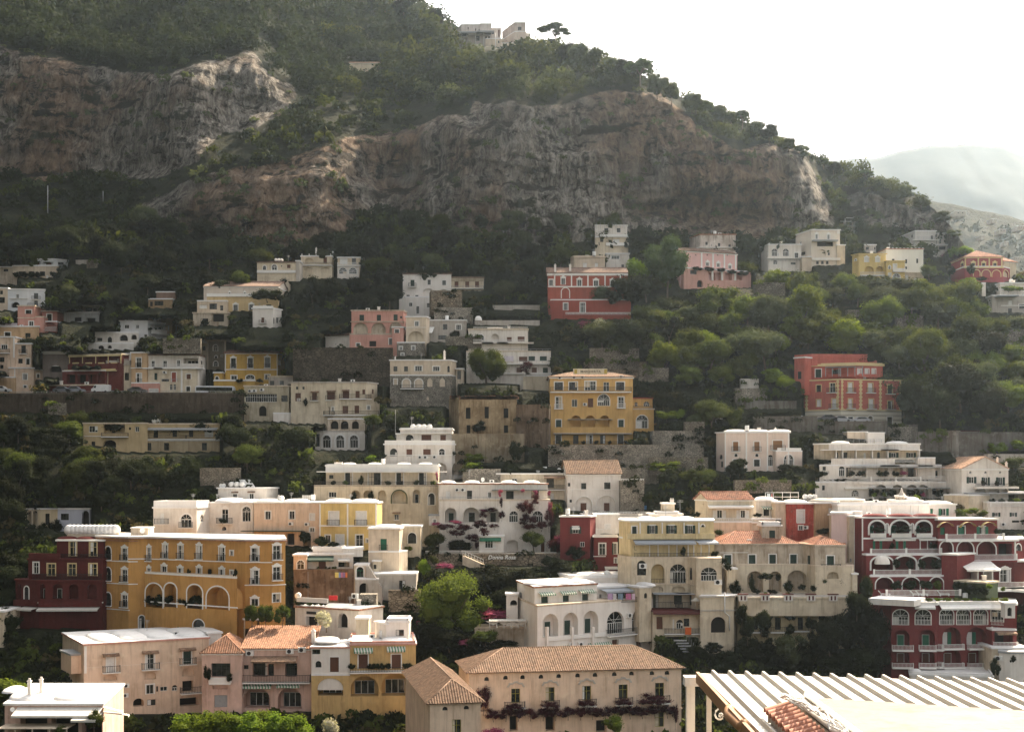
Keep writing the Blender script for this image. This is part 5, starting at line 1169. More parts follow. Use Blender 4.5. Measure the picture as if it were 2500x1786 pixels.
for x in (1132,1327,1530,1730,1925):
    g,q,dist=b.seg_at(sx(x)); mb=MB(); g.box(mb,q-.7,q+.7,-.2,.3,b.zz(1140,dist),b.zz(1085,dist),WHT); g.box(mb,q-.85,q+.85,-.3,.4,b.zz(1085,dist)+.003,b.zz(1085,dist)+.15,DRED); 
    for u in (-.3,.3): g.box(mb,q+u-.13,q+u+.13,.301,.33,b.zz(1132,dist),b.zz(1095,dist),DRED)
    mb.build('planter',b.root)
for x,y0,y1,w,k in ((1060,960,1110,110,'S'),(1215,900,1080,60,'S'),(1330,890,960,140,'S'),(1440,900,980,60,'S'),(1530,960,1070,90,'S'),(1650,990,1050,70,'S'),(1760,980,1070,100,'S'),(1260,1030,1080,90,'S'),(1390,1040,1085,90,'S'),(960,760,830,80,'S'),(1000,800,880,70,'S'),(2000,930,1080,80,'S'),(2090,950,1090,60,'S'),(1327,1060,1085,40,'Y'),(1530,1060,1085,40,'Y'),(1840,930,1000,90,'s')): b.plant(k,x,y0,y1,w,-3. if x<1200 and y0<900 else -5)
# ivy-covered lower storeys
b=B('ivy_house','shadowed cream building almost hidden in dark ivy under the villa terrace',view='G',d=234)
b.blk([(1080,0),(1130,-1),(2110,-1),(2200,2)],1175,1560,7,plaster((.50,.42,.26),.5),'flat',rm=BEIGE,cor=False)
b.row('rn',1340,50,110,1240,1440,1640,r=.5).row('rn',1330,60,120,1830,2000,r=.5); b.rail(1190,1285,1365,1410,'iron',slab=.7); b.rail(1375,1510,1365,1410,'iron',slab=.7); b.rail(1580,1710,1360,1400,'iron',slab=.7)
rr=random.Random(4)
for i in range(34):
    x=rr.choice([1130,1150,1160,1330,1345,1540,1550,1740,1900,2080,2110,2140]); y=1180+rr.random()*380
    b.plant('S',x+rr.uniform(-20,20),y,y+110,rr.uniform(70,120),.6)
for x in range(1180,2120,60): b.plant('S',x,1150+rr.uniform(0,12),1225,90,.9)
Z_('D')
for x,y0,y1,w in ((480,820,1060,200),(620,850,1100,240),(760,800,1050,220),(880,830,1080,240),(1010,700,1000,240),(1120,640,960,220),(1220,560,900,200),(1290,650,980,200),(1180,880,1110,240),(1320,860,1100,160),(560,640,800,90),(470,680,860,90),(430,600,760,80),(1240,420,620,90),(1050,930,1120,240),(720,960,1120,220),(400,960,1100,200),(300,980,1100,160),(1180,520,700,120)): tree('d' if x!=760 else 'o',sx(x),sy(y0),sy(y1),w/2.674,d=229-rr.random()*5)
# red terraced hotel
WR=[(560,0),(1225,1)]
b=B('hotel','dark red terraced hotel with white-edged arches, green shutters and white balustrades','hotel',view='H',d=238)
b.blk([(555,0),(1228,2)],415,600,10,RED,'flat',rm=ROOFW,edge=TRIM,dd=1)
b.op('ax+',690,500,130,120,r=2.2,dm=GREEN,tw=.32,rise=.8).op('ax+',893,498,165,125,r=2.2,dm=GREEN,tw=.32,rise=.8).op('ax+',1100,500,132,120,r=2.2,dm=GREEN,tw=.32,rise=.8)
b.row('aw+',505,14,80,778,1000,tw=.2)
for x0,x1 in ((625,762),(812,985),(1032,1168)): b.rail(x0,x1,545,582,'solid',off=.5,slab=0); b.plant('S',(x0+x1)/2,520,548,(x1-x0),.35)
b.domes(392,215,665,893,1110,off=1.3,dep=2.6,mat=RED); b.pil(1226,14,415,700,.15); b.pil(560,12,415,700,.12)
b.awn(640,805,590,5,1.,CANVAS); b.awn(830,1010,590,5,1.,CANVAS); b.awn(1040,1220,588,5,1.,CANVAS)
b.blk([(560,0),(1228,2)],598,760,10,RED,'flat',cor=False,dd=.9)
b.op('rk+o',693,650,40,76).op('rk+o',898,648,44,78).op('rg+',1102,650,56,76); b.plant('S',820,625,690,50,1); b.plant('S',1180,625,690,70,1)
b.rail(600,1280,682,730,'white',off=1.6,post=6.); b.slab(600,1280,738,.3,1.75,TRIM)
b.blk([(595,0),(1260,1)],742,930,9,RED,'flat',cor=False,dd=-1.2)
b.op('ax+',735,812,190,120,r=2.4,tw=.28,rise=.6).op('aX+',940,808,180,118,r=2.4,tw=.28,rise=.6).op('aX+',1155,808,190,118,r=2.4,tw=.28,rise=.6)
mb=MB(); p,d_,g=b.at(735,815,-.6); dome_mesh(mb,p.x,p.y,p.z,1.25,1.1,1.35,WHT); mb.build('awning',b.root)
b.rail(620,1330,866,910,'white',off=2.2,post=6.); b.slab(620,1330,918,.3,2.35,TRIM)
for x,k in ((1090,'S'),(1200,'S'),(1240,'S'),(860,'S'),(980,'S')): b.plant(k,x,770,866,75,.8)
b.plant('Y',1305,820,855,45,2.5)
b.blk([(630,0),(1330,1),(1480,4)],930,1100,9,RED,'flat',cor=False,dd=-3.6)
b.op('ax+',755,985,150,105,r=2.4,tw=.2).op('ax+',990,985,150,105,r=2.4,tw=.2).op('aX+',1215,985,120,105,r=2.4,tw=.2)
b.rail(680,1440,1045,1092,'white',off=5,post=7.)
for x,k,w in ((850,'S',120),(970,'S',100),(1120,'S',120),(1220,'Y',75),(1010,'S',80)): b.plant(k,x,960,1050,w,1.5)
for x in (770,1050,1100,1290):
    mb=MB(); p,d_,g=b.at(x,1078,-3.2); mb.box(p.x-.9,p.x+.7,p.y-.3,p.y+.3,p.z-.05,p.z+.05,WPAINT); mb.hexa([(p.x-1.3,p.y-.3,p.z+.5),(p.x-.9,p.y-.3,p.z),(p.x-.9,p.y+.3,p.z),(p.x-1.3,p.y+.3,p.z+.5),(p.x-1.25,p.y-.3,p.z+.58),(p.x-.85,p.y-.3,p.z+.08),(p.x-.85,p.y+.3,p.z+.08),(p.x-1.25,p.y+.3,p.z+.58)],WPAINT)
    for sx_ in (-.8,.6): mb.box(p.x+sx_-.04,p.x+sx_+.04,p.y-.28,p.y+.28,p.z-.35,p.z-.053,WPAINT)
    mb.build('sun_lounger',loc=p,label='white sun lounger on the hotel terrace behind the white railing',cat='sun lounger',group='loungers on the red hotel terrace')
b.blk([(1375,0),(1650,-4)],972,1100,4,plaster((.08,.10,.06),.3),'flat',dd=-5,edge=CREAM,rm=CREAM)
for i in range(12): b.plant('S',1390+i*23,965+i*4+(i%3)*8,1060+(i%3)*20,70,1.)
# right wing
b.blk([(1230,0),(1750,2)],432,620,9,RED,'flat',dd=2,rm=ROOFW,edge=TRIM)
b.op('rg',1268,525,40,66).op('rg+',1432,520,60,72).op('rk+o',1617,520,50,66); b.plant('S',1750,500,560,60,1)
for x in (1285,1480,1665):
    mb=MB(); p,d_,g=b.at(x,480,-.1); vs=[];fs=[]; n_=8; r_=1.45
    for i in range(n_+1):
        a=math.pi*i/n_*.75+.5
        for dy in (0,-1.3): vs.append((p.x+r_*math.cos(a),p.y+dy,p.z+r_*math.sin(a)*.9-.6)); vs.append((p.x+(r_-.06)*math.cos(a),p.y+dy,p.z+(r_-.06)*math.sin(a)*.9-.6))
    for i in range(n_): k=i*4; fs+=[(k,k+4,k+6,k+2),(k+1,k+3,k+7,k+5)]
    mb.add(vs,fs,STRIPY); mb.build('awning',b.root)
b.rail(1235,1985,552,600,'white',off=2.5,post=7.); b.slab(1235,1985,607,.3,2.6,TRIM)
b.blk([(1230,0),(1890,2),(1985,4)],612,900,9,RED,'flat',dd=.6,cor=False)
b.op('aX+',1300,668,110,120,r=2.2,tw=.2).op('ag+',1468,675,140,120,r=2.2,tw=.2).op('ax+',1655,675,160,120,r=2.2,tw=.2,dm=DGREEN).op('rD',1820,690,120,110,r=2.)
b.rail(1395,1890,732,782,'white',off=1.5,post=8); b.slab(1395,1890,790,.3,1.65,TRIM)
b.op('rX+',1800,890,170,150,r=1.) ; b.op('rX',1330,870,60,60) if 0 else None
b.op('an+',1935,670,46,60,tw=.2); b.pil(1902,14,620,1000,.2)
b.blk([(1375,0),(1900,1),(1990,3)],800,1040,8,DRED,'flat',dd=-.6,cor=False,edge=RED)
b.op('rD',1540,920,300,150,r=3.).op('rk^',1818,920,86,110,fm=WPAINT).op('rX+',1942,775,40,60) ; b.awn(1395,1690,790,62,4.,WPAINT)
for x in (1505,1632): b.pil(x,10,860,975,3.4,WPAINT)
b.rail(1500,1990,975,1020,'white',off=4.5,post=7); b.slab(1500,1990,1030,.4,4.7,TRIM)
b.blk([(1258,0),(1395,-2)],735,960,6,RED,'flat',dd=-2.4,edge=TRIM)
b.plant('Y',1800,1015,1060,45,5.); b.plant('Y',1675,990,1040,60,5)
# hotel's lower building
b=B('lower_hotel','dark red lower hotel building with five fan-topped windows and four rows of white balconies','hotel',view='H',d=226)
b.blk([(700,7),(815,0),(1205,-1),(1225,0),(1690,1),(1920,-1)],1180,1900,10,RED,'flat',rm=ROOFW,edge=TRIM,ref=2)
Z_('D')
b.row('aw+',685,100,100,1467,1614,r=.5,rise=.8,tw=.14).row('aw+',680,88,104,1768,1878,1990,r=.5,rise=.8,tw=.14).op('aw+',2098,665,80,100,r=.5,rise=.8,tw=.14).op('rs',1692,680,12,46).op('an',1340,670,30,100)
for x,w in ((1467,104),(1614,100),(1768,92),(1878,92),(1990,92),(2098,84)): b.rail(x-w/2,x+w/2,700,735,'white',off=.08)
b.op('ax+',1475,820,100,110,r=1.6,dm=GREEN,tm=RED).op('ax+',1640,820,100,110,r=1.6,dm=GREEN,tm=RED).op('aX+',1800,812,120,125,r=1.6,tm=RED).op('aX+',1962,812,130,125,r=1.6,tm=RED)
b.op('ax+',1475,940,100,90,r=1.6,dm=BROWN,tm=RED).op('ax+',1640,940,100,90,r=1.6,dm=BROWN,tm=RED).op('ax+',1800,940,120,100,r=1.6,dm=BROWN,tm=RED).op('ax+',1962,940,130,95,r=1.6,dm=BROWN,tm=RED)
for x in (1778,1940):
    g,q,dist=b.seg_at(sx(x)); mb=MB(); zt_,zb_=b.zz(788,dist),b.zz(870,dist)
    for u in (-1.15,.55): s_leaf(mb,g,q+u,q+u+.6,-1.53,zb_,zt_,GREEN)
    g.box(mb,q-.5,q+.5,-1.58,-1.55,zb_,zt_,WPAINT); mb.build('shutter',b.root)
for x0,x1 in ((1410,1548),(1585,1710),(1735,1868),(1900,2040)): b.rail(x0,x1,862 if x0<1700 else 855,895 if x0<1700 else 885,'white',slab=1.1); b.rail(x0,x1,978,1008,'white',slab=1.1)
b.awn(1555,1690,595,22,1.,WPAINT); b.awn(1715,2170,592,28,1.2,WPAINT); b.slab(1410,2170,592,.5,.3,TRIM,yref=1500)
b.domes(555,60,1740) if 0 else None
b.pil(2066,12,745,1040,.25,WPAINT)
for i in range(9): b.plant('Y' if i%3 else 's',1650+i*62,556,584,60,-2.)
b.blk([(2150,0),(2215,0)],600,690,2,WHT,'flat',dd=-4,under=0); b.op('aD',2180,650,30,60,r=.5)
b.blk([(2065,-2),(2225,-2)],772,1050,6,RED,'flat',dd=.2,cor=False); b.op('rD',2140,820,120,80,r=1.8); b.awn(2085,2215,775,8,1.2,TILEB,'canopy'); b.rail(2070,2225,842,880,'white',slab=.9)
b=B('canopy_terrace','white canopies and slanting roof in front of the dark red hotel terraces','terrace',view='D',d=222)
b.blk([(1258,4),(1555,0)],570,600,6,WHT,'flat',cor=False,under=0,rm=ROOFW)
b=B('white_annex','small white annexe with grey flat roof in the bottom right corner by the red hotel','house',view='D',d=222)
b.blk([(2065,0),(2300,0)],890,1090,8,CREAM,'flat'); b.blk([(2110,0),(2185,-1),(2300,-1)],915,1090,5,WHT,'flat',dd=-2,rm=GREY); b.op('rn',2252,975,50,64,r=.3).op('rs',2150,960,1,1) if 0 else None
b.ac((2095,950),big=1.3); b.plant('d',2090,950,1080,70,4); b.plant('S',2200,930,985,40,3)
b.blk([(1530,2),(2070,-1)],1062,1110,8,WHT,'flat',dd=-3,rm=ROOFW,par=.3); b.dome(1570,1045,60,off=2,dep=2)
# tall pale house behind
b=B('tall_pale_house','tall narrow pale pink and cream house with drainpipes left of the dark red hotel',view='G',d=243)
b.blk([(1910,0),(2050,0),(2165,3)],375,900,9,plaster((.78,.60,.56),.15),'flat'); Z_('D')
b.blk([(1132,0),(1240,.5)],30,560,9,CREAM,'flat',dd=-1); b.op('rn',1140,115,10,60).op('rn',1135,200,14,50).op('rk',1135,312,30,26)
for x in (1165,1185,1200): b.pil(x,6,30,420,.15,TRIM)
b.hut(1165,1215,-3,20,2,2)
# upper roofs of the hotel: white parapets, tower, green-shuttered room
b=B('roof_terrace','bright white roof parapets with a small pointed tower above the dark red hotel','terrace',view='H',d=249)
b.blk([(345,0),(1150,1)],300,420,10,WHT,'flat',par=.3)
for x in (555,640,790,990,1060): b.pil(x,8,300,380,.12)
b.blk([(340,0),(575,0)],258,320,8,BEIGE,'flat',dd=6,under=0)
b.blk([(880,0),(932,0)],225,300,2.2,BEIGE,'flat',dd=5,under=0); b.op('an',892,228,10,22).op('an',918,228,10,22)
mb=MB(); p,d_,g=b.at(906,222,1.1); mb.lathe((p.x,p.y,p.z),[(1.1,0),(.7,.3),(.3,.8),(.08,1.5),(0,1.7)],GREYP,8); mb.build('spire',b.root)
b.blk([(865,0),(1090,0)],265,330,6,WHT,'flat',dd=4,under=0); b.op('rX',1025,285,125,26,rv=RED,r=.1); b.dome(980,235,130,dep=5)
b.blk([(1090,0),(1385,2)],300,430,8,WHT,'flat',dd=3,edge=TRIM); b.op('rk+o',1275,358,44,62).op('rg',1172,356,26,56); b.dome(1200,272,230,dep=6)
b.plant('Y',850,250,295,60,-6); b.plant('y',1035,205,250,40,-7); b.plant('y',1055,215,250,30,-7); b.plant('s',1420,330,400,120,2); b.plant('Y',1530,320,380,130,-1); b.plant('s',1620,340,395,100,0)
for x in range(1770,1990,28): b.plant('Y',x,512,558,45,-6)
# peach gabled house
b=B('gabled_house','peach house with pinkish tiled gable roof, white doors and a long balcony',view='G',d=254)
b.blk([(710,4),(820,0),(1215,0)],248,460,9,CREAM,'gable',rm=TILEP,pitch=.5,ref=1,over=.3)
b.op('rk+',927,376,46,70).op('rk+',1132,376,40,66).row('rs',380,30,76,882,970,1090,1176); b.awn(820,1240,298,12,1.6,TRIM,'canopy'); b.rail(820,1300,412,440,'balus',off=1.4); b.slab(820,1300,448,.25,1.5,TRIM); b.op('rb',785,290,8,14)
b.blk([(820,0),(1210,0)],452,600,8,PEACH,'flat',dd=-1.6,cor=False); 
b.blk([(1245,0),(1430,0)],262,420,8,WHITE,'flat',dd=3); b.op('rn+',1338,360,50,62); b.awn(1290,1415,308,12,1.,STRIPE); b.dome(1320,238,150,dep=6)
b.blk([(1210,0),(1470,0)],425,560,5,BEIGE,'flat',dd=-1,cor=False); b.rail(1210,1470,412,455,'balus',off=0) 
b.plant('S',725,355,405,70,1); b.plant('s',920,512,570,100,3); b.plant('S',1260,365,405,80,-2)
b=B('peeling_house','narrow house with peeling red paint and one white door, dome behind',view='G',d=252.5)
b.blk([(1515,0),(1765,0)],288,560,8,plaster((.42,.08,.06),1.2),'flat'); b.op('rs+w',1640,395,62,108,ext=.1,proj=.3).op('rk+',1642,497,36,40).ac((1683,492)); b.dome(1590,250,190,dep=6)
b=B('ochre_house','plain ochre-brown house under a grey-white dome beside the peeling red house',view='G',d=252)
b.blk([(1765,0),(1975,1)],285,600,8,plaster((.52,.36,.22),.6),'flat'); b.op('rs',1912,352,50,60); b.dome(1830,235,270,dep=7,mat=GREYP); b.tank(1680,222,3,off=5,r=.42,l=1.2); b.plant('S',1850,500,560,140,1)
b.blk([(1420,0),(1515,0)],280,520,7,BEIGE,'flat',dd=1)
Z_('G')
b=B('rooftop_frame','white pipe frame and washing on the roof behind the gabled house','frame',view='G',d=262); b.root=empty('rooftop_frame',P3(sx(1400),sy(240),262),b.label,'frame'); mb=MB()
for x in (1330,1400,1480,1550,1620): mb.tube([P3(sx(x),sy(185),262),P3(sx(x),sy(250),262)],.05,WPAINT,5)
for y in (186,225): mb.tube([P3(sx(1330),sy(y),262),P3(sx(1625),sy(y),262)],.05,WPAINT,5)
mb.build('pipe_frame',b.root)
# chimneys and little roof by the yellow house
b=B('roof_hut','small cream rooftop structure with twin chimneys and an aerial behind the yellow house','hut',view='G',d=252)
b.blk([(310,0),(600,0)],385,440,6,WHT,'flat',under=1); b.blk([(430,0),(530,0)],290,400,4,CREAM,'flat',dd=1.5,under=0); b.chim(498,255,290,16,1.5); b.chim(516,255,290,14,1.5); b.mast(578,250,395,1,arms=2)
b.blk([(375,0),(560,0)],365,400,4,WHT,'flat',dd=.4,under=0)
# big white terraced hotel
b=B('terraced_hotel','big white terraced hotel with long balconies, glass railings and shallow arches','hotel',view='Q',d=278)
b.blk([(-320,2),(-130,0),(590,0),(990,0)],428,610,10,CREAM,'flat',rm=ROOFW,edge=TRIM,ref=1,dd=3)
b.op('rn',70,560,50,70).op('rs',310,565,30,70).op('rn',478,560,34,70).op('rn',-40,560,40,70).op('rkO',665,558,60,60,sm=DGREEN).op('rkO',880,558,60,60,sm=DGREEN).op('rs',-120,560,24,60)
b.slab(-130,985,495,.18,1.8,TRIM,'canopy'); b.slab(-130,985,462,1.1,.08,WHITE)
for x in (-60,20,185,385,575,960): b.pil(x,10,500,600,1.4)
b.rail(-130,650,598,684,'solid',off=1.9,mat=WHITE); b.rail(650,990,595,645,'white',off=1.9); b.slab(-130,1180,690,.3,2.,WHITE,yref=0)
b.hut(345,555,285,420,4,4); b.hut(95,345,275,400,6,4,BEIGE); b.dome(700,400,260,off=4,dep=4); b.dome(0,398,220,off=4,dep=5); b.rail(70,550,382,412,'wire',off=-2.)
b.blk([(965,0),(1180,0)],600,700,6,WHITE,'flat',dd=1,cor=False)
b.blk([(-250,0),(335,0),(1000,.5),(1260,1)],690,860,10,WHITE,'flat',cor=False,dd=1.)
b.op('aw+',25,750,70,140,tw=.1).row('aX',762,120,140,330,530,720,r=2.,rise=.6).op('rn',110,770,60,120,r=1.).op('rn',880,770,120,110,r=1.5).op('aw',1075,765,60,130,r=.4).op('rn',1180,790,60,80)
b.slab(130,1240,708,.14,2.2,GREY,'awning'); b.rail(50,330,828,882,'white',off=2.4); b.rail(335,960,828,882,'white',off=2.4,post=5.5); b.rail(1035,1260,815,862,'white',off=2.4); b.slab(50,1260,900,.5,2.5,WHITE)
b.op('rn',-190,715,40,60)
b.blk([(-300,0),(330,0),(1200,.5),(1400,1)],900,1110,10,WHITE,'flat',cor=False,dd=-1.4)
b.row('aX',1010,130,170,510,710,890,1030,r=2.,rise=.6).op('aw',190,1030,90,80,r=.3).op('rn',-200,960,34,60).op('rn',1170,1000,60,80)
b.op('rn',390,1020,60,100); b.slab(340,1240,962,.14,2.4,GREY,'awning'); b.rail(340,1380,1088,1118,'glass',off=3.6,post=6); b.slab(55,335,965,.3,.5,TRIM)
for x,k in ((280,'S'),(500,'S'),(690,'S'),(140,'S'),(790,'f'),(240,'S'),(560,'S')): b.plant(k,x,750,822,100,.3)
for x,k in ((430,'S'),(560,'S'),(650,'S'),(880,'S'),(980,'S'),(1220,'S')): b.plant(k,x,980,1085,120,2.)
for x,k in ((425,'Y'),(560,'Y'),(1350,'S'),(1400,'S'),(1040,'f')): b.plant(k,x,1020,1085,70,3.2)
b.op('rk',-60,1000,1,1) if 0 else None
# pale pink palazzo with brown shutters
b=B('shuttered_house','pale pink house with three-lobed roof and tall brown shutters beside the big white hotel',view='L',d=281)
b.blk([(105,3),(150,0),(492,0)],1205,1410,9,plaster((.74,.62,.54),.2),'flat',ref=1)
b.row('rb+_',1276,28,50,208,320,fm=LWOOD,proj=.4).op('rb+_',430,1270,50,50,fm=LWOOD,proj=.6,ext=.6); b.row('an+',1322,16,16,210,320,tw=.1); b.row('rn+',1363,30,36,210,320).op('an',130,1330,16,26); b.op('rn',135,1370,12,30)
for x in (152,264,376,487): b.pil(x,8,1205,1410,.1)
b.domes(1192,120,205,320,435,off=3,dep=6); b.op('aw',392,1350,28,60,tw=.1)
b.blk([(420,0),(560,2)],1303,1410,7,plaster((.74,.62,.54),.3),'flat',dd=-1,cor=False); b.op('aw+',488,1350,50,64,tw=.12); b.rail(430,555,1290,1303,'solid')
b.chim(418,1185,1200,10,4)
for x,y0,y1,w,k in ((230,1340,1440,90,'d'),(180,1370,1440,70,'d'),(480,1370,1430,120,'d'),(560,1380,1450,130,'d'),(640,1390,1460,110,'d'),(540,1385,1420,40,'y'),(340,1430,1470,100,'s'),(430,1430,1480,120,'s')): b.plant(k,x,y0,y1,w,3)
# white gabled house right
b=B('tiled_white_house','white gabled house with sparse red tiles, three green-shuttered balcony doors and round motifs',view='Q',d=268)
b.blk([(1185,16),(1505,0),(2080,0)],725,1020,12,WHITE,'gable',rm=tile_mat((.50,.33,.23)),pitch=.46,ref=1,over=.15)
b.op('rkO',1625,865,60,80,sm=DGREEN).op('rkO',1800,880,50,100,sm=DGREEN).op('rkO',1982,880,54,100,sm=DGREEN); b.row('ak',772,30,30,1612,1800,1980,tw=.2); b.rail(1645,2150,908,950,'iron',off=1.4); b.slab(1645,2150,958,.4,1.5,WHITE)
b.row('aX',995,130,56,1740,1905,2065,r=1.,rise=.8); b.chim(1945,605,720,22,2); b.chim(2055,660,720,24,2)
b.plant('S',1770,870,945,60,.8); b.plant('S',1940,870,945,60,.8); b.plant('S',2120,860,945,70,.8); b.plant('s',1940,690,728,40,-.5)
b.blk([(1505,2),(2290,2)],1020,1120,8,CREAM,'flat',cor=False,dd=-1); b.slab(1510,2290,1025,.2,3.5,GREY,'awning'); b.op('rD',1950,1085,500,80,r=2.)
b.blk([(1830,0),(2290,0)],1150,1480,8,WHITE,'flat',cor=False,dd=-5); b.op('rkO',1930,1290,50,50,sm=DGREEN).op('rkO',2140,1290,44,50,sm=DGREEN); b.rail(1850,2290,1145,1190,'white',off=.3,post=6); b.ac((2015,1410)); b.op('rn',2170,1375,90,26)
b.awn(1885,1995,1320,1,.0,WHT) if 0 else None
for x,k in ((1880,'S'),(2000,'S'),(2110,'S'),(2200,'y'),(2250,'S'),(2170,'Y')): b.plant(k,x,1090,1150,90,-1)
b.blk([(1590,0),(1850,3)],1060,1300,6,CREAM,'flat',dd=-4,cor=False,under=2); 
# small white house upper right
b=B('small_white_house','small white two-storey house with a balcony against a tall concrete wall by the road',view='Q',d=294)
b.blk([(1440,0),(1775,0)],270,600,7,WHITE,'flat',edge=DRED); b.op('rn',1685,385,90,100,r=.8).op('rg',1495,400,34,90,fm=DGREEN).op('rb',1595,520,38,66).op('rb',1690,520,80,66).op('rb',1480,505,36,40); b.rail(1545,1850,400,440,'white',slab=1.5); b.blk([(1750,0),(1850,0)],450,600,6,WHITE,'flat',dd=-1,cor=False) 
wall('retaining_wall','tall streaked grey concrete wall left of the small white roadside house','Q',[(1115,3),(1440,0)],275,520,plaster((.25,.235,.21),1.3),3,d=294)
wall('retaining_wall','dark stone wall above the white hotel roof, beside the road bend','Q',[(600,0),(960,0)],225,420,STONE,4,d=291)
b=wall('garden_wall','wavy-topped grey garden wall on the right above the white gabled house','Q',[(1830,0),(2290,2)],560,700,GREYP,1.5,d=284)
# ================= upper middle =================
b=B('yellow_hotel','tall yellow hotel with hipped tile roof and the name MARGHERITA along its roof edge','hotel',view='K',d=298)
b.blk([(357,0),(862,0)],1048,1500,11,YEL,'hip',rm=TILEB,pitch=.24,over=.5)
b.row('rn+',1105,50,50,410,498,785).op('rk+',603,1103,66,56).op('rk',700,1108,36,56); b.rail(357,850,1112,1140,'iron',slab=1.3); b.slab(357,862,1052,.5,.25,TRIM); b.ac((418,1054),(505,1052),(556,1050),(791,1048))
b.op('rk+w',409,1206,36,72,ext=.35).op('rk+w',790,1204,34,66,ext=.35).op('rk',506,1208,34,46,tw=.1).op('rb',604,1206,32,54,fm=BROWN).op('aw+',684,1190,72,70,tw=.15); b.ac((570,1216))
for x in (506,604): b.op('aX',x,1170,1,1) if 0 else None
b.op('rd+',409,1332,32,44).op('rd+',790,1332,32,44).row('aX',1318,56,70,515,602,690,r=1.4,rise=.8); b.shade(465,735,1307,1.4,2,mat=GREY)
b.rail(378,852,1357,1390,'solid',off=1.2,mat=YEL); b.slab(378,852,1394,.2,1.3,GREYP)
b.row('rn+',1430,32,54,408,787).row('rn',1430,32,54,514,678).op('rk+',598,1430,32,54); b.rail(375,850,1440,1464,'iron',off=.6)
for x in (560,640,720,460,820): b.plant('S',x,1435,1462,26,.6)
g,q,dist=b.seg_at(sx(540)); mb=MB(); g0,q0,_=b.seg_at(sx(498)); g1,q1,_=b.seg_at(sx(705)); z0_,z1_=b.zz(1034,dist),b.zz(1000,dist)
g.box(mb,q0,q1,.62,.78,z0_,z1_,CREAM); sb=mb.build('sign_board',b.root)
text3d('MARGHERITA',g.L(b.seg_at(sx(541))[1],.80,b.zz(1024,dist)),.70,paint((.10,.08,.05),.7,'sign_letters'),b.root,'sign_lettering',ext=.02,bold=.01)
for x in (513,694): mb=MB(); qq=b.seg_at(sx(x))[1]; g.box(mb,qq-.3,qq+.3,.785,.82,b.zz(1030,dist),b.zz(1004,dist),paint((.45,.33,.06),.6,'gilt')); mb.build('emblem',b.root)
b.blk([(850,0),(870,2),(992,2)],1172,1500,7,YEL,'flat',dd=-.2,ref=1,par=.0) if 0 else None
b.blk([(855,0),(990,0)],1248,1388,7,YEL,'flat',dd=1.5,rm=BEIGE); b.op('ak+',918,1322,68,80,r=.25); b.rail(860,978,1226,1248,'iron',off=-.1)
b.blk([(862,0),(982,0)],1182,1252,5,YEL,'flat',dd=4.5,under=0,rm=CORAL); b.op('aw',945,1213,36,30).op('ak',882,1215,18,26)
wall('retaining_wall','rough grey stone base wall below the yellow hotel and its side wing','K',[(345,0),(870,0),(1295,1)],1470,1600,STONE,3,d=296)
wall('retaining_wall','pale stone wall right of the yellow hotel under the vine pergola','K',[(985,0),(1295,1)],1385,1500,STONE,3,d=299)
wall('retaining_wall','long dark plaster wall between the stone ruin and the yellow hotel','K',[(150,1),(350,0)],1225,1480,plaster((.15,.11,.08),1.2),3,d=302)
wall('stone_wall','broken stone wall just above the yellow hotel roof','K',[(565,0),(945,0)],965,1060,STONEB,2,d=313)
wall('stone_wall','brown terrace wall under the trees right of the yellow hotel','K',[(1000,0),(1330,2)],1240,1330,STONE,2,d=311) if 0 else None
# ruin
b=B('ruin','roofless old stone ruin with dark window holes and a red tile edge on top',view='J',d=300)
OR=plaster((.44,.33,.20),1.1)
b.blk([(1465,8),(1537,0),(1955,0)],1100,1400,10,OR,'flat',ref=1,rm=OR,cor=False)
b.op('rD',1603,1205,34,80,r=.7).op('rD',1737,1200,30,84,r=.7).op('rD',1876,1205,34,70,r=.7).op('rD',1527,1195,8,60,r=.5).op('rD',1605,1320,28,60,r=.6).op('rD',1876,1320,30,56,r=.6)
mb=MB(); 
for i in range(46):
    p=P3(sx(1495+i*10),sy(1092+rnd.uniform(-4,3)),300.5 if i>6 else 303); mb.box(p.x-.75,p.x+.75,p.y-.6,p.y+1.2,p.z-.4,p.z+rnd.uniform(0,.35),TILE)
mb.build('roof_edge',b.root); b.plant('S',1670,1260,1350,120,.5)
# stone house
b=B('stone_house','beige upper floor over grey rubble stone with two big white arched windows',view='J',d=312)
b.blk([(1040,0),(1480,0),(1518,4)],828,938,9,BEIGE,'flat',rm=ROOFW)
b.row('rn',886,28,36,1079,1155).op('rk+',1245,884,50,38).op('rw+',1373,886,48,34).op('an',1462,888,16,46).op('aX',1494,880,1,1)
b.chim(1432,765,820,14,1.5); b.chim(1077,808,822,8,1)
b.blk([(1040,0),(1480,0),(1522,4)],936,1165,9.2,STONE,'flat',cor=False)
b.row('as+',990,56,62,1158,1247,tw=.2).row('as',985,38,60,1327,1417).op('rk+',1080,980,22,40).op('an',1312,1100,16,24); b.rail(1115,1285,1000,1028,'iron',slab=.8)
for x in (1158,1247): b.pil(x,1,960,1020,.03) if 0 else None
b.blk([(1515,0),(1570,0)],890,1000,6,OLDP,'flat',dd=3); b.op('rn',1538,930,26,60)
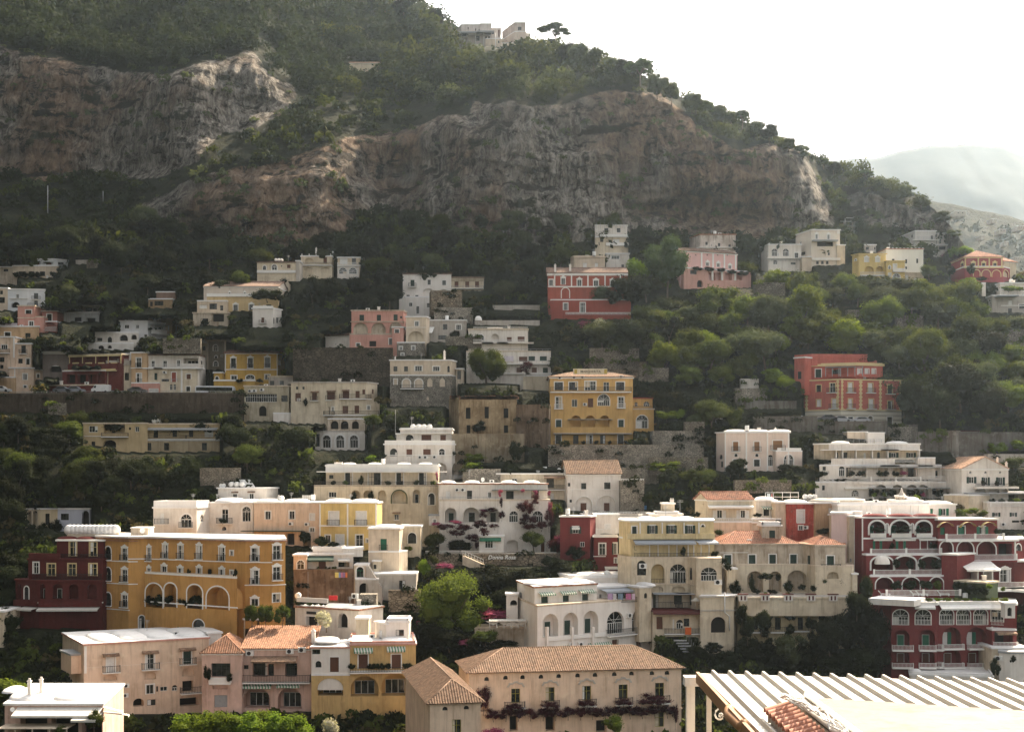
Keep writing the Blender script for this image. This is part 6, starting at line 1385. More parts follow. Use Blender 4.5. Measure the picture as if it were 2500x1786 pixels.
# small houses left of it
b=B('old_house','shadowed pale house with two brown shuttered windows behind the long cream block',view='J',d=317)
b.blk([(643,0),(885,0),(940,4)],905,1000,8,OLDP,'flat',par=.8); b.op('rb',704,944,34,40).op('rb',820,944,32,50).op('rg',898,945,14,34,fm=DGREEN)
b.blk([(795,0),(1040,0)],842,1010,7,OLDP,'flat',dd=4); b.op('rk',1005,862,30,26).op('aD',970,935,36,40)
b=B('flat_house','low grey house with two small windows and a satellite dish right of the yellow villa',view='J',d=318)
b.blk([(165,0),(440,0),(515,5)],945,1005,7,GREYP,'flat',rm=CREAM); b.row('rn',988,30,32,190,260).op('rb',370,984,30,30); b.dish(432,962,20,-1)
b=B('cream_block','long weathered cream block with rows of brown shutters and stacked balconies',view='J',d=306)
b.blk([(325,0),(870,0),(948,4)],988,1120,9,CREAM,'flat',rm=GREYP)
b.row('rn',1024,16,20,370,416).op('rb',377,1090,40,60).op('rb_',495,1084,34,60).op('rb_',615,1078,56,66,fm=BROWN).op('rb',723,1072,48,64).op('rb',806,1070,30,50).op('rb',850,1052,20,34).op('rb',918,1050,16,34)
b.rail(680,875,1070,1102,'iron',slab=1.2); b.awn(470,530,1046,4,.5,TILEB,'hood'); b.awn(585,650,1040,4,.5,TILEB,'hood'); b.awn(695,750,1035,4,.5,TILEB,'hood')
b.blk([(335,1),(575,1),(640,0),(965,0)],1118,1290,9,CREAM,'flat',cor=False,dd=-.8,rm=BEIGE); b.op('rn',590,1190,30,56).op('rb',718,1180,40,56).op('rb',800,1178,34,56).op('rk+',885,1166,20,30).op('rk+',418,1190,16,30).op('rk+',628,1176,14,30)
b.rail(575,960,1190,1218,'iron',slab=1.); b.plant('S',430,1095,1160,30,.8)
mb=MB(); g,q,dist=b.seg_at(sx(385)); g.box(mb,q-.5,q+.5,.02,.06,b.zz(1145,dist),b.zz(1096,dist),WPAINT); mb.build('towel',b.root)
b=B('glazed_house','cream house with a long glazed verandah over an old arched vault',view='I',d=309)
b.blk([(1935,0),(2290,0)],1115,1400,8,plaster((.52,.46,.34),.6),'flat',rm=BEIGE)
b.op('rw',2070,1205,250,64,r=.4).op('aD',2082,1308,60,80,r=.8).op('rn',2255,1210,50,50); b.ac((1985,1150),(2020,1148),(2078,1140))
b.blk([(2165,0),(2420,1)],1330,1400,5,WHITE,'flat',dd=-3,cor=False)
# arches in the shade
b=B('arcaded_house','shaded grey house with three white arches in dark trees below the cream block',view='J',d=300)
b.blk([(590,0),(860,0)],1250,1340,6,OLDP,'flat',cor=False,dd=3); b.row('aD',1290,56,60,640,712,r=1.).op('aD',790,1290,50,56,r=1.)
b.blk([(500,0),(860,0)],1340,1480,7,WHITE,'flat',dd=0,cor=False,rm=GREYP); b.row('ak+',1410,58,90,582,680,780,tw=.35,r=.8).op('rn',520,1400,24,90)
# salmon house and neighbours
b=B('salmon_house','salmon pink house with three big pale blind arches under a row of green shutters',view='J',d=328)
b.blk([(762,0),(1135,0),(1160,4)],470,640,9,SALM,'flat',rm=OLDP)
b.op('rg',836,518,34,44,fm=DGREEN).op('rg',960,518,30,44,fm=DGREEN).op('rg',1080,516,30,44,fm=DGREEN).row('aX',596,104,84,828,958,r=.7,rv=OLDP).op('aX',1082,590,90,84,r=.7,rv=OLDP); b.slab(762,1140,547,.2,.2,OLDP); b.op('rn',1120,514,16,16)
for x in (836,958): b.op('rn',x,625,1,1) if 0 else None
b.blk([(748,0),(1135,0)],640,800,9,SALM,'flat',cor=False,dd=-1,rm=OLDP); b.op('rn+',1046,690,26,46).op('rn+',810,714,26,26).op('rD',915,705,50,40,r=.6)
b.blk([(1055,0),(1138,0)],590,720,5,SALM,'flat',dd=-1.5); b.op('rn+',1090,615,30,26)
b.blk([(575,2),(748,0)],650,740,5,WHITE,'shed',dd=.5,rm=TILED,pitch=.3)
b=B('beige_tower_house','narrow beige house with a recessed arch, right of the salmon house',view='J',d=326)
b.blk([(1155,0),(1300,0),(1325,3)],515,700,8,BEIGE,'flat'); b.op('rk+',1233,562,28,34).op('aX',1226,655,112,80,r=.8,rv=CREAM,rise=.9); b.slab(1155,1300,588,.14,.1)
b.blk([(1090,0),(1290,0)],700,800,7,STONE,'flat',dd=-1,cor=False); b.op('rw+',1118,738,22,24).op('rw+',1208,736,22,30).op('rw+',1130,782,20,16)
b=B('grey_house','plain grey-beige house with white-framed window and hillside terrace',view='J',d=330)
b.blk([(1325,0),(1590,0)],540,700,8,GREYP,'flat'); b.op('rn',1437,584,32,40).op('rw+',1534,586,36,38).op('rn',1418,660,60,30); b.plant('S',1510,610,680,80,1.)
mb=MB(); p,q=P3(sx(1305),sy(625),328.5),P3(sx(1365),sy(570),330.5); mb.hexa([(p.x,p.y,p.z-.1),(q.x-.6,p.y,p.z-.1),(q.x,q.y,q.z-.1),(p.x+.8,q.y,q.z-.1),(p.x,p.y,p.z),(q.x-.6,p.y,p.z),(q.x,q.y,q.z),(p.x+.8,q.y,q.z)],TANKW); mb.build('skylight',b.root)
# white villa above
b=B('white_villa','bright white villa with a blind arch and a cream two-door wing on the right',view='J',d=352)
b.blk([(1132,0),(1255,0),(1482,0)],205,380,9,WHT,'flat',rm=TILED); b.op('rb_',1202,270,28,50,proj=.9,ext=.5,fm=DGREEN).op('rn+',1322,262,22,36).op('rn+',1430,266,26,34).op('rn',1170,358,22,10).op('rn',1233,360,22,10).op('aX',1315,332,80,50,r=.6,rise=1.).op('aX',1428,326,70,26,r=.5,rise=.5)
b.blk([(1105,0),(1340,0)],372,520,9,WHT,'flat',dd=-1.,cor=False); b.op('rk+',1189,423,24,28).op('rn',1318,428,24,30).op('rn',1240,462,20,52); b.rail(1105,1135,345,372,'solid')
b.blk([(1482,0),(1715,0)],232,330,8,CREAM,'flat',dd=.5,rm=TILED); b.row('rb',276,28,44,1519,1596,1667).op('rn',1495,1,1,1) if 0 else None
b.row('rb',276,28,44,1519,1596,1667); b.rail(1482,1720,290,306,'wire',slab=.8); b.slab(1482,1715,240,1.2,.1,plaster((.45,.38,.28),.5)); b.row('rn',345,14,24,1500,1525,1640)
wall('retaining_wall','stained stone wall under the white villa, left of the long pale wall','J',[(1335,0),(1560,1)],330,520,STONEB,5,d=350)
wall('retaining_wall','stone terrace wall in shade behind the salmon house','J',[(1360,0),(1640,1)],450,560,STONE,3,d=341)
wall('parapet_wall','long straight pale grey parapet wall left of the crimson villa','J',[(1770,0),(2120,0)],435,465,GREYP,1,d=344)
wall('parapet_wall','pale grey parapet above the white terraced guest house','J',[(1650,0),(2120,0)],545,575,GREYP,1,d=333)
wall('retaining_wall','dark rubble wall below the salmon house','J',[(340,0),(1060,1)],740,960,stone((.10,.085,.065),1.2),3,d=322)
# terraced white guest house
b=B('guest_house','white terraced guest house with three balcony levels and a big round dark tree in front',view='J',d=322)
b.blk([(1605,0),(1745,0),(1850,0),(2035,0)],605,710,8,WHITE,'flat',rm=BEIGE); b.op('ak+',1692,660,50,44).op('aX',1796,662,60,56,r=.6).op('rn',1790,672,36,34).op('rb',1900,672,34,30).op('rb',1985,670,50,34)
b.rail(1640,2035,585,604,'white',off=-.2); b.rail(1640,2045,675,698,'white',off=1.2); b.hut(1745,1850,592,606,1,4); b.slab(1640,2045,702,.3,1.3,WHITE)
b.blk([(1590,0),(2035,0),(2200,0)],765,1000,9,WHITE,'flat',cor=False,dd=-2.2,rm=BEIGE); b.rail(1640,2030,742,765,'glass',off=0); b.op('rs',1895,812,70,36).op('rb',2000,815,60,34).op('rg',2060,812,50,34,fm=DGREEN).op('rg',2145,812,50,34,fm=DGREEN); b.rail(1870,2200,825,848,'glass',off=1.); b.slab(1870,2205,852,.25,1.1)
b.op('rb',1970,895,36,36).op('rb',2080,895,36,36).op('rg',2160,898,36,40,fm=DGREEN); b.slab(1700,2200,920,.3,.4); b.rail(2035,2200,742,765,'glass',off=0); b.rail(1650,2030,700,712,'white',off=-1) if 0 else None
b.blk([(1640,0),(2030,0)],702,770,6,WHITE,'flat',dd=1,cor=False,under=1)
mb=MB(); p=P3(sx(1677),sy(545),330); dome_mesh(mb,p.x,p.y,p.z+.2,.85,.85,1.1,ROOFW); mb.build('dome_tank',b.root); b.mast(1990,710,760,-.5,.1); b.mast(2180,695,745,-.5,.1)
b.blk([(2000,0),(2190,0)],940,1050,6,CREAM,'flat',dd=-4,cor=False)
Z_('J'); tree('B',sx(1735),sy(745),sy(1000),275/2.953,d=314,label='big round dark tree in front of the white terraced guest house'); tree('r',sx(2020),sy(830),sy(930),100/2.953,d=316,label='wine-red bush on the terraced guest house balcony')
# villas row under the cliff
b=B('small_villa','low cream villa with two arched windows, leftmost of the three on the dark slope',view='J')
b.blk([(82,0),(360,0)],122,240,7,CREAM,'flat',rm=TILED); b.op('an+',135,158,24,30).op('ak+',206,155,38,40).op('rb',310,148,26,26).op('an',258,145,8,10); b.rail(82,365,175,195,'solid',off=.3); b.tank(218,102,3,r=.35)
b.blk([(362,0),(388,0)],112,200,5,GREYP,'flat',dd=0); 
b=B('small_villa','cream balconied villa with two arches, middle of the three on the dark slope',view='J')
b.blk([(398,0),(622,0)],78,145,7,CREAM,'flat'); b.op('aX',455,108,64,40,r=.6,rise=.7).op('rb',572,104,26,42); b.rail(400,622,122,140,'iron',slab=.8)
b.blk([(400,0),(622,0)],145,240,7,CREAM,'flat',cor=False,dd=-.3); b.op('aX',455,176,66,40,r=1.).op('aX',575,175,70,40,r=1.); b.chim(508,22,70,10,2); 
for x in (405,457,565,612): b.chim(x,58,74,6,1.5,cap=False)
b=B('small_villa','cream villa with curtained upper loggia, rightmost of three on the dark slope',view='J')
b.blk([(662,0),(825,0)],88,145,7,CREAM,'flat'); b.op('rs',706,112,56,44).op('rn',780,112,30,44); b.rail(660,825,122,142,'white',slab=.6); b.blk([(660,0),(815,0)],148,240,7,WHITE,'flat',cor=False,dd=-.3); b.row('aw+',180,56,44,700,772); b.dish(628,45,14,1)
# crimson villa
b=B('crimson_villa','crimson villa with white-framed windows, white arcading and a small terrace with white posts',view='K',d=338)
b.blk([(342,0),(378,0),(828,0)],415,510,10,CORAL,'gable',rm=TILED,pitch=.35,over=.25)
b.op('rk+',365,474,28,38).op('rk^',437,466,24,40).op('rk^',536,478,26,44).op('rk^',637,480,28,40).op('rk^',738,480,26,40).op('rk+',808,468,16,26); b.slab(342,828,425,.5,.15,TRIM); b.slab(375,780,500,.25,.3,TRIM)
for x in (385,488,588,692,786): b.pil(x,8,415,500,.1)
b.blk([(345,0),(780,0)],502,580,9.8,CORAL,'flat',cor=False,dd=-.1); b.op('aw+',451,538,46,62,tw=.2).op('aX',538,550,74,50,r=.6,tm=CORAL).op('aX',640,548,80,52,r=.6,tm=CORAL); b.rail(520,690,545,575,'iron') if 0 else None
b.blk([(360,0),(850,0)],582,700,8,plaster((.33,.08,.06),.3),'flat',cor=False,dd=-1.5); b.op('rw+',452,620,26,44).op('rw+',556,626,30,60); b.rail(450,850,655,668,'balus',off=.5)
b.chim(388,370,398,12,2); b.chim(480,370,396,12,3); b.plant('S',740,520,600,110,1.5); b.plant('S',820,460,560,70,1.5)
b=B('plain_house','plain ochre house half hidden behind the crimson villa roof',view='K',d=352)
b.blk([(480,2),(505,0),(692,0)],330,420,8,BEIGE,'flat',rm=BEIGE,par=.3); b.op('rs',570,370,24,34).op('rs',640,366,20,24)
b=B('small_white_house','white and cream three-storey house right under the grey cliff',view='K',d=372)
b.blk([(632,0),(828,0)],128,200,7,WHITE,'flat',edge=WHT); b.op('rn-',700,155,24,26).op('rn-',775,155,22,26); b.rail(660,828,180,194,'solid',off=.8)
b.blk([(632,0),(835,0)],198,330,7,CREAM,'flat',cor=False,dd=-.3); b.op('rn',672,215,20,22).op('rs',760,225,40,30); b.rail(700,850,232,246,'solid',slab=.6)
b.blk([(700,0),(840,0)],300,420,7,WHITE,'flat',dd=-6); b.op('rk+',755,320,50,22).op('rn',800,375,16,24)
for x in range(640,830,24): b.mast(x,110,128,2,.03)
# upper right row
b=B('pink_palace','pink and white palace with arched windows above a row of white-curtained openings',view='O',d=352)
b.blk([(150,-2),(505,4)],1165,1290,9,plaster((.72,.45,.42),.15),'gable',rm=TILED,pitch=.3,over=.2)
b.row('an',1193,8,8,250,320,385,445).op('rk^',322,1250,18,22).op('rk^',388,1256,18,22).op('rk^',460,1268,18,22)
for x in (285,355,425,495): b.pil(x,10,1180,1280,.1)
b.blk([(175,-2),(590,5)],1275,1400,8,plaster((.66,.38,.32),.2),'flat',cor=False,dd=-1.2); b.row('rX',1325,44,46,350,385,450,515,r=1.5).op('rn',235,1300,40,24).op('aD',275,1370,34,44,r=.6)
for x in (350,410,490): b.pil(x,12,1290,1350,.25,WHT)
for x,y in ((260,1270),(330,1275),(400,1282),(470,1290),(540,1300)): b.plant('S',x,y,y+22,70,.3)
b=B('weathered_villa','peeling pinkish-white upper villa behind the pink palace, three dark square windows',view='O',d=366)
b.blk([(210,6),(275,0),(495,0)],1070,1230,8,plaster((.70,.62,.56),.9),'flat',rm=TILEP,ref=1); b.op('rn-',316,1122,14,20).op('rn-',393,1130,14,20).op('rn-',458,1138,14,20); b.slab(245,505,1158,.2,.4)
b=B('white_house','white house with two tall arched windows at the foot of the cliff',view='O',d=364)
b.blk([(650,5),(697,0),(900,0)],1132,1300,8,WHITE,'flat',ref=1); b.row('aw',1178,36,46,735,805).op('rk-',755,1190,12,20).op('rn+',870,1198,22,36).op('ak',740,1238,26,26).op('rn',850,1245,30,14); b.slab(697,900,1215,.15,.5); b.rail(700,900,1220,1232,'wire',off=.5)
b=B('tall_cream_villa','tall cream villa with a dark canopy across its facade, in the upper right',view='O',d=362)
b.blk([(865,8),(962,0),(1138,0)],1042,1260,9,plaster((.74,.67,.58),.2),'flat',ref=1); b.op('rk^',995,1080,14,30).op('rk^',1068,1082,14,30).op('rD',1048,1125,100,30,r=.8); b.slab(965,1120,1108,.35,1.4,GREY,'canopy'); b.op('aX',1025,1178,50,40,r=.5).op('rn',1070,1186,12,18).op('rn',910,1185,30,20).op('rk',895,1120,12,20); b.rail(962,1140,1210,1225,'solid',off=.8); b.row('rn',1240,16,20,1000,1030,1060)
b.blk([(1120,0),(1170,0)],1135,1250,7,CREAM,'flat',dd=-.5); b.plant('S',1045,1010,1042,80,-3); b.rail(1100,1138,1045,1062,'solid',off=.1)
b.blk([(905,0),(962,0)],1208,1300,5,BEIGE,'flat',dd=-1); 
b=B('scaffold_house','little white house in white pipe scaffolding wedged at the cliff edge',view='O',d=392)
b.blk([(1165,0),(1220,0)],985,1070,5,WHITE,'flat'); b.op('rn',1195,1000,34,22)
mb=MB()
for x in (1135,1170,1225,1250): mb.tube([P3(sx(x),sy(958),389),P3(sx(x),sy(1062),389)],.12,WPAINT,5)
for y in (962,985,1010,1040): mb.tube([P3(sx(1132),sy(y),389),P3(sx(1252),sy(y+6),389)],.1,WPAINT,5)
mb.build('scaffold',b.root); b.plant('S',1160,1050,1075,60,2)
Z_('P')
b=B('yellow_villa','yellow villa with white ornamental windows and two arches, below the tall cream villa',view='P',d=352)
b.blk([(-105,2),(-20,0),(340,0)],672,930,8,YELL,'flat',edge=YELL); b.row('rs^',730,50,56,85,230).op('aX',120,862,120,100,r=1.).op('aX',258,860,100,100,r=1.).op('ak+',-60,730,24,30); b.rail(0,345,905,930,'white',slab=.5)
b.blk([(345,0),(590,0)],750,1010,7,YELL,'flat',dd=-1.5,edge=YELL); b.op('rs+',460,820,40,70).op('ak+',388,828,26,46).op('aw+',480,950,96,80).op('rs+',390,930,26,50); b.rail(430,590,855,880,'solid',slab=.6,mat=WHITE); b.dome(470,738,90,dep=3)
b=B('white_house','large plain cream-white cube house with three small dark windows beside the yellow villa',view='P',d=356)
b.blk([(225,7),(345,0),(835,0)],590,905,9,plaster((.80,.77,.68),.1),'flat',ref=1,edge=TILEP); b.op('rn',437,728,34,30).op('rn',608,745,26,56).op('rn',755,740,26,60).op('rn',608,832,24,36)
for x in range(370,830,50): b.slab(x,x+22,578,.35,.05,ROOFW)
b.blk([(590,0),(840,0)],905,1010,6,BEIGE,'flat',dd=-.8,rm=CREAM); b.op('rs',615,965,50,80).op('rs',740,985,60,40)
b=B('grey_villa','pale grey angled villa with low white wing high on the right, trees around',view='P',d=372)
b.blk([(470,12),(728,0),(1000,0)],352,640,9,plaster((.62,.60,.56),.2),'flat',ref=1); b.op('rn',683,415,22,40).op('rn',577,440,18,36).op('rk',520,455,16,30).op('rn',948,432,30,50).op('rk+',780,525,34,44).op('ak+',862,525,44,56).op('ak+',950,535,44,60).op('rn',575,545,18,26); b.slab(728,1010,468,.25,.8); b.rail(728,1010,440,462,'wire',off=.8)
b.blk([(1000,0),(1120,0)],385,540,8,WHT,'flat',dd=1); b.op('rn',1058,480,26,60); b.blk([(1000,0),(1150,0)],535,700,6,GREYP,'flat',dd=-1.); b.op('rD',1090,570,100,50,r=1.); b.plant('s',1080,340,400,160,-5)
b=B('small_shed','small grey hillside house left of the angled grey villa','house',view='P',d=372)
b.blk([(55,0),(210,0)],535,640,6,GREYP,'flat'); b.op('rn',95,575,40,40).op('rn',195,575,20,30)
b=B('crimson_palace','dark red palace with cream window frames, red-brown roof and double curved arches',view='P',d=350)
b.blk([(1195,10),(1380,0),(1885,0)],690,830,11,plaster((.30,.07,.07),.12),'hip',rm=TILEP,pitch=.42,ref=1,over=.3,edge=TRIMY)
for x in (1495,1632,1780): b.op('rn^',x,790,44,44,tm=TRIMY)
b.op('rn^',1350,790,36,36,tm=TRIMY)
for x in (1388,1560,1705,1870): b.pil(x,16,690,820,.15,TRIMY)
b.blk([(1195,10),(1380,0),(1880,0),(1980,3)],822,1010,10,plaster((.28,.06,.07),.15),'flat',ref=1,cor=False,dd=-.1); b.op('aX+',1540,900,80,80,r=1.,tm=TRIMY).op('aX+',1665,905,110,90,r=1.,tm=TRIMY).op('aX+',1800,910,110,90,r=1.,tm=TRIMY).op('aX+',1925,910,70,90,r=1.,tm=TRIMY); b.slab(1380,1885,828,.25,.3,TRIMY)
b.blk([(1895,0),(2060,2)],745,900,7,CREAM,'gable',dd=2,rm=TILEP,pitch=.35); b.plant('S',1460,780,930,120,1.); b.plant('S',1600,950,1010,150,2); b.plant('c',1968,650,700,36,-7)
b=B('terrace_house','white house with a blue-grey canopy and vine pergola at the right edge',view='P',d=342)
b.blk([(1850,0),(2180,0)],1040,1200,7,WHITE,'flat',cor=True); b.plant('Y',1960,1100,1150,200,1); b.plant('Y',2110,1095,1140,140,1)
b.blk([(1745,0),(2180,0)],1205,1430,8,GREYP,'flat',dd=-4); b.op('rs',1985,1290,50,60).op('rn',1980,1400,50,70).op('rn+',2140,1340,80,60); b.slab(1770,2050,1215,.2,2.5,CANB,'canopy'); b.slab(1860,2180,1330,.2,.1); b.rail(1860,2180,1190,1205,'wire',off=0)
b.blk([(1610,0),(1660,0)],1040,1190,5,WHITE,'flat',dd=1,cor=False)
# red and cream roadside hotel
CR=plaster((.50,.145,.11),.35)
b=B('corner_hotel','big coral-red hotel with cream corner stones, striped white base and set-back top floor','hotel',view='L',d=306)
b.blk([(575,5),(765,0),(1085,4)],925,1085,12,CR,'flat',ref=1,edge=TRIMY,rm=CR,under=.05)
b.op('rn+',647,970,24,36,tm=TRIMY).op('rk+_',720,966,28,50,tm=TRIMY,sm=DGREEN,ext=.6).op('rs+_',814,965,24,52,tm=TRIMY,ext=.6).op('rs+_',920,967,24,50,tm=TRIMY,ext=.6).op('rg+_',1023,975,24,46,tm=TRIMY,fm=DGREEN,ext=.6)
b.op('rs+',647,1048,22,38,tm=TRIMY).op('rs+_',728,1050,22,50,tm=TRIMY,ext=.6).op('rs+_',814,1050,20,50,tm=TRIMY,ext=.6).op('rs+_',924,1052,24,52,tm=TRIMY,ext=.6).op('rn+_',1025,1058,26,44,tm=TRIMY,ext=.6)
for x,w in ((583,12),(748,12),(770,10),(868,14),(972,12),(1078,10)):
    b.pil(x,w*.7,925,1085,.1,TRIMY)
    for k in range(8): b.pil(x,w*1.35,930+k*20,940+k*20,.13,TRIMY)
BAND,nt=newmat('striped_plaster'); N=NT(nt); s_=N.n('ShaderNodeSeparateXYZ',i0=N.pos()); N.out(N.bsdf(N.mix(N.math('GREATER_THAN',N.math('FRACT',N.math('MULTIPLY',s_.outputs[2],1.05)),.6),(.66,.62,.52),(.42,.38,.30)),.9))
b.blk([(575,5),(765,0),(1085,4)],1085,1165,12,BAND,'flat',ref=1,cor=False,dd=.0,edge=TRIMY); b.op('rn+',815,1133,26,26).op('aD+',920,1135,26,40).op('rn+',1022,1140,26,40)
b.blk([(568,5),(765,2),(845,1),(985,3)],848,925,9,CR,'flat',ref=1,dd=1.5,edge=TRIMY,rm=CR,par=.3); b.op('rd+',645,890,30,44).op('rn',740,885,50,30).row('rs+',882,18,30,862,902,938); b.shade(690,850,858,2.5,3,905,mat=GREY); b.rail(690,960,892,908,'solid',off=1.2,mat=CR); b.slab(568,985,850,.5,.3,TRIMY)
b.blk([(518,3),(610,0),(955,1)],806,850,8,CR,'flat',ref=1,dd=5,rm=CR,par=.5,under=0); b.rail(985,1080,912,925,'balus',off=-.2,mat=CR)
for x,k in ((700,'S'),(760,'Y'),(640,'S'),(800,'Y'),(730,'S')): b.plant(k,x,785,812,70,-3)
b.blk([(518,2),(572,0)],812,935,2.5,CR,'flat',dd=3,under=3); b.op('rn',545,900,20,40)
b.rail(1000,1085,915,930,'solid',off=.1,mat=CR)
# houses on the far slope
for i,(x,y,w,h_) in enumerate(((2332,516,26,7),(2440,560,16,6),(2484,552,14,6),(2478,628,12,6),(2395,575,10,5),(2420,535,12,5),(2452,590,10,5))):
    _z[:]=ZM['1']; b=B('distant_house','tiny pale house on the hazy far slope, number of such seen behind the ridge','house',group='houses on the far slope',d=700+i*12); b.label='tiny pale flat-roofed house on the hazy slope beyond the ridge'
    b.blk([(x,0),(x+w,0)],y,y+h_,8,GREYP,'flat',under=1); b.op('rn',x+w*.3,y+h_*.5,w*.14,h_*.4).op('rn',x+w*.7,y+h_*.5,w*.14,h_*.4)
# houses on the ridge
b=B('ridge_villa','pale villa with a long balcony on thin stilts high on the ridge',view='U',d=546)
PW=plaster((.66,.60,.56),.4)
b.blk([(350,9),(435,0),(690,0),(695,-1),(850,-1)],232,350,9,PW,'flat',ref=1,under=0); b.op('rn',528,280,10,34).op('rn',632,300,12,34).op('rn',680,310,12,30); b.slab(435,850,345,.5,1.2,GREY)
b.blk([(500,0),(860,0)],380,520,6,PW,'flat',dd=3,cor=False); b.row('rn',410,22,36,775,818).op('rn',655,420,60,70)
for x,y in ((412,480),(432,400),(632,570),(745,545),(908,560)):
    mb=MB(); mb.tube([P3(sx(x),sy(345),546),P3(sx(x),sy(y+60),546)],.16,WPAINT,6); mb.build('post',b.root)
b.blk([(395,0),(520,0)],400,620,5,STONE,'flat',dd=2,cor=False)
b.blk([(850,1),(980,1)],290,430,7,PW,'flat',dd=2,rm=TILED); b.op('rn',870,350,34,26).op('rb',955,350,22,100); b.blk([(770,0),(1030,0)],430,560,7,BEIGE,'flat',dd=0,cor=False); b.op('rn',952,470,20,36).op('aD',1020,480,50,40)
b=B('ridge_house','angular pinkish house with one dark square window on the skyline, left of the umbrella pine',view='U',d=545)
b.blk([(1000,12),(1175,0),(1325,0)],205,540,9,plaster((.58,.50,.45),.5),'flat',ref=1); b.op('rn',1243,285,50,50); b.blk([(1020,9),(1175,0),(1332,0)],330,560,9,plaster((.66,.56,.48),.3),'flat',ref=1,cor=False,dd=-.5); b.op('rn',1190,465,18,40).op('ak',1260,450,40,60); b.blk([(1335,0),(1395,1)],355,560,6,PW,'flat',dd=1)
b.blk([(990,0),(1200,0)],490,620,4,BEIGE,'flat',dd=-3,cor=False)
b=B('hillside_hut','small tile-roofed hut lost in the dark wood high on the left of the ridge','hut',view='M',d=None)
b.blk([(1940,0),(2110,0)],350,380,6,CREAM,'gable',rm=TILEB,pitch=.3); b.op('rn',1990,362,1,1)
# ================= upper left, in the shade of the mountain, some whites greyed to hold that shade =================
b=B('cream_palace','long cream palace with brown tile roof above a small white cube house',view='I',d=340)
b.blk([(1615,0),(2205,0),(2290,12)],322,400,10,plaster((.66,.58,.50),.3),'gable',rm=TILED,pitch=.3,over=.2)
for x in (1820,1940,2050,2180): b.op('rn^',x,380,14,20,tw=.12)
for x in (1665,1710,1798,1848,1910,1955,2030,2080): b.op('an',x,332,8,8)
b.blk([(1640,0),(2205,0)],398,520,9.5,plaster((.62,.47,.26),.3),'flat',cor=False,dd=-.4); b.op('rn^',1868,490,34,46).op('rn^',1993,488,34,46).op('rn',2130,475,40,20).op('an',2200,490,1,1); b.rail(1560,2180,390,402,'solid',off=.4)
b.blk([(1562,0),(1800,0)],440,520,6,BEIGE,'flat',dd=-2,cor=False); b.op('rs',1610,482,60,30).op('rn',1690,480,60,46).op('rn',1757,492,24,40); b.rail(1700,1800,470,512,'wire')
b.blk([(1530,0),(1810,0)],535,640,6,OLDP,'flat',dd=-4,rm=BEIGE); b.op('rD',1730,570,90,60,r=1.).op('rn',1620,600,60,50)
b.plant('S',2120,415,445,240,1.5); b.plant('S',2210,380,440,80,1)
b=B('white_cube_house','small bright white cube house with one brown door at the foot of the cream palace',view='I',d=333)
b.blk([(2003,0),(2165,0),(2232,3)],500,650,7,WHT,'flat'); b.op('rb_',2083,590,24,44,proj=.7,ext=.5).op('an',2170,592,14,50).op('rk',2200,590,22,46); b.rail(2003,2165,488,500,'solid',off=.02)
# yellow villa
b=B('yellow_villa','saturated yellow villa with red-brown roof, white cornice and a curved white-edged wall',view='I',d=326)
b.blk([(1785,0),(2200,0),(2258,6)],848,1110,9,MUST,'gable',rm=tile_mat((.22,.09,.06)),pitch=.22,over=.35,edge=TRIM)
b.op('rn^_',1850,930,38,80,proj=.45,ext=.2).op('rn^_',1985,928,38,80,proj=.45,ext=.2).op('rn^_',2120,925,40,80,proj=.45,ext=.2).op('rk+',2215,925,16,40)
b.slab(1785,2200,980,.2,.12); b.pil(2200,10,848,1040,.15); b.pil(1788,6,848,1000,.12); b.op('rk+',1855,1045,46,36).op('ak+',1983,1050,66,56,rise=.6).op('rk+',2120,1040,40,40)
b.blk([(1695,0),(1945,0),(2025,0)],1068,1150,4,MUST,'flat',dd=-2.2,cor=False,edge=TRIM); b.slab(1695,2025,1068,.25,.1); b.blk([(1695,0),(1762,0)],1008,1090,3,MUST,'flat',dd=-2.1,under=0); b.op('an+',1720,1060,26,50)
for x in (1900,2060,2160): b.plant('S',x,1050,1085,60,1)
b=B('old_tower_house','dark grey-brown tower-like house with cream edges behind the yellow villa',view='I',d=333)
b.blk([(1583,0),(1640,0)],770,980,6,CREAM,'flat',dd=1); b.op('an',1617,810,26,36).op('rn',1617,878,20,26)
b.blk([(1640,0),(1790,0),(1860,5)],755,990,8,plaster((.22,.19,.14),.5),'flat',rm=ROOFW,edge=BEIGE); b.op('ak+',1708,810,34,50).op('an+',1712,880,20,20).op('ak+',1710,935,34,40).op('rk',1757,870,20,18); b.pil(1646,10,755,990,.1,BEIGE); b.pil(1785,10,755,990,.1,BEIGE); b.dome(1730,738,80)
# white house with terraces
b=B('white_house','rambling white house with two arched openings and a striped-shade terrace, in shadow',view='I',d=337)
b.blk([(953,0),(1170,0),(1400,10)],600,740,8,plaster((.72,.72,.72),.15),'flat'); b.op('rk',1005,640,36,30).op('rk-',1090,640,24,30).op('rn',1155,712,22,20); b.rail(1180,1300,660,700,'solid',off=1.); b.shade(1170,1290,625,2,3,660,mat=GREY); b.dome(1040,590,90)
for x in (1190,1230,1270): b.plant('S',x,645,670,40,1.2)
b.blk([(752,0),(940,0),(1100,0)],690,800,6,plaster((.66,.62,.56),.3),'flat',dd=-3,cor=False); b.op('aD',980,728,66,50,r=.8,rise=.9).op('aD',1062,722,44,40,r=.8).op('rn',790,742,40,26).op('an',870,745,34,50); b.chim(846,660,695,10,1)
b.blk([(680,0),(890,0),(1060,0)],775,830,5,plaster((.70,.67,.62),.3),'flat',dd=-6,cor=False); b.op('aD',800,803,46,30,r=.5).op('aD',870,800,36,26,r=.5)
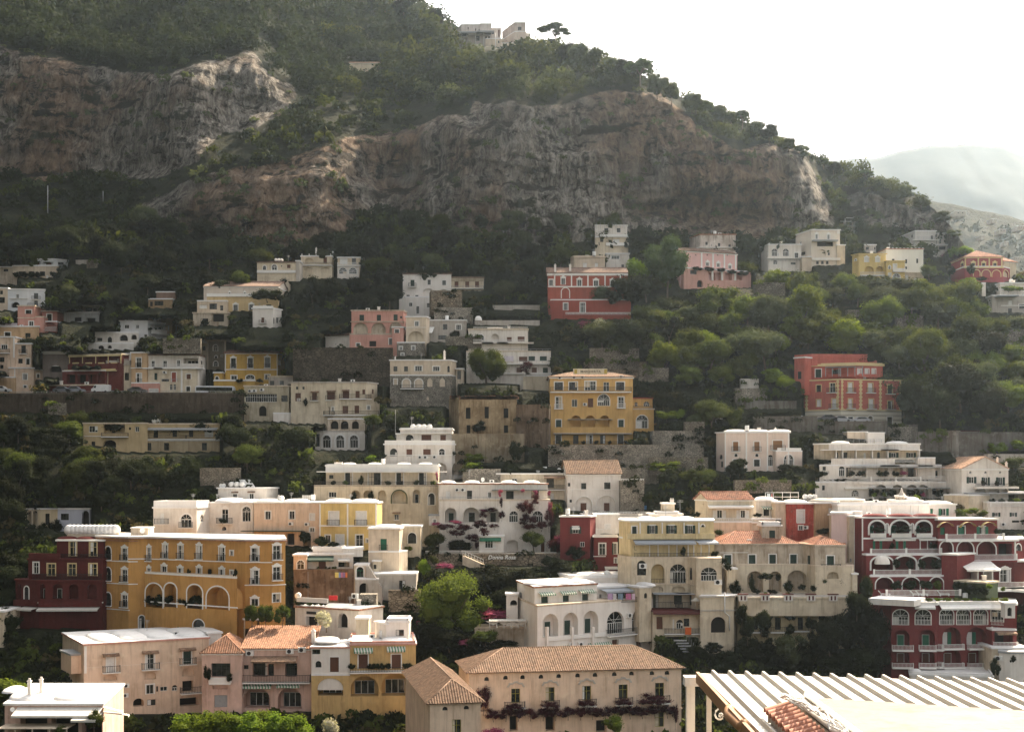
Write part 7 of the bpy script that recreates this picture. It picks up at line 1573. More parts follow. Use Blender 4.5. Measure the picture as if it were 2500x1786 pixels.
# dark red restaurant-like building
b=B('restaurant','long dark red building with four cream-edged bays over a shaded arcade, beside the road',view='S',d=322)
DR=plaster((.15,.04,.035),.3)
b.blk([(722,2),(1265,-2)],1062,1170,8,DR,'flat',rm=TILED,edge=CREAM); b.row('rX',1100,110,70,795,930,r=1.2,tm=TRIMY).row('rX',1092,110,76,1065,1190,r=1.2,tm=TRIMY); b.slab(722,1265,1068,.35,.2,TRIMY)
for x in (727,862,1000,1130,1262): b.pil(x,8,1060,1140,.12,TRIMY)
for x in (795,930,1062,1195): b.slab(x-30,x+30,1138,.3,.4,TRIMY,'canopy')
b.rail(680,1240,1145,1215,'solid',off=.6,mat=DR); b.slab(660,1220,1222,.5,.8,TRIMY)
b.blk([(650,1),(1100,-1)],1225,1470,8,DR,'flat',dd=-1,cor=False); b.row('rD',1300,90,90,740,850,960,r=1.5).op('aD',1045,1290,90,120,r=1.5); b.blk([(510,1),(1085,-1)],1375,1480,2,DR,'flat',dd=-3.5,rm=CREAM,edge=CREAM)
b=B('grey_house','shaded grey house with white parapet and arch, left of the dark red building',view='S',d=325)
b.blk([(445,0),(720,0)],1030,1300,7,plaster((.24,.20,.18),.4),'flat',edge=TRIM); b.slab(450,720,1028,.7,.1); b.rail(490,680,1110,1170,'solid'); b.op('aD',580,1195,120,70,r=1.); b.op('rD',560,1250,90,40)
# apricot and white corner building
AP=plaster((.58,.40,.24),.4); 
b=B('corner_house','apricot house with tall pale-framed windows joined to a white corner block on the road',view='I',d=320)
b.blk([(1040,0),(1165,0),(1180,1)],850,1090,8,AP,'flat'); b.op('rk+_',1100,925,38,76,proj=.4,ext=.2).op('rk+_',1102,1050,38,80,proj=.4,ext=.2); b.slab(1040,1180,968,.2,.15)
b.blk([(835,0),(1040,0)],945,1160,8,CREAM,'flat',dd=1,par=.8,rm=GREYP); b.op('rn',885,1050,34,90).op('rn',1005,1035,34,60).rail(930,1040,900,945,'white',off=-1) ; b.blk([(930,0),(1060,0)],860,950,6,WHITE,'flat',dd=3,under=0); b.op('rn',1000,880,40,30)
b.blk([(1175,0),(1260,0),(1580,0),(1628,6)],868,970,8,WHITE,'flat',dd=.8,rm=TILED); b.op('rk+',1213,935,26,50).op('rk+',1308,935,30,50).op('rk+',1415,930,26,48).op('rX',1512,910,120,44,r=1.8).op('rn',1600,925,12,30); b.rail(1190,1590,935,965,'white',off=.9); b.slab(1175,1590,972,.25,1.)
b.blk([(1175,0),(1268,0),(1560,0),(1630,7)],968,1190,8,CREAM,'flat',dd=.3,cor=False); b.op('rd',1235,1035,24,56).op('rb+',1378,1040,34,76,fm=CORAL).op('rb+',1495,1035,34,40,fm=BROWN).op('rn',1310,1065,60,18).op('rn+',1492,1135,30,40).row('ak',1120,22,46,1356,1385).op('rb',1590,1040,18,50); b.rail(1270,1430,1052,1078,'wire',off=.6); b.ac((1308,1003)); b.pil(1440,14,972,1180,.08)
b.blk([(1040,0),(1258,0)],1090,1190,6,SALM,'flat',dd=-1,cor=False); b.op('rs+',1218,1150,66,30)
b.dish(1180,830,18,2)
# far left cluster
Z_('S')
b=B('left_white_house','white two-part house with arch and iron balconies above the salmon house at far left',view='S',d=345)
b.blk([(80,0),(280,0),(470,1)],372,600,8,plaster((.68,.70,.72),.15),'flat'); b.op('rw',182,440,30,44).op('rn_',376,440,44,66,proj=.6,ext=.6).op('rn',376,515,36,60).op('aD',160,530,90,60,r=.8,rise=.9); b.slab(110,290,465,.12,.3); b.rail(290,470,515,560,'iron',slab=.6)
b.blk([(-40,0),(80,0)],360,600,8,BEIGE,'flat',dd=0); b.op('rn',15,400,30,40).op('rn',20,480,60,60)
b=B('salmon_cube_house','salmon cube-shaped house with two square windows and a lower wing',view='S',d=338)
b.blk([(185,0),(362,0)],545,810,8,SALM,'flat',rm=BEIGE); b.op('rn+',298,604,60,40).op('rk+',325,730,46,60)
b.slab(185,460,665,.2,.12,BEIGE)
b.blk([(362,0),(455,0)],660,820,7,SALM,'flat',dd=.2,rm=BEIGE,cor=False)
b.blk([(440,0),(595,0)],600,700,6,plaster((.42,.20,.17),.4),'flat',dd=3,rm=GREYP); b.op('rn+',515,660,50,70); b.blk([(460,0),(595,0)],708,830,6,plaster((.36,.17,.14),.4),'flat',dd=1.5,cor=False); b.op('aX',520,740,110,70,r=1.); b.rail(460,595,760,800,'white',off=.5)
b=B('low_white_house','low white row with dark openings and a small set-back upper room, in deep shade',view='S',d=346)
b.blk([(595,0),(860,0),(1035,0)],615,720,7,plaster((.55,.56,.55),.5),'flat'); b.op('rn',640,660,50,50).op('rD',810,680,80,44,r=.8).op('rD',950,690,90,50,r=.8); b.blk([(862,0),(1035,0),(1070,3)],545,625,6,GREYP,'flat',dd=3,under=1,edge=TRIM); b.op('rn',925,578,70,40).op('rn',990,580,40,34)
b=B('ochre_house','ochre house behind the peach balcony house at the far left edge',view='S',d=335)
b.blk([(-60,0),(185,0),(408,0)],760,900,8,AP,'flat'); b.op('rn+',80,835,60,40).op('rn',290,845,56,44); b.slab(-60,180,742,1.,.1,plaster((.5,.45,.5),.3))
b=B('peach_house','peach house with white corner strips and iron-balconied door, far left edge',view='S',d=328)
b.blk([(-60,0),(155,0)],870,1240,8,PEACH,'flat'); b.op('rw+',45,970,64,50,tw=.1).op('rn',20,1100,50,50).op('rn',18,1175,36,40); b.rail(0,105,990,1030,'iron',slab=.6); b.pil(146,16,870,1080,.1)
b.blk([(155,0),(328,0)],940,1240,8,PEACH,'flat',dd=.3); b.op('rn_',245,995,48,84,proj=.7,ext=.4).op('rn',213,1115,46,50).op('rn+',292,1120,34,60)
b.blk([(95,0),(160,0),(355,1)],1192,1500,7,PEACH,'flat',dd=-3); b.op('rw+',262,1280,42,64).op('rn+',262,1382,30,26); b.pil(157,12,1192,1340,.1); b.blk([(-60,0),(160,0)],1290,1500,7,AP,'flat',dd=-3.5,cor=False); b.blk([(355,0),(450,0)],1215,1330,6,PEACH,'flat',dd=-1); b.op('rn+',398,1270,26,40)
b=B('hillside_villa','white two-bay house over a long low shaded floor at the upper left',view='S',d=365)
b.blk([(290,0),(560,0),(705,2)],58,160,7,plaster((.66,.68,.68),.15),'flat'); b.op('rX',368,98,120,50,r=1.2).op('rX',500,105,120,50,r=1.2).op('rn',635,100,60,30); b.rail(290,600,112,140,'solid',off=.3); b.mast(430,20,55,1,.08)
for x in (368,495): mb=MB(); g,q,dist=b.seg_at(sx(x)); g.box(mb,q-.7,q+.7,-1.18,-1.1,b.zz(112,dist),b.zz(85,dist),BROWN); mb.build('shutter',b.root)
b.blk([(135,0),(600,0)],128,260,8,BEIGE,'flat',dd=-1.5,cor=True); b.row('rn',205,60,50,220,330,440,r=.5).op('rs',492,235,26,30).op('rn',570,230,40,50); b.blk([(-40,0),(160,0)],140,330,7,OLDP,'flat',dd=-1); b.op('rn',60,170,50,26)
for x in (250,330,400,180,560): b.plant('S',x,185,250,90,1.2)
b.plant('d',650,110,230,130,1.5)
b=B('dark_cottage','small brown cottage deep in the shade with a red and white cloth on its roof','cottage',view='I',d=343)
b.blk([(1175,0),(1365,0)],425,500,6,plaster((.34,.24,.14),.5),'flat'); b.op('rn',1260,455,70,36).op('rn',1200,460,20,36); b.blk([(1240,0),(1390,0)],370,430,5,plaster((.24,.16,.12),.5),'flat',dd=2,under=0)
# low long ochre house by itself
b=B('long_ochre_house','long low ochre house with recessed balconies standing alone in dark trees',view='I',d=291)
b.blk([(660,0),(800,0),(1170,0)],1410,1590,8,plaster((.56,.43,.25),.3),'flat',rm=BEIGE); b.op('rk',740,1452,70,50).op('rX',905,1450,170,70,r=1.6).op('rn',1030,1447,16,20).op('rk',1088,1452,32,40).op('rn',740,1568,30,36).op('aD',870,1568,100,60,r=1.,rise=.6); b.rail(810,1020,1480,1510,'iron',slab=.8); b.slab(668,800,1508,.12,.08)
b.blk([(1125,0),(1740,0)],1415,1540,8,plaster((.56,.43,.25),.3),'flat',dd=2,rm=BEIGE); b.op('rn',1235,1490,36,60).op('rn',1385,1485,36,56).op('rn',1515,1485,34,60).op('rs',1655,1490,70,50); b.awn(1140,1730,1440,12,1.6,GREY); b.rail(1130,1480,1500,1530,'iron',slab=1.2); b.rail(1480,1730,1500,1530,'iron',slab=1.2)
b.tank(1200,1365,2,r=.5,off=2); b.tank(1225,1385,2,r=.5,off=1); b.tank(870,1390,1,r=.4,l=2); b.dish(1795,1390,20,2)
b.blk([(945,0),(1740,0)],1545,1640,6,plaster((.42,.34,.22),.5),'flat',cor=False,dd=1); b.row('rn',1590,40,60,1180,1320,1620)
# house at the left above the red wing
b=B('porch_house','cream and bluish-white house with slender columned porch in front of the dark hillside at left',view='V',d=268)
b.blk([(350,0),(525,0)],245,520,6,CREAM,'flat',dd=.5); b.row('aX',360,60,200,405,485,r=1.5); b.blk([(525,0),(795,0)],245,520,6,plaster((.60,.50,.34),.25),'flat'); b.op('rn',658,380,60,160); b.blk([(795,0),(1245,0)],245,560,6,plaster((.52,.54,.62),.15),'flat',dd=.2); b.op('rn',898,346,112,90).op('aD',1185,360,100,200,r=1.); b.rail(1130,1240,370,440,'iron')
for x,y0,y1,w in ((760,380,600,200),(600,430,620,180),(450,450,620,160)): b.plant('S',x,y0,y1,w,2.)
b=B('edge_house','pale building slice at the far left edge below the dark trees',view='A',d=232); b.blk([(-200,0),(28,0)],740,1000,8,CREAM,'flat'); b.op('rn',10,860,1,1)
# road with its walls
Z_('I')
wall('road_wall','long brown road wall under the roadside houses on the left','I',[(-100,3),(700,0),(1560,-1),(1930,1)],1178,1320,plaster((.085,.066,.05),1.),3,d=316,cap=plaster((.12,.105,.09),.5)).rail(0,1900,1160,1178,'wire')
wall('parapet_wall','short pale wall along the upper road in the deep shade','I',[(600,0),(775,0)],120,150,GREYP,1,d=372)
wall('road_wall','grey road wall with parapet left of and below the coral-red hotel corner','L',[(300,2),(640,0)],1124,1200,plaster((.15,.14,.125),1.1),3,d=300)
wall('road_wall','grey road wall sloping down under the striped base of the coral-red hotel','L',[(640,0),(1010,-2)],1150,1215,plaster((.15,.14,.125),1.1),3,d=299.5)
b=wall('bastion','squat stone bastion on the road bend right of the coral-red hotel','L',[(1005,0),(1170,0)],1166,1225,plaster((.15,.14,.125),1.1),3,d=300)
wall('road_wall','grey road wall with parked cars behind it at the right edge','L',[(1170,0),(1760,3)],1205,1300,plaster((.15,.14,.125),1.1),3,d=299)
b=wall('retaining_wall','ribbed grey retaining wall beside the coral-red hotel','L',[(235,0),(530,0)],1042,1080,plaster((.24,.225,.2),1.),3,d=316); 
wall('stone_wall','rubble wall with white gable ruin above the road','L',[(205,0),(375,0)],975,1050,STONE,2,d=322); wall('stone_wall','white plastered gable fragment above the road','L',[(235,0),(330,0)],925,985,WHITE,1.5,d=324)
TWM=stone((.26,.23,.185),1.8)
for v_,x0,x1,y0,y1,lb in (('L',800,900,560,578,'short pale dry-stone wall among the trees below the yellow villa'),('L',1060,1200,590,640,'terrace wall patch under the vine hedge on the wooded slope'),('L',310,470,415,470,'pale retaining wall just right below the pink palace'),('L',1640,1745,665,735,'curved pale wall at the right edge of the wooded slope'),('K',600,900,880,960,'brown dry-stone terrace above the yellow hotel'),('K',900,1080,1000,1060,'lower brown terrace right above the yellow hotel wing'),
 ('I',1290,1590,740,800,'stone terrace behind the apricot corner house'),('J',1440,1700,660,690,'grass-topped terrace wall below the grey-beige house'),('K',1180,1300,1330,1380,'small stone wall with square pillars right of the vine pergola'),('I',380,520,1255,1300,'low wall under the left end of the road'),('G',1060,1560,90,150,'rubble terrace wall in shade above the rooftop frame'),('E',480,800,470,560,'reddish earth terrace in the dark wood'),('K',960,1320,1545,1600,'dark terrace wall with thin posts below the yellow hotel'),('M',480,540,1450,1475,'tiny pale wall high in the dark wood')):
    wall('terrace_wall' if 'J' not in v_ else 'stone_wall',lb,v_,[(x0,0),(x1,.5)],y0,y1,TWM,1.5)
for b_ in ALLB:
    b_.finish()
rq=random.Random(77)
def clutter(b):
    """aerials, dishes and tanks on the flat roofs"""
    if not b.roofs or b.name in('distant_house','terrace_wall','retaining_wall','road_wall'): return
    for poly,zt,dist in b.roofs[:2]:
        xs=[p[0] for p in poly]; w=max(xs)-min(xs)
        if w<6: continue
        c=Vector((sum(p[0] for p in poly)/len(poly),sum(p[1] for p in poly)/len(poly)))
        P=lambda: (c.x+(rq.random()-.5)*w*.6,c.y+(rq.random()-.5)*2.5,zt+.28)
        if rq.random()<.6:
            p=P(); h=rq.uniform(1.2,2.6); mb=MB(); mb.tube([p,(p[0],p[1],p[2]+h)],.035,GREY,5)
            for k in range(3): mb.tube([(p[0]-.45+.08*k,p[1],p[2]+h-.1-.2*k),(p[0]+.45-.08*k,p[1],p[2]+h-.1-.2*k)],.02,GREY,4)
            mb.build('antenna',b.root)
        if rq.random()<.4:
            p=P(); mb=MB(); mb.box(p[0]-.45,p[0]+.45,p[1]-.2,p[1]+.2,p[2],p[2]+.6,WPAINT); mb.add([(p[0]+.2*math.cos(a),p[1]-.205,p[2]+.3+.2*math.sin(a)) for a in [i*.6283 for i in range(10)]],[tuple(range(10))],IRON); mb.build('air_conditioner',b.root)
        if rq.random()<.35:
            p=P(); mb=MB(); mb.lathe((p[0],p[1],p[2]+.75),[(0,-.5),(.38,-.5),(.42,-.4),(.42,.4),(.38,.5),(0,.5)],TANKW,12); mb.box(p[0]-.3,p[0]+.3,p[1]-.3,p[1]+.3,p[2],p[2]+.247,GREY); mb.build('water_tank',b.root)
        if rq.random()<.4:
            p=P(); mb=MB(); mb.box(p[0]-.3,p[0]+.3,p[1]-.3,p[1]+.3,p[2],p[2]+.8,WHT); mb.box(p[0]-.38,p[0]+.38,p[1]-.38,p[1]+.38,p[2]+.803,p[2]+.9,WHT); mb.build('chimney',b.root)
for b_ in ALLB: clutter(b_)
# ================= the ground is cut back where houses stand =================
TGT=np.zeros_like(D0); KEEP=np.zeros(D0.shape,bool)
for (x0,x1,yt,yb,dd_) in PADS:
    if yb<=yt or yb<-200: continue
    j0,j1=int((x0-gx[0]-4)/5),int((x1-gx[0]+9)/5); j0=max(j0,0)
    if j1<=j0: continue
    sub=(PY[:,j0:j1]<yb-2)&(PY[:,j0:j1]>yt-6)
    TGT[:,j0:j1]=np.where(sub,np.maximum(TGT[:,j0:j1],dd_+3),TGT[:,j0:j1])
    KEEP[:,j0:j1]|=(PY[:,j0:j1]<yb+16)&(PY[:,j0:j1]>yt)
ex=np.clip(TGT-D0,0,None); ex=np.maximum(ex,blur(ex,1)); DD=D0+ex
up=np.clip((620-PY)/80,0,1)
flute=fbm(X/2.2+fbm(X/9,Z/9,s=5),Z/26,0,4,s=21); ledge=fbm(X/22,Z/3.2+fbm(X/30,Z/30,s=6)*2,0,3,s=31); big=fbm(X/34,Z/30,0,3,s=41)
cave=np.clip(fbm(X/26+3,Z/14+7,0,2,s=77)-.18,0,1)
rid=1-np.abs(fbm(X/7+fbm(X/15,Z/15,s=15),Z/13,0,4,s=91))*2.4; rid2=1-np.abs(fbm(X/3.,Z/5.5,0,3,s=95))*2.4; strata=np.floor((Z+X*.18+fbm(X/25,Z/25,s=8)*8)/5.5); st_=_h(strata.astype(np.int64),(X/16).astype(np.int64)*0,0*strata.astype(np.int64),5)-.5
DD+=up*(CLs*(flute*2.4-rid*1.3-rid2*.6+ledge*1.6+big*3.5+cave*13+st_*1.6)+(1-CLs)*(fbm(X/20,Z/20,0,3,s=51)*5))
DD+=(1-up)*fbm(X/9,Z/7,0,3,s=61)*.5
X=(PX-CX)/F*DD; Z=(HY-PY)/F*DD
rows=[np.stack([X,DD,Z],-1)]
RK=[CLs]
# behind the ridge it falls away; in front it runs down to the valley floor and up to where the camera stands
back=[]
for t in (1,2,4,8):
    xb=X[-1]*(1+.02*t); back.append(np.stack([xb,DD[-1]+60*t,Z[-1]-45*t-3],-1)); RK.append(np.zeros((1,len(gx))))
front=[]
wide=np.linspace(-1,1,len(gx))
for (yy,zz,hw) in ((150,-50,190),(110,-54,170),(70,-48,150),(48,-30,140),(30,-13,130),(16,-7.6,120),(0,-7.6,120),(-40,-7.6,120)):
    front.append(np.stack([wide*hw,np.full(len(gx),float(yy)),np.full(len(gx),float(zz))+fbm(wide*9,yy/9.,s=4)*(1. if yy>20 else .05)],-1))
allr=np.concatenate([np.array(front[::-1]),rows[0],np.array(back)],0)
rk=np.concatenate([np.zeros((len(front),len(gx))),CLs,np.zeros((len(back),len(gx)))],0)
nr,nc=allr.shape[:2]
idx=np.arange(nr*nc).reshape(nr,nc)
Q=np.stack([idx[:-1,:-1].ravel(),idx[:-1,1:].ravel(),idx[1:,1:].ravel(),idx[1:,:-1].ravel()],1)
ter=np_mesh('hillside',allr.reshape(-1,3),Q,[MT_ROCK],smooth=True); props(ter,kind='structure')
a=ter.data.attributes.new('rock','FLOAT','POINT'); a.data.foreach_set('value',rk.ravel().astype(np.float32))
# unseen hill added on the left to block sky light and darken that side
ny,nt_=70,40; yy=np.linspace(-60,460,ny)[:,None]+np.zeros((1,nt_)); tt=np.linspace(0,1,nt_)[None,:]+np.zeros((ny,1))
xb=-.364*np.clip(yy,0,None)-34-np.clip(60-yy,0,60)*.5; nz=fbm(yy/40,tt*5,0,4,s=401)*12*np.clip(tt*4,0,1)
zb=np.interp(yy,[-60,40,100,200,300,460],[-30,-45,-55,-50,0,70])
fx=xb-tt*150-nz*.6; fz=zb+tt*np.interp(yy,[-60,460],[190,300])+nz
Vf=np.stack([fx,yy,fz],-1); id3=np.arange(ny*nt_).reshape(ny,nt_)
qf=np.stack([id3[:-1,:-1].ravel(),id3[:-1,1:].ravel(),id3[1:,1:].ravel(),id3[1:,:-1].ravel()],1)
fl_=np_mesh('added_shade_hill',Vf.reshape(-1,3),qf,[MT_ROCK],smooth=True); props(fl_,kind='structure')
fa=fl_.data.attributes.new('rock','FLOAT','POINT'); fa.data.foreach_set('value',np.clip(fbm(fx/20,fz/20,0,2,s=9)*1.2-.3,0,1).ravel().astype(np.float32))
Rf=np.random.RandomState(41); qf=Vf[2:,2:].reshape(-1,3); qf=qf[Rf.choice(len(qf),700)]+Rf.normal(size=(700,3))*2
clumps('added_hill_woods',qf,2.5+3*Rf.rand(700),LM['d'],.2,130,42)
# the forest over the cliffs
P_,px_,py_=pick(6800,lambda x,y,c,R:(~KEEP[v_,u_])&(c<.35)&(y<np.interp(x,[0,500,1500,2000,2400],[160,200,300,420,600]))&(R.rand(len(x))<np.interp(y,[-600,0,400],[.6,.9,1])),5)
sz=(2.1+3.4*np.random.RandomState(5).rand(len(P_))**1.5)*np.interp(P_[:,1],[400,800],[.8,1.5])*np.interp(px_,[1300,1900],[1,.62]); P_[:,2]+=sz*.35
kn=np.random.RandomState(3).rand(len(P_))+np.interp(px_,[300,800,1050,1400],[.75,.45,.08,-.12])  # more dark leaves toward the left, standing in for its shade
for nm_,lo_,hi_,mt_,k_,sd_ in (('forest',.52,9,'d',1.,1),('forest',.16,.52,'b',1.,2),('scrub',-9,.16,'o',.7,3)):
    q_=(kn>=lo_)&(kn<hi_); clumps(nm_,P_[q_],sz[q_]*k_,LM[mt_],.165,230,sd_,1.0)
# the band between the cliffs and the wooded foot of the cliffs
P_,px_,py_=pick(4200,lambda x,y,c,R:(c<.3)&(y>150)&(y<640)&(y>np.interp(x,[0,500,1500,2000,2400],[160,200,300,420,600])),6)
sz=1.2+1.9*np.random.RandomState(6).rand(len(P_))**1.3; P_[:,2]+=sz*.3
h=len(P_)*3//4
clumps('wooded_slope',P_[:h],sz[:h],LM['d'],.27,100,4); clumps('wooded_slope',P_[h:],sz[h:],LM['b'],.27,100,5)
# shrubs on the ledges of the cliffs
P_,px_,py_=pick(3800,lambda x,y,c,R:(c>.12)&((fbm(x/55,y/28,s=88)>.17)|(c<.55)),7)
sz=.5+1.3*np.random.RandomState(7).rand(len(P_))**2; clumps('cliff_shrubs',P_,sz,LM['o'],.34,50,6)
# low growth among the houses
P_,px_,py_=pick(9000,lambda x,y,c,R:(c<.3)&(y>600)&(~KEEP[v_,u_]),8)
sz=.5+1.1*np.random.RandomState(8).rand(len(P_))**1.5; h=len(P_)*62//100; q=len(P_)*88//100
clumps('undergrowth',P_[:h],sz[:h],LM['d'],.36,48,7); clumps('undergrowth',P_[h:q],sz[h:q],LM['b'],.36,48,8); clumps('undergrowth',P_[q:],sz[q:],LM['s'],.36,48,9)
# woods on the distant slope
R_=np.random.RandomState(9); fl=RB[8:-7].reshape(-1,3); fl=fl[R_.choice(len(fl),1500,replace=True)]+R_.normal(size=(1500,3))*3
clumps('distant_woods',fl,2.+3*R_.rand(1500),LM['d'],.35,40,10)

# creepers over the retaining walls
R_=np.random.RandomState(12); pts=[]
for segs,z0,z1,nm_ in WALLS:
    if nm_ in('balustrade_terrace','parapet_wall','gate_arch'): continue
    for g in segs:
        n_=int(g.len*(z1-z0+2)*.12)+2
        for i in range(n_):
            u=R_.rand()*g.len; v=R_.rand(); v=v**2.2 if R_.rand()<.65 else 1-v**3*.5
            if math.sin(u*.5+g.a.x)+math.sin(u*.17+2)<-.1 and R_.rand()<.8: continue
            q=g.L(u,.25,z0-.3+v*(z1-z0+.5)); pts.append(q)
pts=np.array(pts); sz=.45+.7*R_.rand(len(pts)); h=len(pts)*2//3
clumps('creepers',pts[:h],sz[:h],LM['d'],.3,60,31); clumps('creepers',pts[h:],sz[h:],LM['b'],.3,60,32)
# ---------- trees one can tell apart
Z_('U'); tree('p',sx(1720),sy(232),sy(590),372/5.68,label='lone umbrella pine standing clear against the sky on the ridge')
tree('d',sx(1700),sy(430),sy(600),190/5.68); tree('b',sx(1470),sy(440),sy(620),200/5.68); tree('d',sx(1310),sy(430),sy(620),200/5.68)
Z_('K'); tree('K',sx(1070),sy(208),sy(590),250/2.5,label='tall dark round-headed pine between the crimson villa and the pink palace')
tree('w',sx(675),sy(690),sy(790),100/2.5,label='pale pink flowering tree on the slope below the crimson villa'); tree('f',sx(565),sy(705),sy(790),100/2.5,label='rose-pink flowering shrub below the crimson villa terrace')
for x,y0,y1,w,k in ((1070,1292,1318,150,'Y'),(1330,1195,1330,220,'b'),(1150,1245,1330,60,'y'),(1060,1415,1460,90,'Y'),(1020,1520,1560,110,'Y'),(1060,1580,1640,190,'Y'),(890,1500,1560,60,'y'),(1480,1240,1360,100,'s'),(760,1470,1540,130,'S'),(480,1480,1560,200,'S'),(1150,1430,1480,120,'s')): tree(k,sx(x),sy(y0),sy(y1),w/2.5)
Z_('F')
for x,y0,y1,w,k in ((830,345,420,180,'Y'),(840,440,480,160,'Y'),(1170,250,420,130,'d'),(870,250,380,150,'S'),(2140,310,390,70,'y'),(2260,420,520,80,'y'),(650,60,130,90,'y'),(20,360,430,90,'y'),(40,40,160,140,'b')): tree(k,sx(x),sy(y0),sy(y1),w/3.247)
Z_('L')
for x,y0,y1,w,k in ((1210,660,900,230,'B'),(1400,830,1110,260,'d'),(1150,920,1180,170,'d'),(1290,960,1190,200,'d'),(630,1135,1205,130,'Y'),(1590,1255,1330,100,'Y'),(1640,1215,1290,90,'b'),(390,865,950,100,'y'),(470,900,990,110,'y'),(80,1040,1200,180,'b'),(205,1075,1150,80,'s'),(1540,970,1180,160,'d'),(1330,1150,1200,60,'S'),(1680,1330,1400,120,'s'),(1700,1240,1300,80,'Y')): tree(k,sx(x),sy(y0),sy(y1),w/2.165)
Z_('P')
for x,y0,y1,w,k in ((915,800,1000,230,'b'),(1250,780,1010,260,'d'),(1230,555,720,150,'y'),(1410,545,700,200,'y'),(1150,640,900,180,'d'),(1140,640,700,130,'f'),(1440,970,1190,280,'y'),(350,1120,1250,700,'s'),(80,930,1080,260,'b'),(320,940,1090,200,'d')): tree(k,sx(x),sy(y0),sy(y1),w/5.41)
Z_('A'); tree('Y',sx(60),sy(1230),sy(1400),330/3.03,d=195); tree('Y',sx(-40),sy(1240),sy(1400),200/3.03,d=196)
Z_('B')
for x,y0,w in ((20,1490,260),(150,1480,240),(290,1470,260),(430,1478,260),(570,1470,240),(700,1480,260),(820,1500,220),(60,1540,260),(230,1530,260),(400,1530,260),(560,1530,260),(720,1540,260),(880,1560,160)): tree('Y',sx(x),sy(y0),sy(y0+190),w/3.03,d=176-rnd.random()*6,label='bright leafy mound of the long vine pergola at the bottom edge',group='vine pergola mounds')
tree('w',sx(1100),sy(1520),sy(1700),170/3.03,d=176,label='pale cream-flowered bush at the bottom edge right of the vine pergola')
# ridge line
for i,(x,h,w,k) in enumerate(((905,46,52,'d'),(940,40,46,'b'),(985,38,46,'d'),(1020,42,44,'o'),(1060,36,40,'d'),(1385,42,40,'d'),(1415,46,44,'o'),(1450,40,46,'b'),(1490,36,44,'o'),(1525,40,40,'d'),(1562,56,58,'p'),(1605,48,46,'o'),(1640,42,40,'b'),(1690,38,40,'o'),(1720,34,40,'b'),(1755,38,36,'o'),(1785,30,36,'b'),(1812,44,32,'p'),(1845,30,40,'o'),(1878,36,38,'d'),(1925,24,40,'b'),(1960,26,40,'o'),(2010,20,36,'b'),(2035,22,32,'d'),(2075,18,34,'b'),(2112,30,34,'p'),(2150,20,36,'o'),(2208,30,46,'o'),(2250,18,36,'b'),(2295,26,40,'d'),(2330,16,30,'o'))):
    y=float(sil(x))+6+w*.2; tree(k,x,y-h*.9,y+h*.45,w*1.15)
# scattered over the slopes wherever no house stands
rr=random.Random(21); PL=[(x,yb,w) for (k,x,yt,yb,w,*_) in TQ]
def free(x,yt,yb,w,d):
    for (a,b_,c,e,f) in PADS:
        if f>d-1 and x+w*.36>a and x-w*.36<b_ and yt+6<e and yb>c and (min(e,yb)-max(c,yt))>(6 if e-c<60 else 12): return False
        if f<=d-1 and x+w*.2>a and x-w*.2<b_ and yb>c-4 and yt>c-6 and yb<e+30: return False
    return True
REG=[([(1480,640),(1700,735),(1800,690),(2100,700),(2500,740),(2500,1010),(2250,1040),(2130,1040),(2110,890),(1960,860),(1900,960),(1700,960),(1560,940),(1450,870)],46,(56,104),'bohyohbdho',88),
 ([(0,570),(350,560),(700,620),(1100,600),(1240,640),(1200,780),(1000,760),(640,790),(500,860),(0,900),(0,560)],44,(46,78),'dSdbSdo',58),
 ([(0,990),(560,1010),(900,960),(1000,1060),(780,1110),(520,1180),(330,1230),(130,1280),(0,1300)],42,(50,84),'dSddSb',46),
 ([(1000,560),(1500,570),(1480,640),(1440,700),(1560,830),(1500,870),(1400,860),(1350,800),(1260,760),(1150,660)],42,(46,72),'dbSo',22),
 ([(1560,1000),(1760,1010),(1760,1190),(1640,1200),(1540,1150)],36,(36,60),'SbS',12),
 ([(1400,1040),(1560,1050),(1600,1180),(1400,1120)],34,(30,50),'sSb',8),
 ([(0,1400),(200,1420),(260,1500),(180,1560),(0,1560)],40,(50,80),'dd',8)]
for poly,sp,(w0,w1),kinds,nmax in REG:
    P_=np.array(poly); k_=0; t=0
    while k_<nmax and t<6000:
        t+=1; x=rr.uniform(P_[:,0].min(),P_[:,0].max()); yb=rr.uniform(P_[:,1].min(),P_[:,1].max())
        if not inpoly(np.array([x]),np.array([yb]),poly)[0]: continue
        w=rr.uniform(w0,w1); h=w*rr.uniform(.8,1.05); d=Dt(x,yb,DD)
        if any((x-a)**2+((yb-b_)*1.4)**2<(sp*.9)**2 for a,b_,c in PL) or not free(x,yb-h,yb,w,d): continue
        PL.append((x,yb,w)); k_+=1; TQ.append((rr.choice(kinds),x,yb-h,yb,w,None,None,0.))
for (kind,x,yt,yb,w,lb,gr,dd) in TQ: tree(kind,x,yt,yb,w,lb,gr,d=Dt(x,yb,DD)-dd)
print('plants',len(PLANTS))
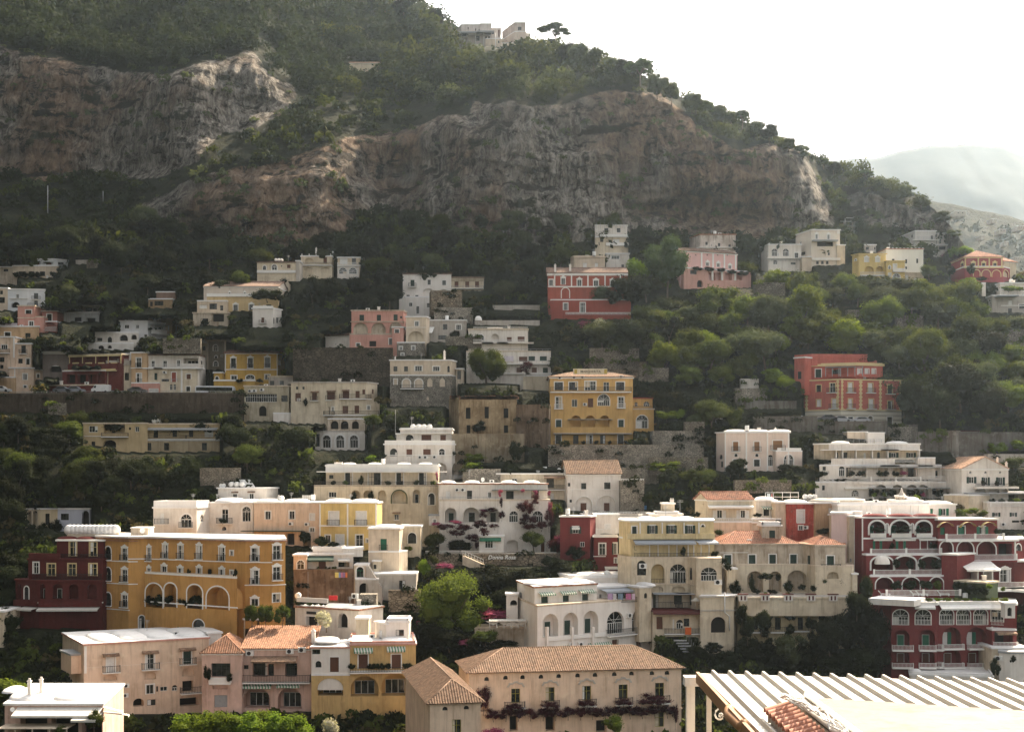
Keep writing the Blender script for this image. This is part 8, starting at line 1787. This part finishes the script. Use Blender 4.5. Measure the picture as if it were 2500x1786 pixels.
LMK=[(1095,90,'the stilted ridge villa'),(1250,90,'the angular ridge house'),(1270,680,'the crimson villa'),(2050,950,'the coral-red corner hotel'),(1450,1000,'the yellow sign-topped hotel'),(1800,620,'the pink palace'),(2010,600,'the tall cream villa'),
 (2180,640,'the yellow villa'),(2400,660,'the crimson palace'),(2250,570,'the angled grey villa'),(1180,1020,'the stone ruin'),(1030,930,'the rubble-stone house'),(930,780,'the salmon arched house'),(1030,700,'the bright white villa'),(740,640,'the three small villas'),
 (600,690,'the long cream palace'),(620,900,'the yellow house by the road'),(370,1060,'the long ochre house'),(300,790,'the rambling white house'),(160,900,'the dark red restaurant'),(60,780,'the peach balcony house'),(60,660,'the white two-bay house'),(480,900,'the apricot corner house'),
 (780,960,'the long cream block'),(1240,810,'the terraced white guest house'),(1050,1110,'the tall white terraced house'),(930,1180,'the long cream terrace house'),(1200,1240,'the creeper-covered white house'),(620,1240,'the domed house row'),(480,1400,'the orange hotel'),
 (130,1350,'the dark red hotel wing'),(120,1240,'the porch house'),(1430,1540,'the white arcaded hotel'),(1400,1650,'the long tile-roofed palace'),(700,1640,'the pink tile-roofed house'),(880,1600,'the mustard terrace house'),(350,1600,'the long peach block'),(80,1680,'the white-vaulted corner house'),(800,1340,'the washing-line cottage'),(940,1340,'the weathered peach house'),
 (1620,1400,'the yellow-topped tall house'),(1900,1400,'the orange-roofed weathered villa'),(1950,1520,'the ivy-covered house'),(2200,1350,'the dark red terraced hotel'),(2250,1500,'the lower dark red hotel'),(1450,1180,'the brown-roofed white house'),(1490,1300,'the dark red balustrade house'),(1780,1090,'the brown-shuttered pale house'),(2150,1130,'the big white terraced hotel'),(2370,1160,'the white gabled house'),(1770,1230,'the peach gabled house'),(1600,800,'the wooded slope'),(2200,830,'the vine-covered terrace'),(1700,880,'the middle of the wood')]
NUMW=['first','second','third','fourth','fifth','sixth','seventh','eighth','ninth','tenth','eleventh','twelfth','thirteenth','fourteenth','fifteenth','sixteenth','seventeenth','eighteenth','nineteenth','twentieth']
bk={}
for p in PLANTS:
    if p[4]: continue
    o,x,y,kind=p[:4]; L_=min(LMK,key=lambda l:(l[0]-x)**2+((l[1]-y)*1.2)**2); dx,dy=x-L_[0],y-L_[1]
    near=abs(dx)<45 and abs(dy)<32; rel='at' if near else ('left of' if dx<0 else 'right of') if abs(dx)>abs(dy)*1.3 else ('above' if dy<0 else 'below')
    bk.setdefault((KIND[kind][1],rel,L_[2]),[]).append(p)
for (ds,rel,ln),ps in bk.items():
    ps.sort(key=lambda p:p[1])
    for i,p in enumerate(ps):
        lb=f'{ds} {rel} {ln}'
        if len(ps)>1: lb+=f', {NUMW[min(i,19)]} from left'
        p[0]['label']=lb; p[0]['group']=('shrubs and creepers ' if p[3] in 'sSYfr' else 'trees ')+'around '+ln
# ---------- vehicles on the two roads
TYRE=paint((.015,.015,.016),.8,'tyre'); LAMPG=paint((.6,.6,.55),.3,'headlamp')
def vehicle(name,label,cat,x,y,d,L_,Hh,W_,col,prof,win,facing=1,group=None):
    p=P3(x,y,d); m=paint(col,.3,'car_paint'); r=empty(name,p,label,cat,group)
    mb=MB(); n=len(prof); X_=lambda a:p.x+(a-.5)*L_*facing
    for s_,(y0,y1) in enumerate(((-W_/2,W_/2),)):
        lp=[Vector((X_(a),p.z+b_*Hh,0)) for a,b_ in prof]; tr=tessellate_polygon([lp])
        for yy in (y0,y1): mb.add([(q.x,p.y+yy,q.y) for q in lp],tr,m)
        for i in range(n): a,b_=lp[i],lp[(i+1)%n]; mb.add([(a.x,p.y+y0,a.y),(b_.x,p.y+y0,b_.y),(b_.x,p.y+y1,b_.y),(a.x,p.y+y1,a.y)],[(0,1,2,3)],m)
    mb.build('body',r); mb=MB()
    for w_ in win:
        lp=[Vector((X_(a),p.z+b_*Hh,0)) for a,b_ in w_]; tr=tessellate_polygon([lp])
        for yy in (-W_/2-.012,W_/2+.012): mb.add([(q.x,p.y+yy,q.y) for q in lp],tr,GLASS)
    mb.build('window',r)
    for a in (.19,.80):
        for yy in (-W_/2-.02,W_/2-.2):
            w=MB(); c=(X_(a),p.y+yy,p.z+.31); w.lathe(c,[(0,0),(.31,0),(.33,.05),(.33,.17),(.31,.22),(0,.22)],TYRE,12,'y'); w.build('wheel',r)
    w=MB(); w.box(min(X_(.97),X_(1.003)),max(X_(.97),X_(1.003)),p.y-W_/2+.1,p.y-W_/2+.4,p.z+.42*Hh,p.z+.52*Hh,LAMPG); w.build('headlight',r)
CARP=[(0,.18),(1,.18),(1,.48),(.96,.55),(.76,.62),(.62,.98),(.28,1.),(.08,.66),(0,.6)]
CARW=[[(.30,.93),(.60,.92),(.72,.64),(.14,.66)]]
Z_('L')
for i,(x,y,c,s_) in enumerate(((265,1112,(.5,.5,.52),'silver car parked first from the left on the road bend'),(333,1114,(.25,.34,.22),'greenish car second along the road bend'),(405,1120,(.62,.63,.65),'pale silver car with long roof, third along the road bend'),(508,1127,(.6,.6,.62),'light grey car just left of the coral-red hotel base'),(688,1137,(.12,.12,.13),'dark car under the left end of the striped hotel base'),(768,1143,(.45,.45,.47),'grey car in front of the striped hotel base'),(865,1148,(.5,.5,.53),'silver-grey car beside the arched hotel doorway'),(1180,1172,(.6,.6,.6),'small white car right of the stone bastion'),(1225,1174,(.7,.7,.7),'white car nearest the lamp behind the long wall'),
  (1460,1208,(.3,.3,.3),'dark grey car behind the small white roadside house'),(1580,1212,(.7,.7,.7),'white car first of three at the right edge'),(1650,1216,(.65,.66,.68),'silver car second of three at the right edge'),(1722,1219,(.45,.47,.52),'blue-grey car last at the right edge'))):
    d_=302 if x>1100 else 303; vehicle('parked_car',s_,'car',sx(x),sy(y)+3,d_,4.3,1.45,1.7,c,CARP,CARW,1 if i%2 else -1,'cars parked on the upper right road')
Z_('I')
vehicle('delivery_van','long white van parked by the dark red restaurant','van',sx(802),sy(1168),318.,4.0,1.0 *1.9,1.9,(.75,.75,.75),[(0,.2),(1,.2),(1,.5),(.9,.62),(.8,.97),(.74,1.),(.02,1.),(0,.9)],[[(.80,.9),(.88,.62),(.72,.62),(.72,.9)]],-1)
vehicle('coach','long white coach with a dark window band parked at the white corner block','bus',sx(1708),sy(1193),319.,8.6,2.35,2.4,(.72,.74,.78),[(0,.12),(1,.12),(1,.8),(.97,.98),(.03,1.),(0,.9)],[[(.02,.88),(.97,.84),(.97,.5),(.02,.54)]],1)
for x,y,c,s_ in ((12,1160,(.6,.6,.6),'pale car at the far left end of the shaded road'),(500,1164,(.2,.2,.22),'dark car left of the white van'),(600,1163,(.25,.26,.3),'dark bluish car just left of the white van'),(1090,1166,(.1,.1,.1),'black car on the shaded road near the lamp post')): vehicle('parked_car',s_,'car',sx(x),sy(y),317.5,4.2,1.4,1.7,c,CARP,CARW,1,'cars parked on the shaded left road')
def lamp(view,x,y0,y1,d,label):
    Z_(view); p,q=P3(sx(x),sy(y1),d),P3(sx(x),sy(y0),d); r=empty('street_lamp',p,label,'street lamp'); mb=MB(); mb.tube([p-Vector((0,0,2)),q],[.09,.06],GREY,6); mb.build('pole',r)
    mb=MB(); mb.tube([q,q+Vector((.5,0,.15)),q+Vector((1.1,0,.12))],.045,GREY,5); mb.box(q.x+.8,q.x+1.4,q.y-.12,q.y+.12,q.z+.03,q.z+.12,WPAINT); mb.build('lamp_head',r)
lamp('K',1368,1305,1385,291,'tall street lamp left of the brown-shuttered pale house'); lamp('S',240*1.0+250,1325,1470,317,'street lamp with a white globe left of the dark red restaurant'); lamp('Q',1212,160,200,303,'street lamp behind the long road wall'); lamp('L',478,1090,1130,304,'short street lamp left of the coral-red hotel')
for x,y0,y1,lb in ((265,1030,1230,'leftmost pale mast on the dark slope'),(572,1060,1120,'second pale mast on the dark slope'),(700,1370,1440,'pale mast right of the white two-bay house')):
    Z_('M'); d_=Dt(sx(x),sy(y1)); mb=MB(); mb.tube([P3(sx(x),sy(y1),d_),P3(sx(x),sy(y0),d_)],.12,GREY,5); mb.build('mast',loc=P3(sx(x),sy(y1),d_),label=lb,cat='mast')
Z_('N'); d_=Dt(sx(438),sy(445)); mb=MB(); mb.tube([P3(sx(438),sy(450),d_),P3(sx(438),sy(368),d_)],.2,GREY,5); mb.build('mast',loc=P3(sx(438),sy(450),d_),label='thin pale mast rising from the wood below the ridge villa',cat='mast')
# terraced vines with posts right of the yellow hotel
b=B('vine_pergola','pergola on white square posts with vines right of the yellow hotel','pergola',view='K',d=298); b.root=empty('vine_pergola',P3(sx(1040),sy(1375),298),b.label,'pergola')
for x in (1040,1085,1157,1205): mb=MB(); p,q=P3(sx(x),sy(1378),297.5),P3(sx(x),sy(1345),297.5); mb.box(p.x-.35,p.x+.35,297.2,297.9,p.z-1,q.z,CREAM); mb.build('post',b.root)
mb=MB(); p,q=P3(sx(1000),sy(1335),297.5),P3(sx(1150),sy(1318),297.5); 
for i in range(7): xx=p.x+(q.x-p.x)*i/6; mb.box(xx-.08,xx+.08,296.5,301,p.z,p.z+.15,LWOOD)
for yy in (296.7,300.5): mb.box(p.x,q.x,yy,yy+.15,p.z-.15,p.z-.003,LWOOD)
mb.build('beam',b.root)
# ---------- the near roof at the bottom right
Z_('R'); NW,nt=newmat('white_sheet_metal'); N=NT(nt); n1=N.noise(N.scl(N.pos(),6.,.8,1.),1.5,4.); N.out(N.bsdf(N.mix(N.math('MULTIPLY',N.sstep(n1,.45,.8),.3),(.40,.375,.33),(.28,.25,.2)),.5,None,.4))
r=empty('terrace_house',(7,24,-14),'near white ribbed metal roof with tiles and cables in the bottom right corner','house'); zr=-4.3
mb=MB(); c=[(4.0,30.0),(15,27.8),(15,9),(4.3,9)]
prism(mb,c,zr-.06,zr,NW,None,True); mb.build('roof',r)
for i in range(32):
    x=4.28+i*.345; y1=30.05-.2*(x-4); mb=MB(); mb.hexa([(x-.045,9,zr+.003),(x+.045,9,zr+.003),(x+.045,y1,zr+.003),(x-.045,y1,zr+.003),(x-.025,9,zr+.075),(x+.025,9,zr+.075),(x+.025,y1,zr+.075),(x-.025,y1,zr+.075)],NW); mb.build('roof_rib',r)
mb=MB(); mb.hexa([(3.92,9,zr-.2),(3.99,9,zr-.2),(3.99,30,zr-.2),(3.92,30,zr-.2),(3.92,9,zr+.03),(3.99,9,zr+.03),(3.99,30,zr+.03),(3.92,30,zr+.03)],LWOOD); mb.tube([(3.96,25.6,zr),(3.9,25.4,zr-.1),(3.93,24.2,zr-.08),(3.97,24.,zr)],.09,LWOOD,6); mb.build('fascia',r)
mb=MB(); prism(mb,[(4.98,24.05),(15,19.8),(15,6),(5.02,6)],zr+.003,zr+.45,plaster((.31,.285,.25),.35),None); mb.build('parapet',r)
mb=MB(); mb.tube([(4.86,24.3,zr+.42),(4.92,12,zr+.42)],.07,WPAINT,8); mb.tube([(5.02,24.0,zr+.5),(5.07,12,zr+.5)],.045,WPAINT,8); mb.box(4.7,4.86,12,24.2,zr+.003,zr+.32,BEIGE); mb.build('gutter',r)
for i in range(15):
    y=24.1-i*.29; mb=MB(); n_=7
    vs=[];fs=[]
    for j,(xx,zz) in enumerate(((4.33+.02*math.sin(i*3),zr+.16),(4.76,zr+.28))):
        for k in range(n_): a=math.pi*k/(n_-1); vs.append((xx,y+.12*math.cos(a),zz+.10*math.sin(a))); 
        for k in range(n_): a=math.pi*k/(n_-1); vs.append((xx,y+.10*math.cos(a),zz+.08*math.sin(a)-.004))
    for k in range(n_-1): fs+=[(k,k+1,2*n_+k+1,2*n_+k),(n_+k,n_+k+1,3*n_+k+1,3*n_+k),(k,k+1,n_+k+1,n_+k)]
    mb.add(vs,fs,TERRA,True); mb.box(4.36,4.74,y-.145,y-.125,zr+.02,zr+.2,BEIGE); mb.build('roof_tile',r)
rr=random.Random(3)
for i in range(9):
    mb=MB(); pts=[Vector((4.8,24.1,zr+.45))]; 
    for j in range(9): t=j/8; pts.append(Vector((4.62+.22*t+rr.uniform(-.12,.12),23.9-3.6*t+rr.uniform(-.15,.15),zr+.42+.12*rr.random()+.1*math.sin(t*3))))
    q=[]; 
    for a,b_ in zip(pts,pts[1:]): q+=[a,a.lerp(b_,.5)]
    mb.tube(q,.012,WPAINT,5); mb.build('cable',r)
mb=MB(); mb.box(4.9,7.2,24.3,24.36,zr+.08,zr+.12,BEIGE); mb.build('batten',r)
mb=MB(); mb.box(3.75,3.93,30.2,30.38,-14,zr-.1,WHT); mb.box(3.70,4.3,30.1,30.45,zr-.3,zr-.103,WHT); mb.build('post',r)
for x,y in ((4.1,29.6),(4.12,24.9)): mb=MB(); mb.box(x,x+.1,y,y+.1,-14,zr-.2,WHT); mb.build('post',r)
mb=MB(); mb.tube([(4.4+.22*math.exp(-.13*k)*math.cos(k*.6),29.7,zr-.85+.22*math.exp(-.13*k)*math.sin(k*.6)) for k in range(22)],.02,WPAINT,5); mb.build('scroll_bracket',r)
mb=MB(); mb.box(5.2,15,9.2,27,-14,zr-.063,WHITE); mb.build('wall',r)
mb=MB(); mb.box(3.2,15,9,31,-7.6,-7.4,BEIGE); mb.build('terrace_floor',r)
# spiky palm plants under its edge
def yucca(x,y,z,hgt,n,R_,label,seed):
    rr=random.Random(seed); o=empty('palm_plant',(x,y,z),label,'palm'); mb=MB(); mb.tube([(x,y,z),(x+.05,y,z+hgt)],[.08,.06],BARK,7); mb.build('trunk',o); m=LM['y']; vs=[];fs=[]
    for i in range(n):
        a=rr.uniform(0,6.28); e=rr.uniform(-.5,1.35); d_=Vector((math.cos(a)*math.cos(e),math.sin(a)*math.cos(e),math.sin(e))); s_=Vector((-math.sin(a),math.cos(a),0)); L_=R_*rr.uniform(.75,1.1); c=Vector((x+.05,y,z+hgt)); b0=len(vs)
        for t,w in ((.05,.018),(.5,.028),(1.,.002)): q=c+d_*L_*t+Vector((0,0,-.25*L_*t*t)); vs+=[q-s_*w,q+s_*w]
        fs+=[(b0,b0+1,b0+3,b0+2),(b0+2,b0+3,b0+5,b0+4)]
    mb=MB(); mb.add(vs,fs,m); mb.build('crown',o)
yucca(3.98,27.2,-7.4,1.85,120,.62,'spiky yellow-green palm left of the white post under the near roof',1); yucca(4.35,26.6,-7.4,2.3,110,.55,'taller spiky palm tucked under the brown edge of the near roof',2); yucca(4.25,25.4,-7.4,1.5,70,.5,'small spiky palm at the bottom edge under the near roof',5)
# washing and sheets seen on roofs and balconies
def cloth(view,x0,x1,y0,y1,d,col,label,group=None):
    Z_(view); p,q=P3(sx(x0),sy(y1),d),P3(sx(x1),sy(y0),d); k=5; mb=MB(); m=paint(col,.9,'cloth')
    for j in range(k):
        a,b_=p.x+(q.x-p.x)*j/k,p.x+(q.x-p.x)*(j+1)/k; ya,yb=d+.06*math.sin(j*1.9),d+.06*math.sin(j*1.9+1.9)
        mb.hexa([(a,ya-.015,p.z+.06*math.sin(j)),(b_,yb-.015,p.z+.06*math.sin(j+1)),(b_,yb+.015,p.z+.06*math.sin(j+1)),(a,ya+.015,p.z+.06*math.sin(j)),(a,ya-.015,q.z),(b_,yb-.015,q.z),(b_,yb+.015,q.z),(a,ya+.015,q.z)],m)
    mb.build('sheet',loc=p,label=label,cat='laundry',group=group)
for x0,x1,c,n_ in ((1465,1502,(.50,.36,.55),'lilac sheet hanging first from the left'),(1505,1530,(.65,.64,.66),'white sheet hanging second from the left'),(1542,1580,(.20,.28,.36),'blue-grey sheet hanging third from the left'),(1600,1640,(.50,.18,.34),'magenta sheet hanging fourth from the left'),(1644,1668,(.62,.5,.6),'pale pink sheet hanging last on the right')):
    cloth('C',x0,x1,600,645,229.5,c,n_+' on the white arcaded hotel terrace','washing on the arcaded hotel terrace')
for i,x in enumerate((1292,1308,1324,1340,1356,1372)): cloth('E',x,x+13,676,708,266,(.7,.69,.66),'small white cloth on the washing line between the peach house and the cream terrace house','white washing on a line')
for x0,x1,y0,y1,c,n_ in ((1345,1372,196,226,(.62,.70,.72),'pale blue sheet on the rooftop pipe frame'),(1382,1392,196,224,(.60,.30,.28),'reddish towel on the rooftop pipe frame')): cloth('G',x0,x1,y0,y1,261.8,c,n_)
cloth('F',2180,2228,758,792,269,(.06,.16,.32),'blue sheet at the right end of the long white balustrade'); cloth('J',1860,1930,794,830,318.6,(.66,.60,.64),'wide pale sheet hanging on the terraced white guest house')
def parasol(view,x,ytop,ybase,w,d,col,label):
    Z_(view); p,t=P3(sx(x),sy(ybase),d),P3(sx(x),sy(ytop),d); r_=w/_z[2]/F*d/2; o=empty('parasol',p,label,'parasol'); mb=MB(); mb.tube([p,t],.035,WPAINT,5); mb.build('pole',o)
    mb=MB(); mb.lathe((t.x,t.y,t.z),[(r_,-.5),(r_*.55,-.22),(.03,.05)],paint(col,.85,'canvas'),8); mb.lathe((t.x,t.y,t.z),[(r_,-.52),(r_*.55,-.25),(.03,.0)],paint(col,.85,'canvas'),8); mb.build('canopy',o)
parasol('G',715,1112,1190,90,232.5,(.45,.42,.36),'open grey-cream parasol on the shaded terrace under the grey awning')
parasol('F',1395,235,300,12,296,(.6,.62,.66),'closed-looking pale parasol at the left foot of the yellow hotel')
parasol('E',690,378,430,100,300,(.30,.30,.28),'grey parasol faintly seen in the dark wood above the white terraced house')
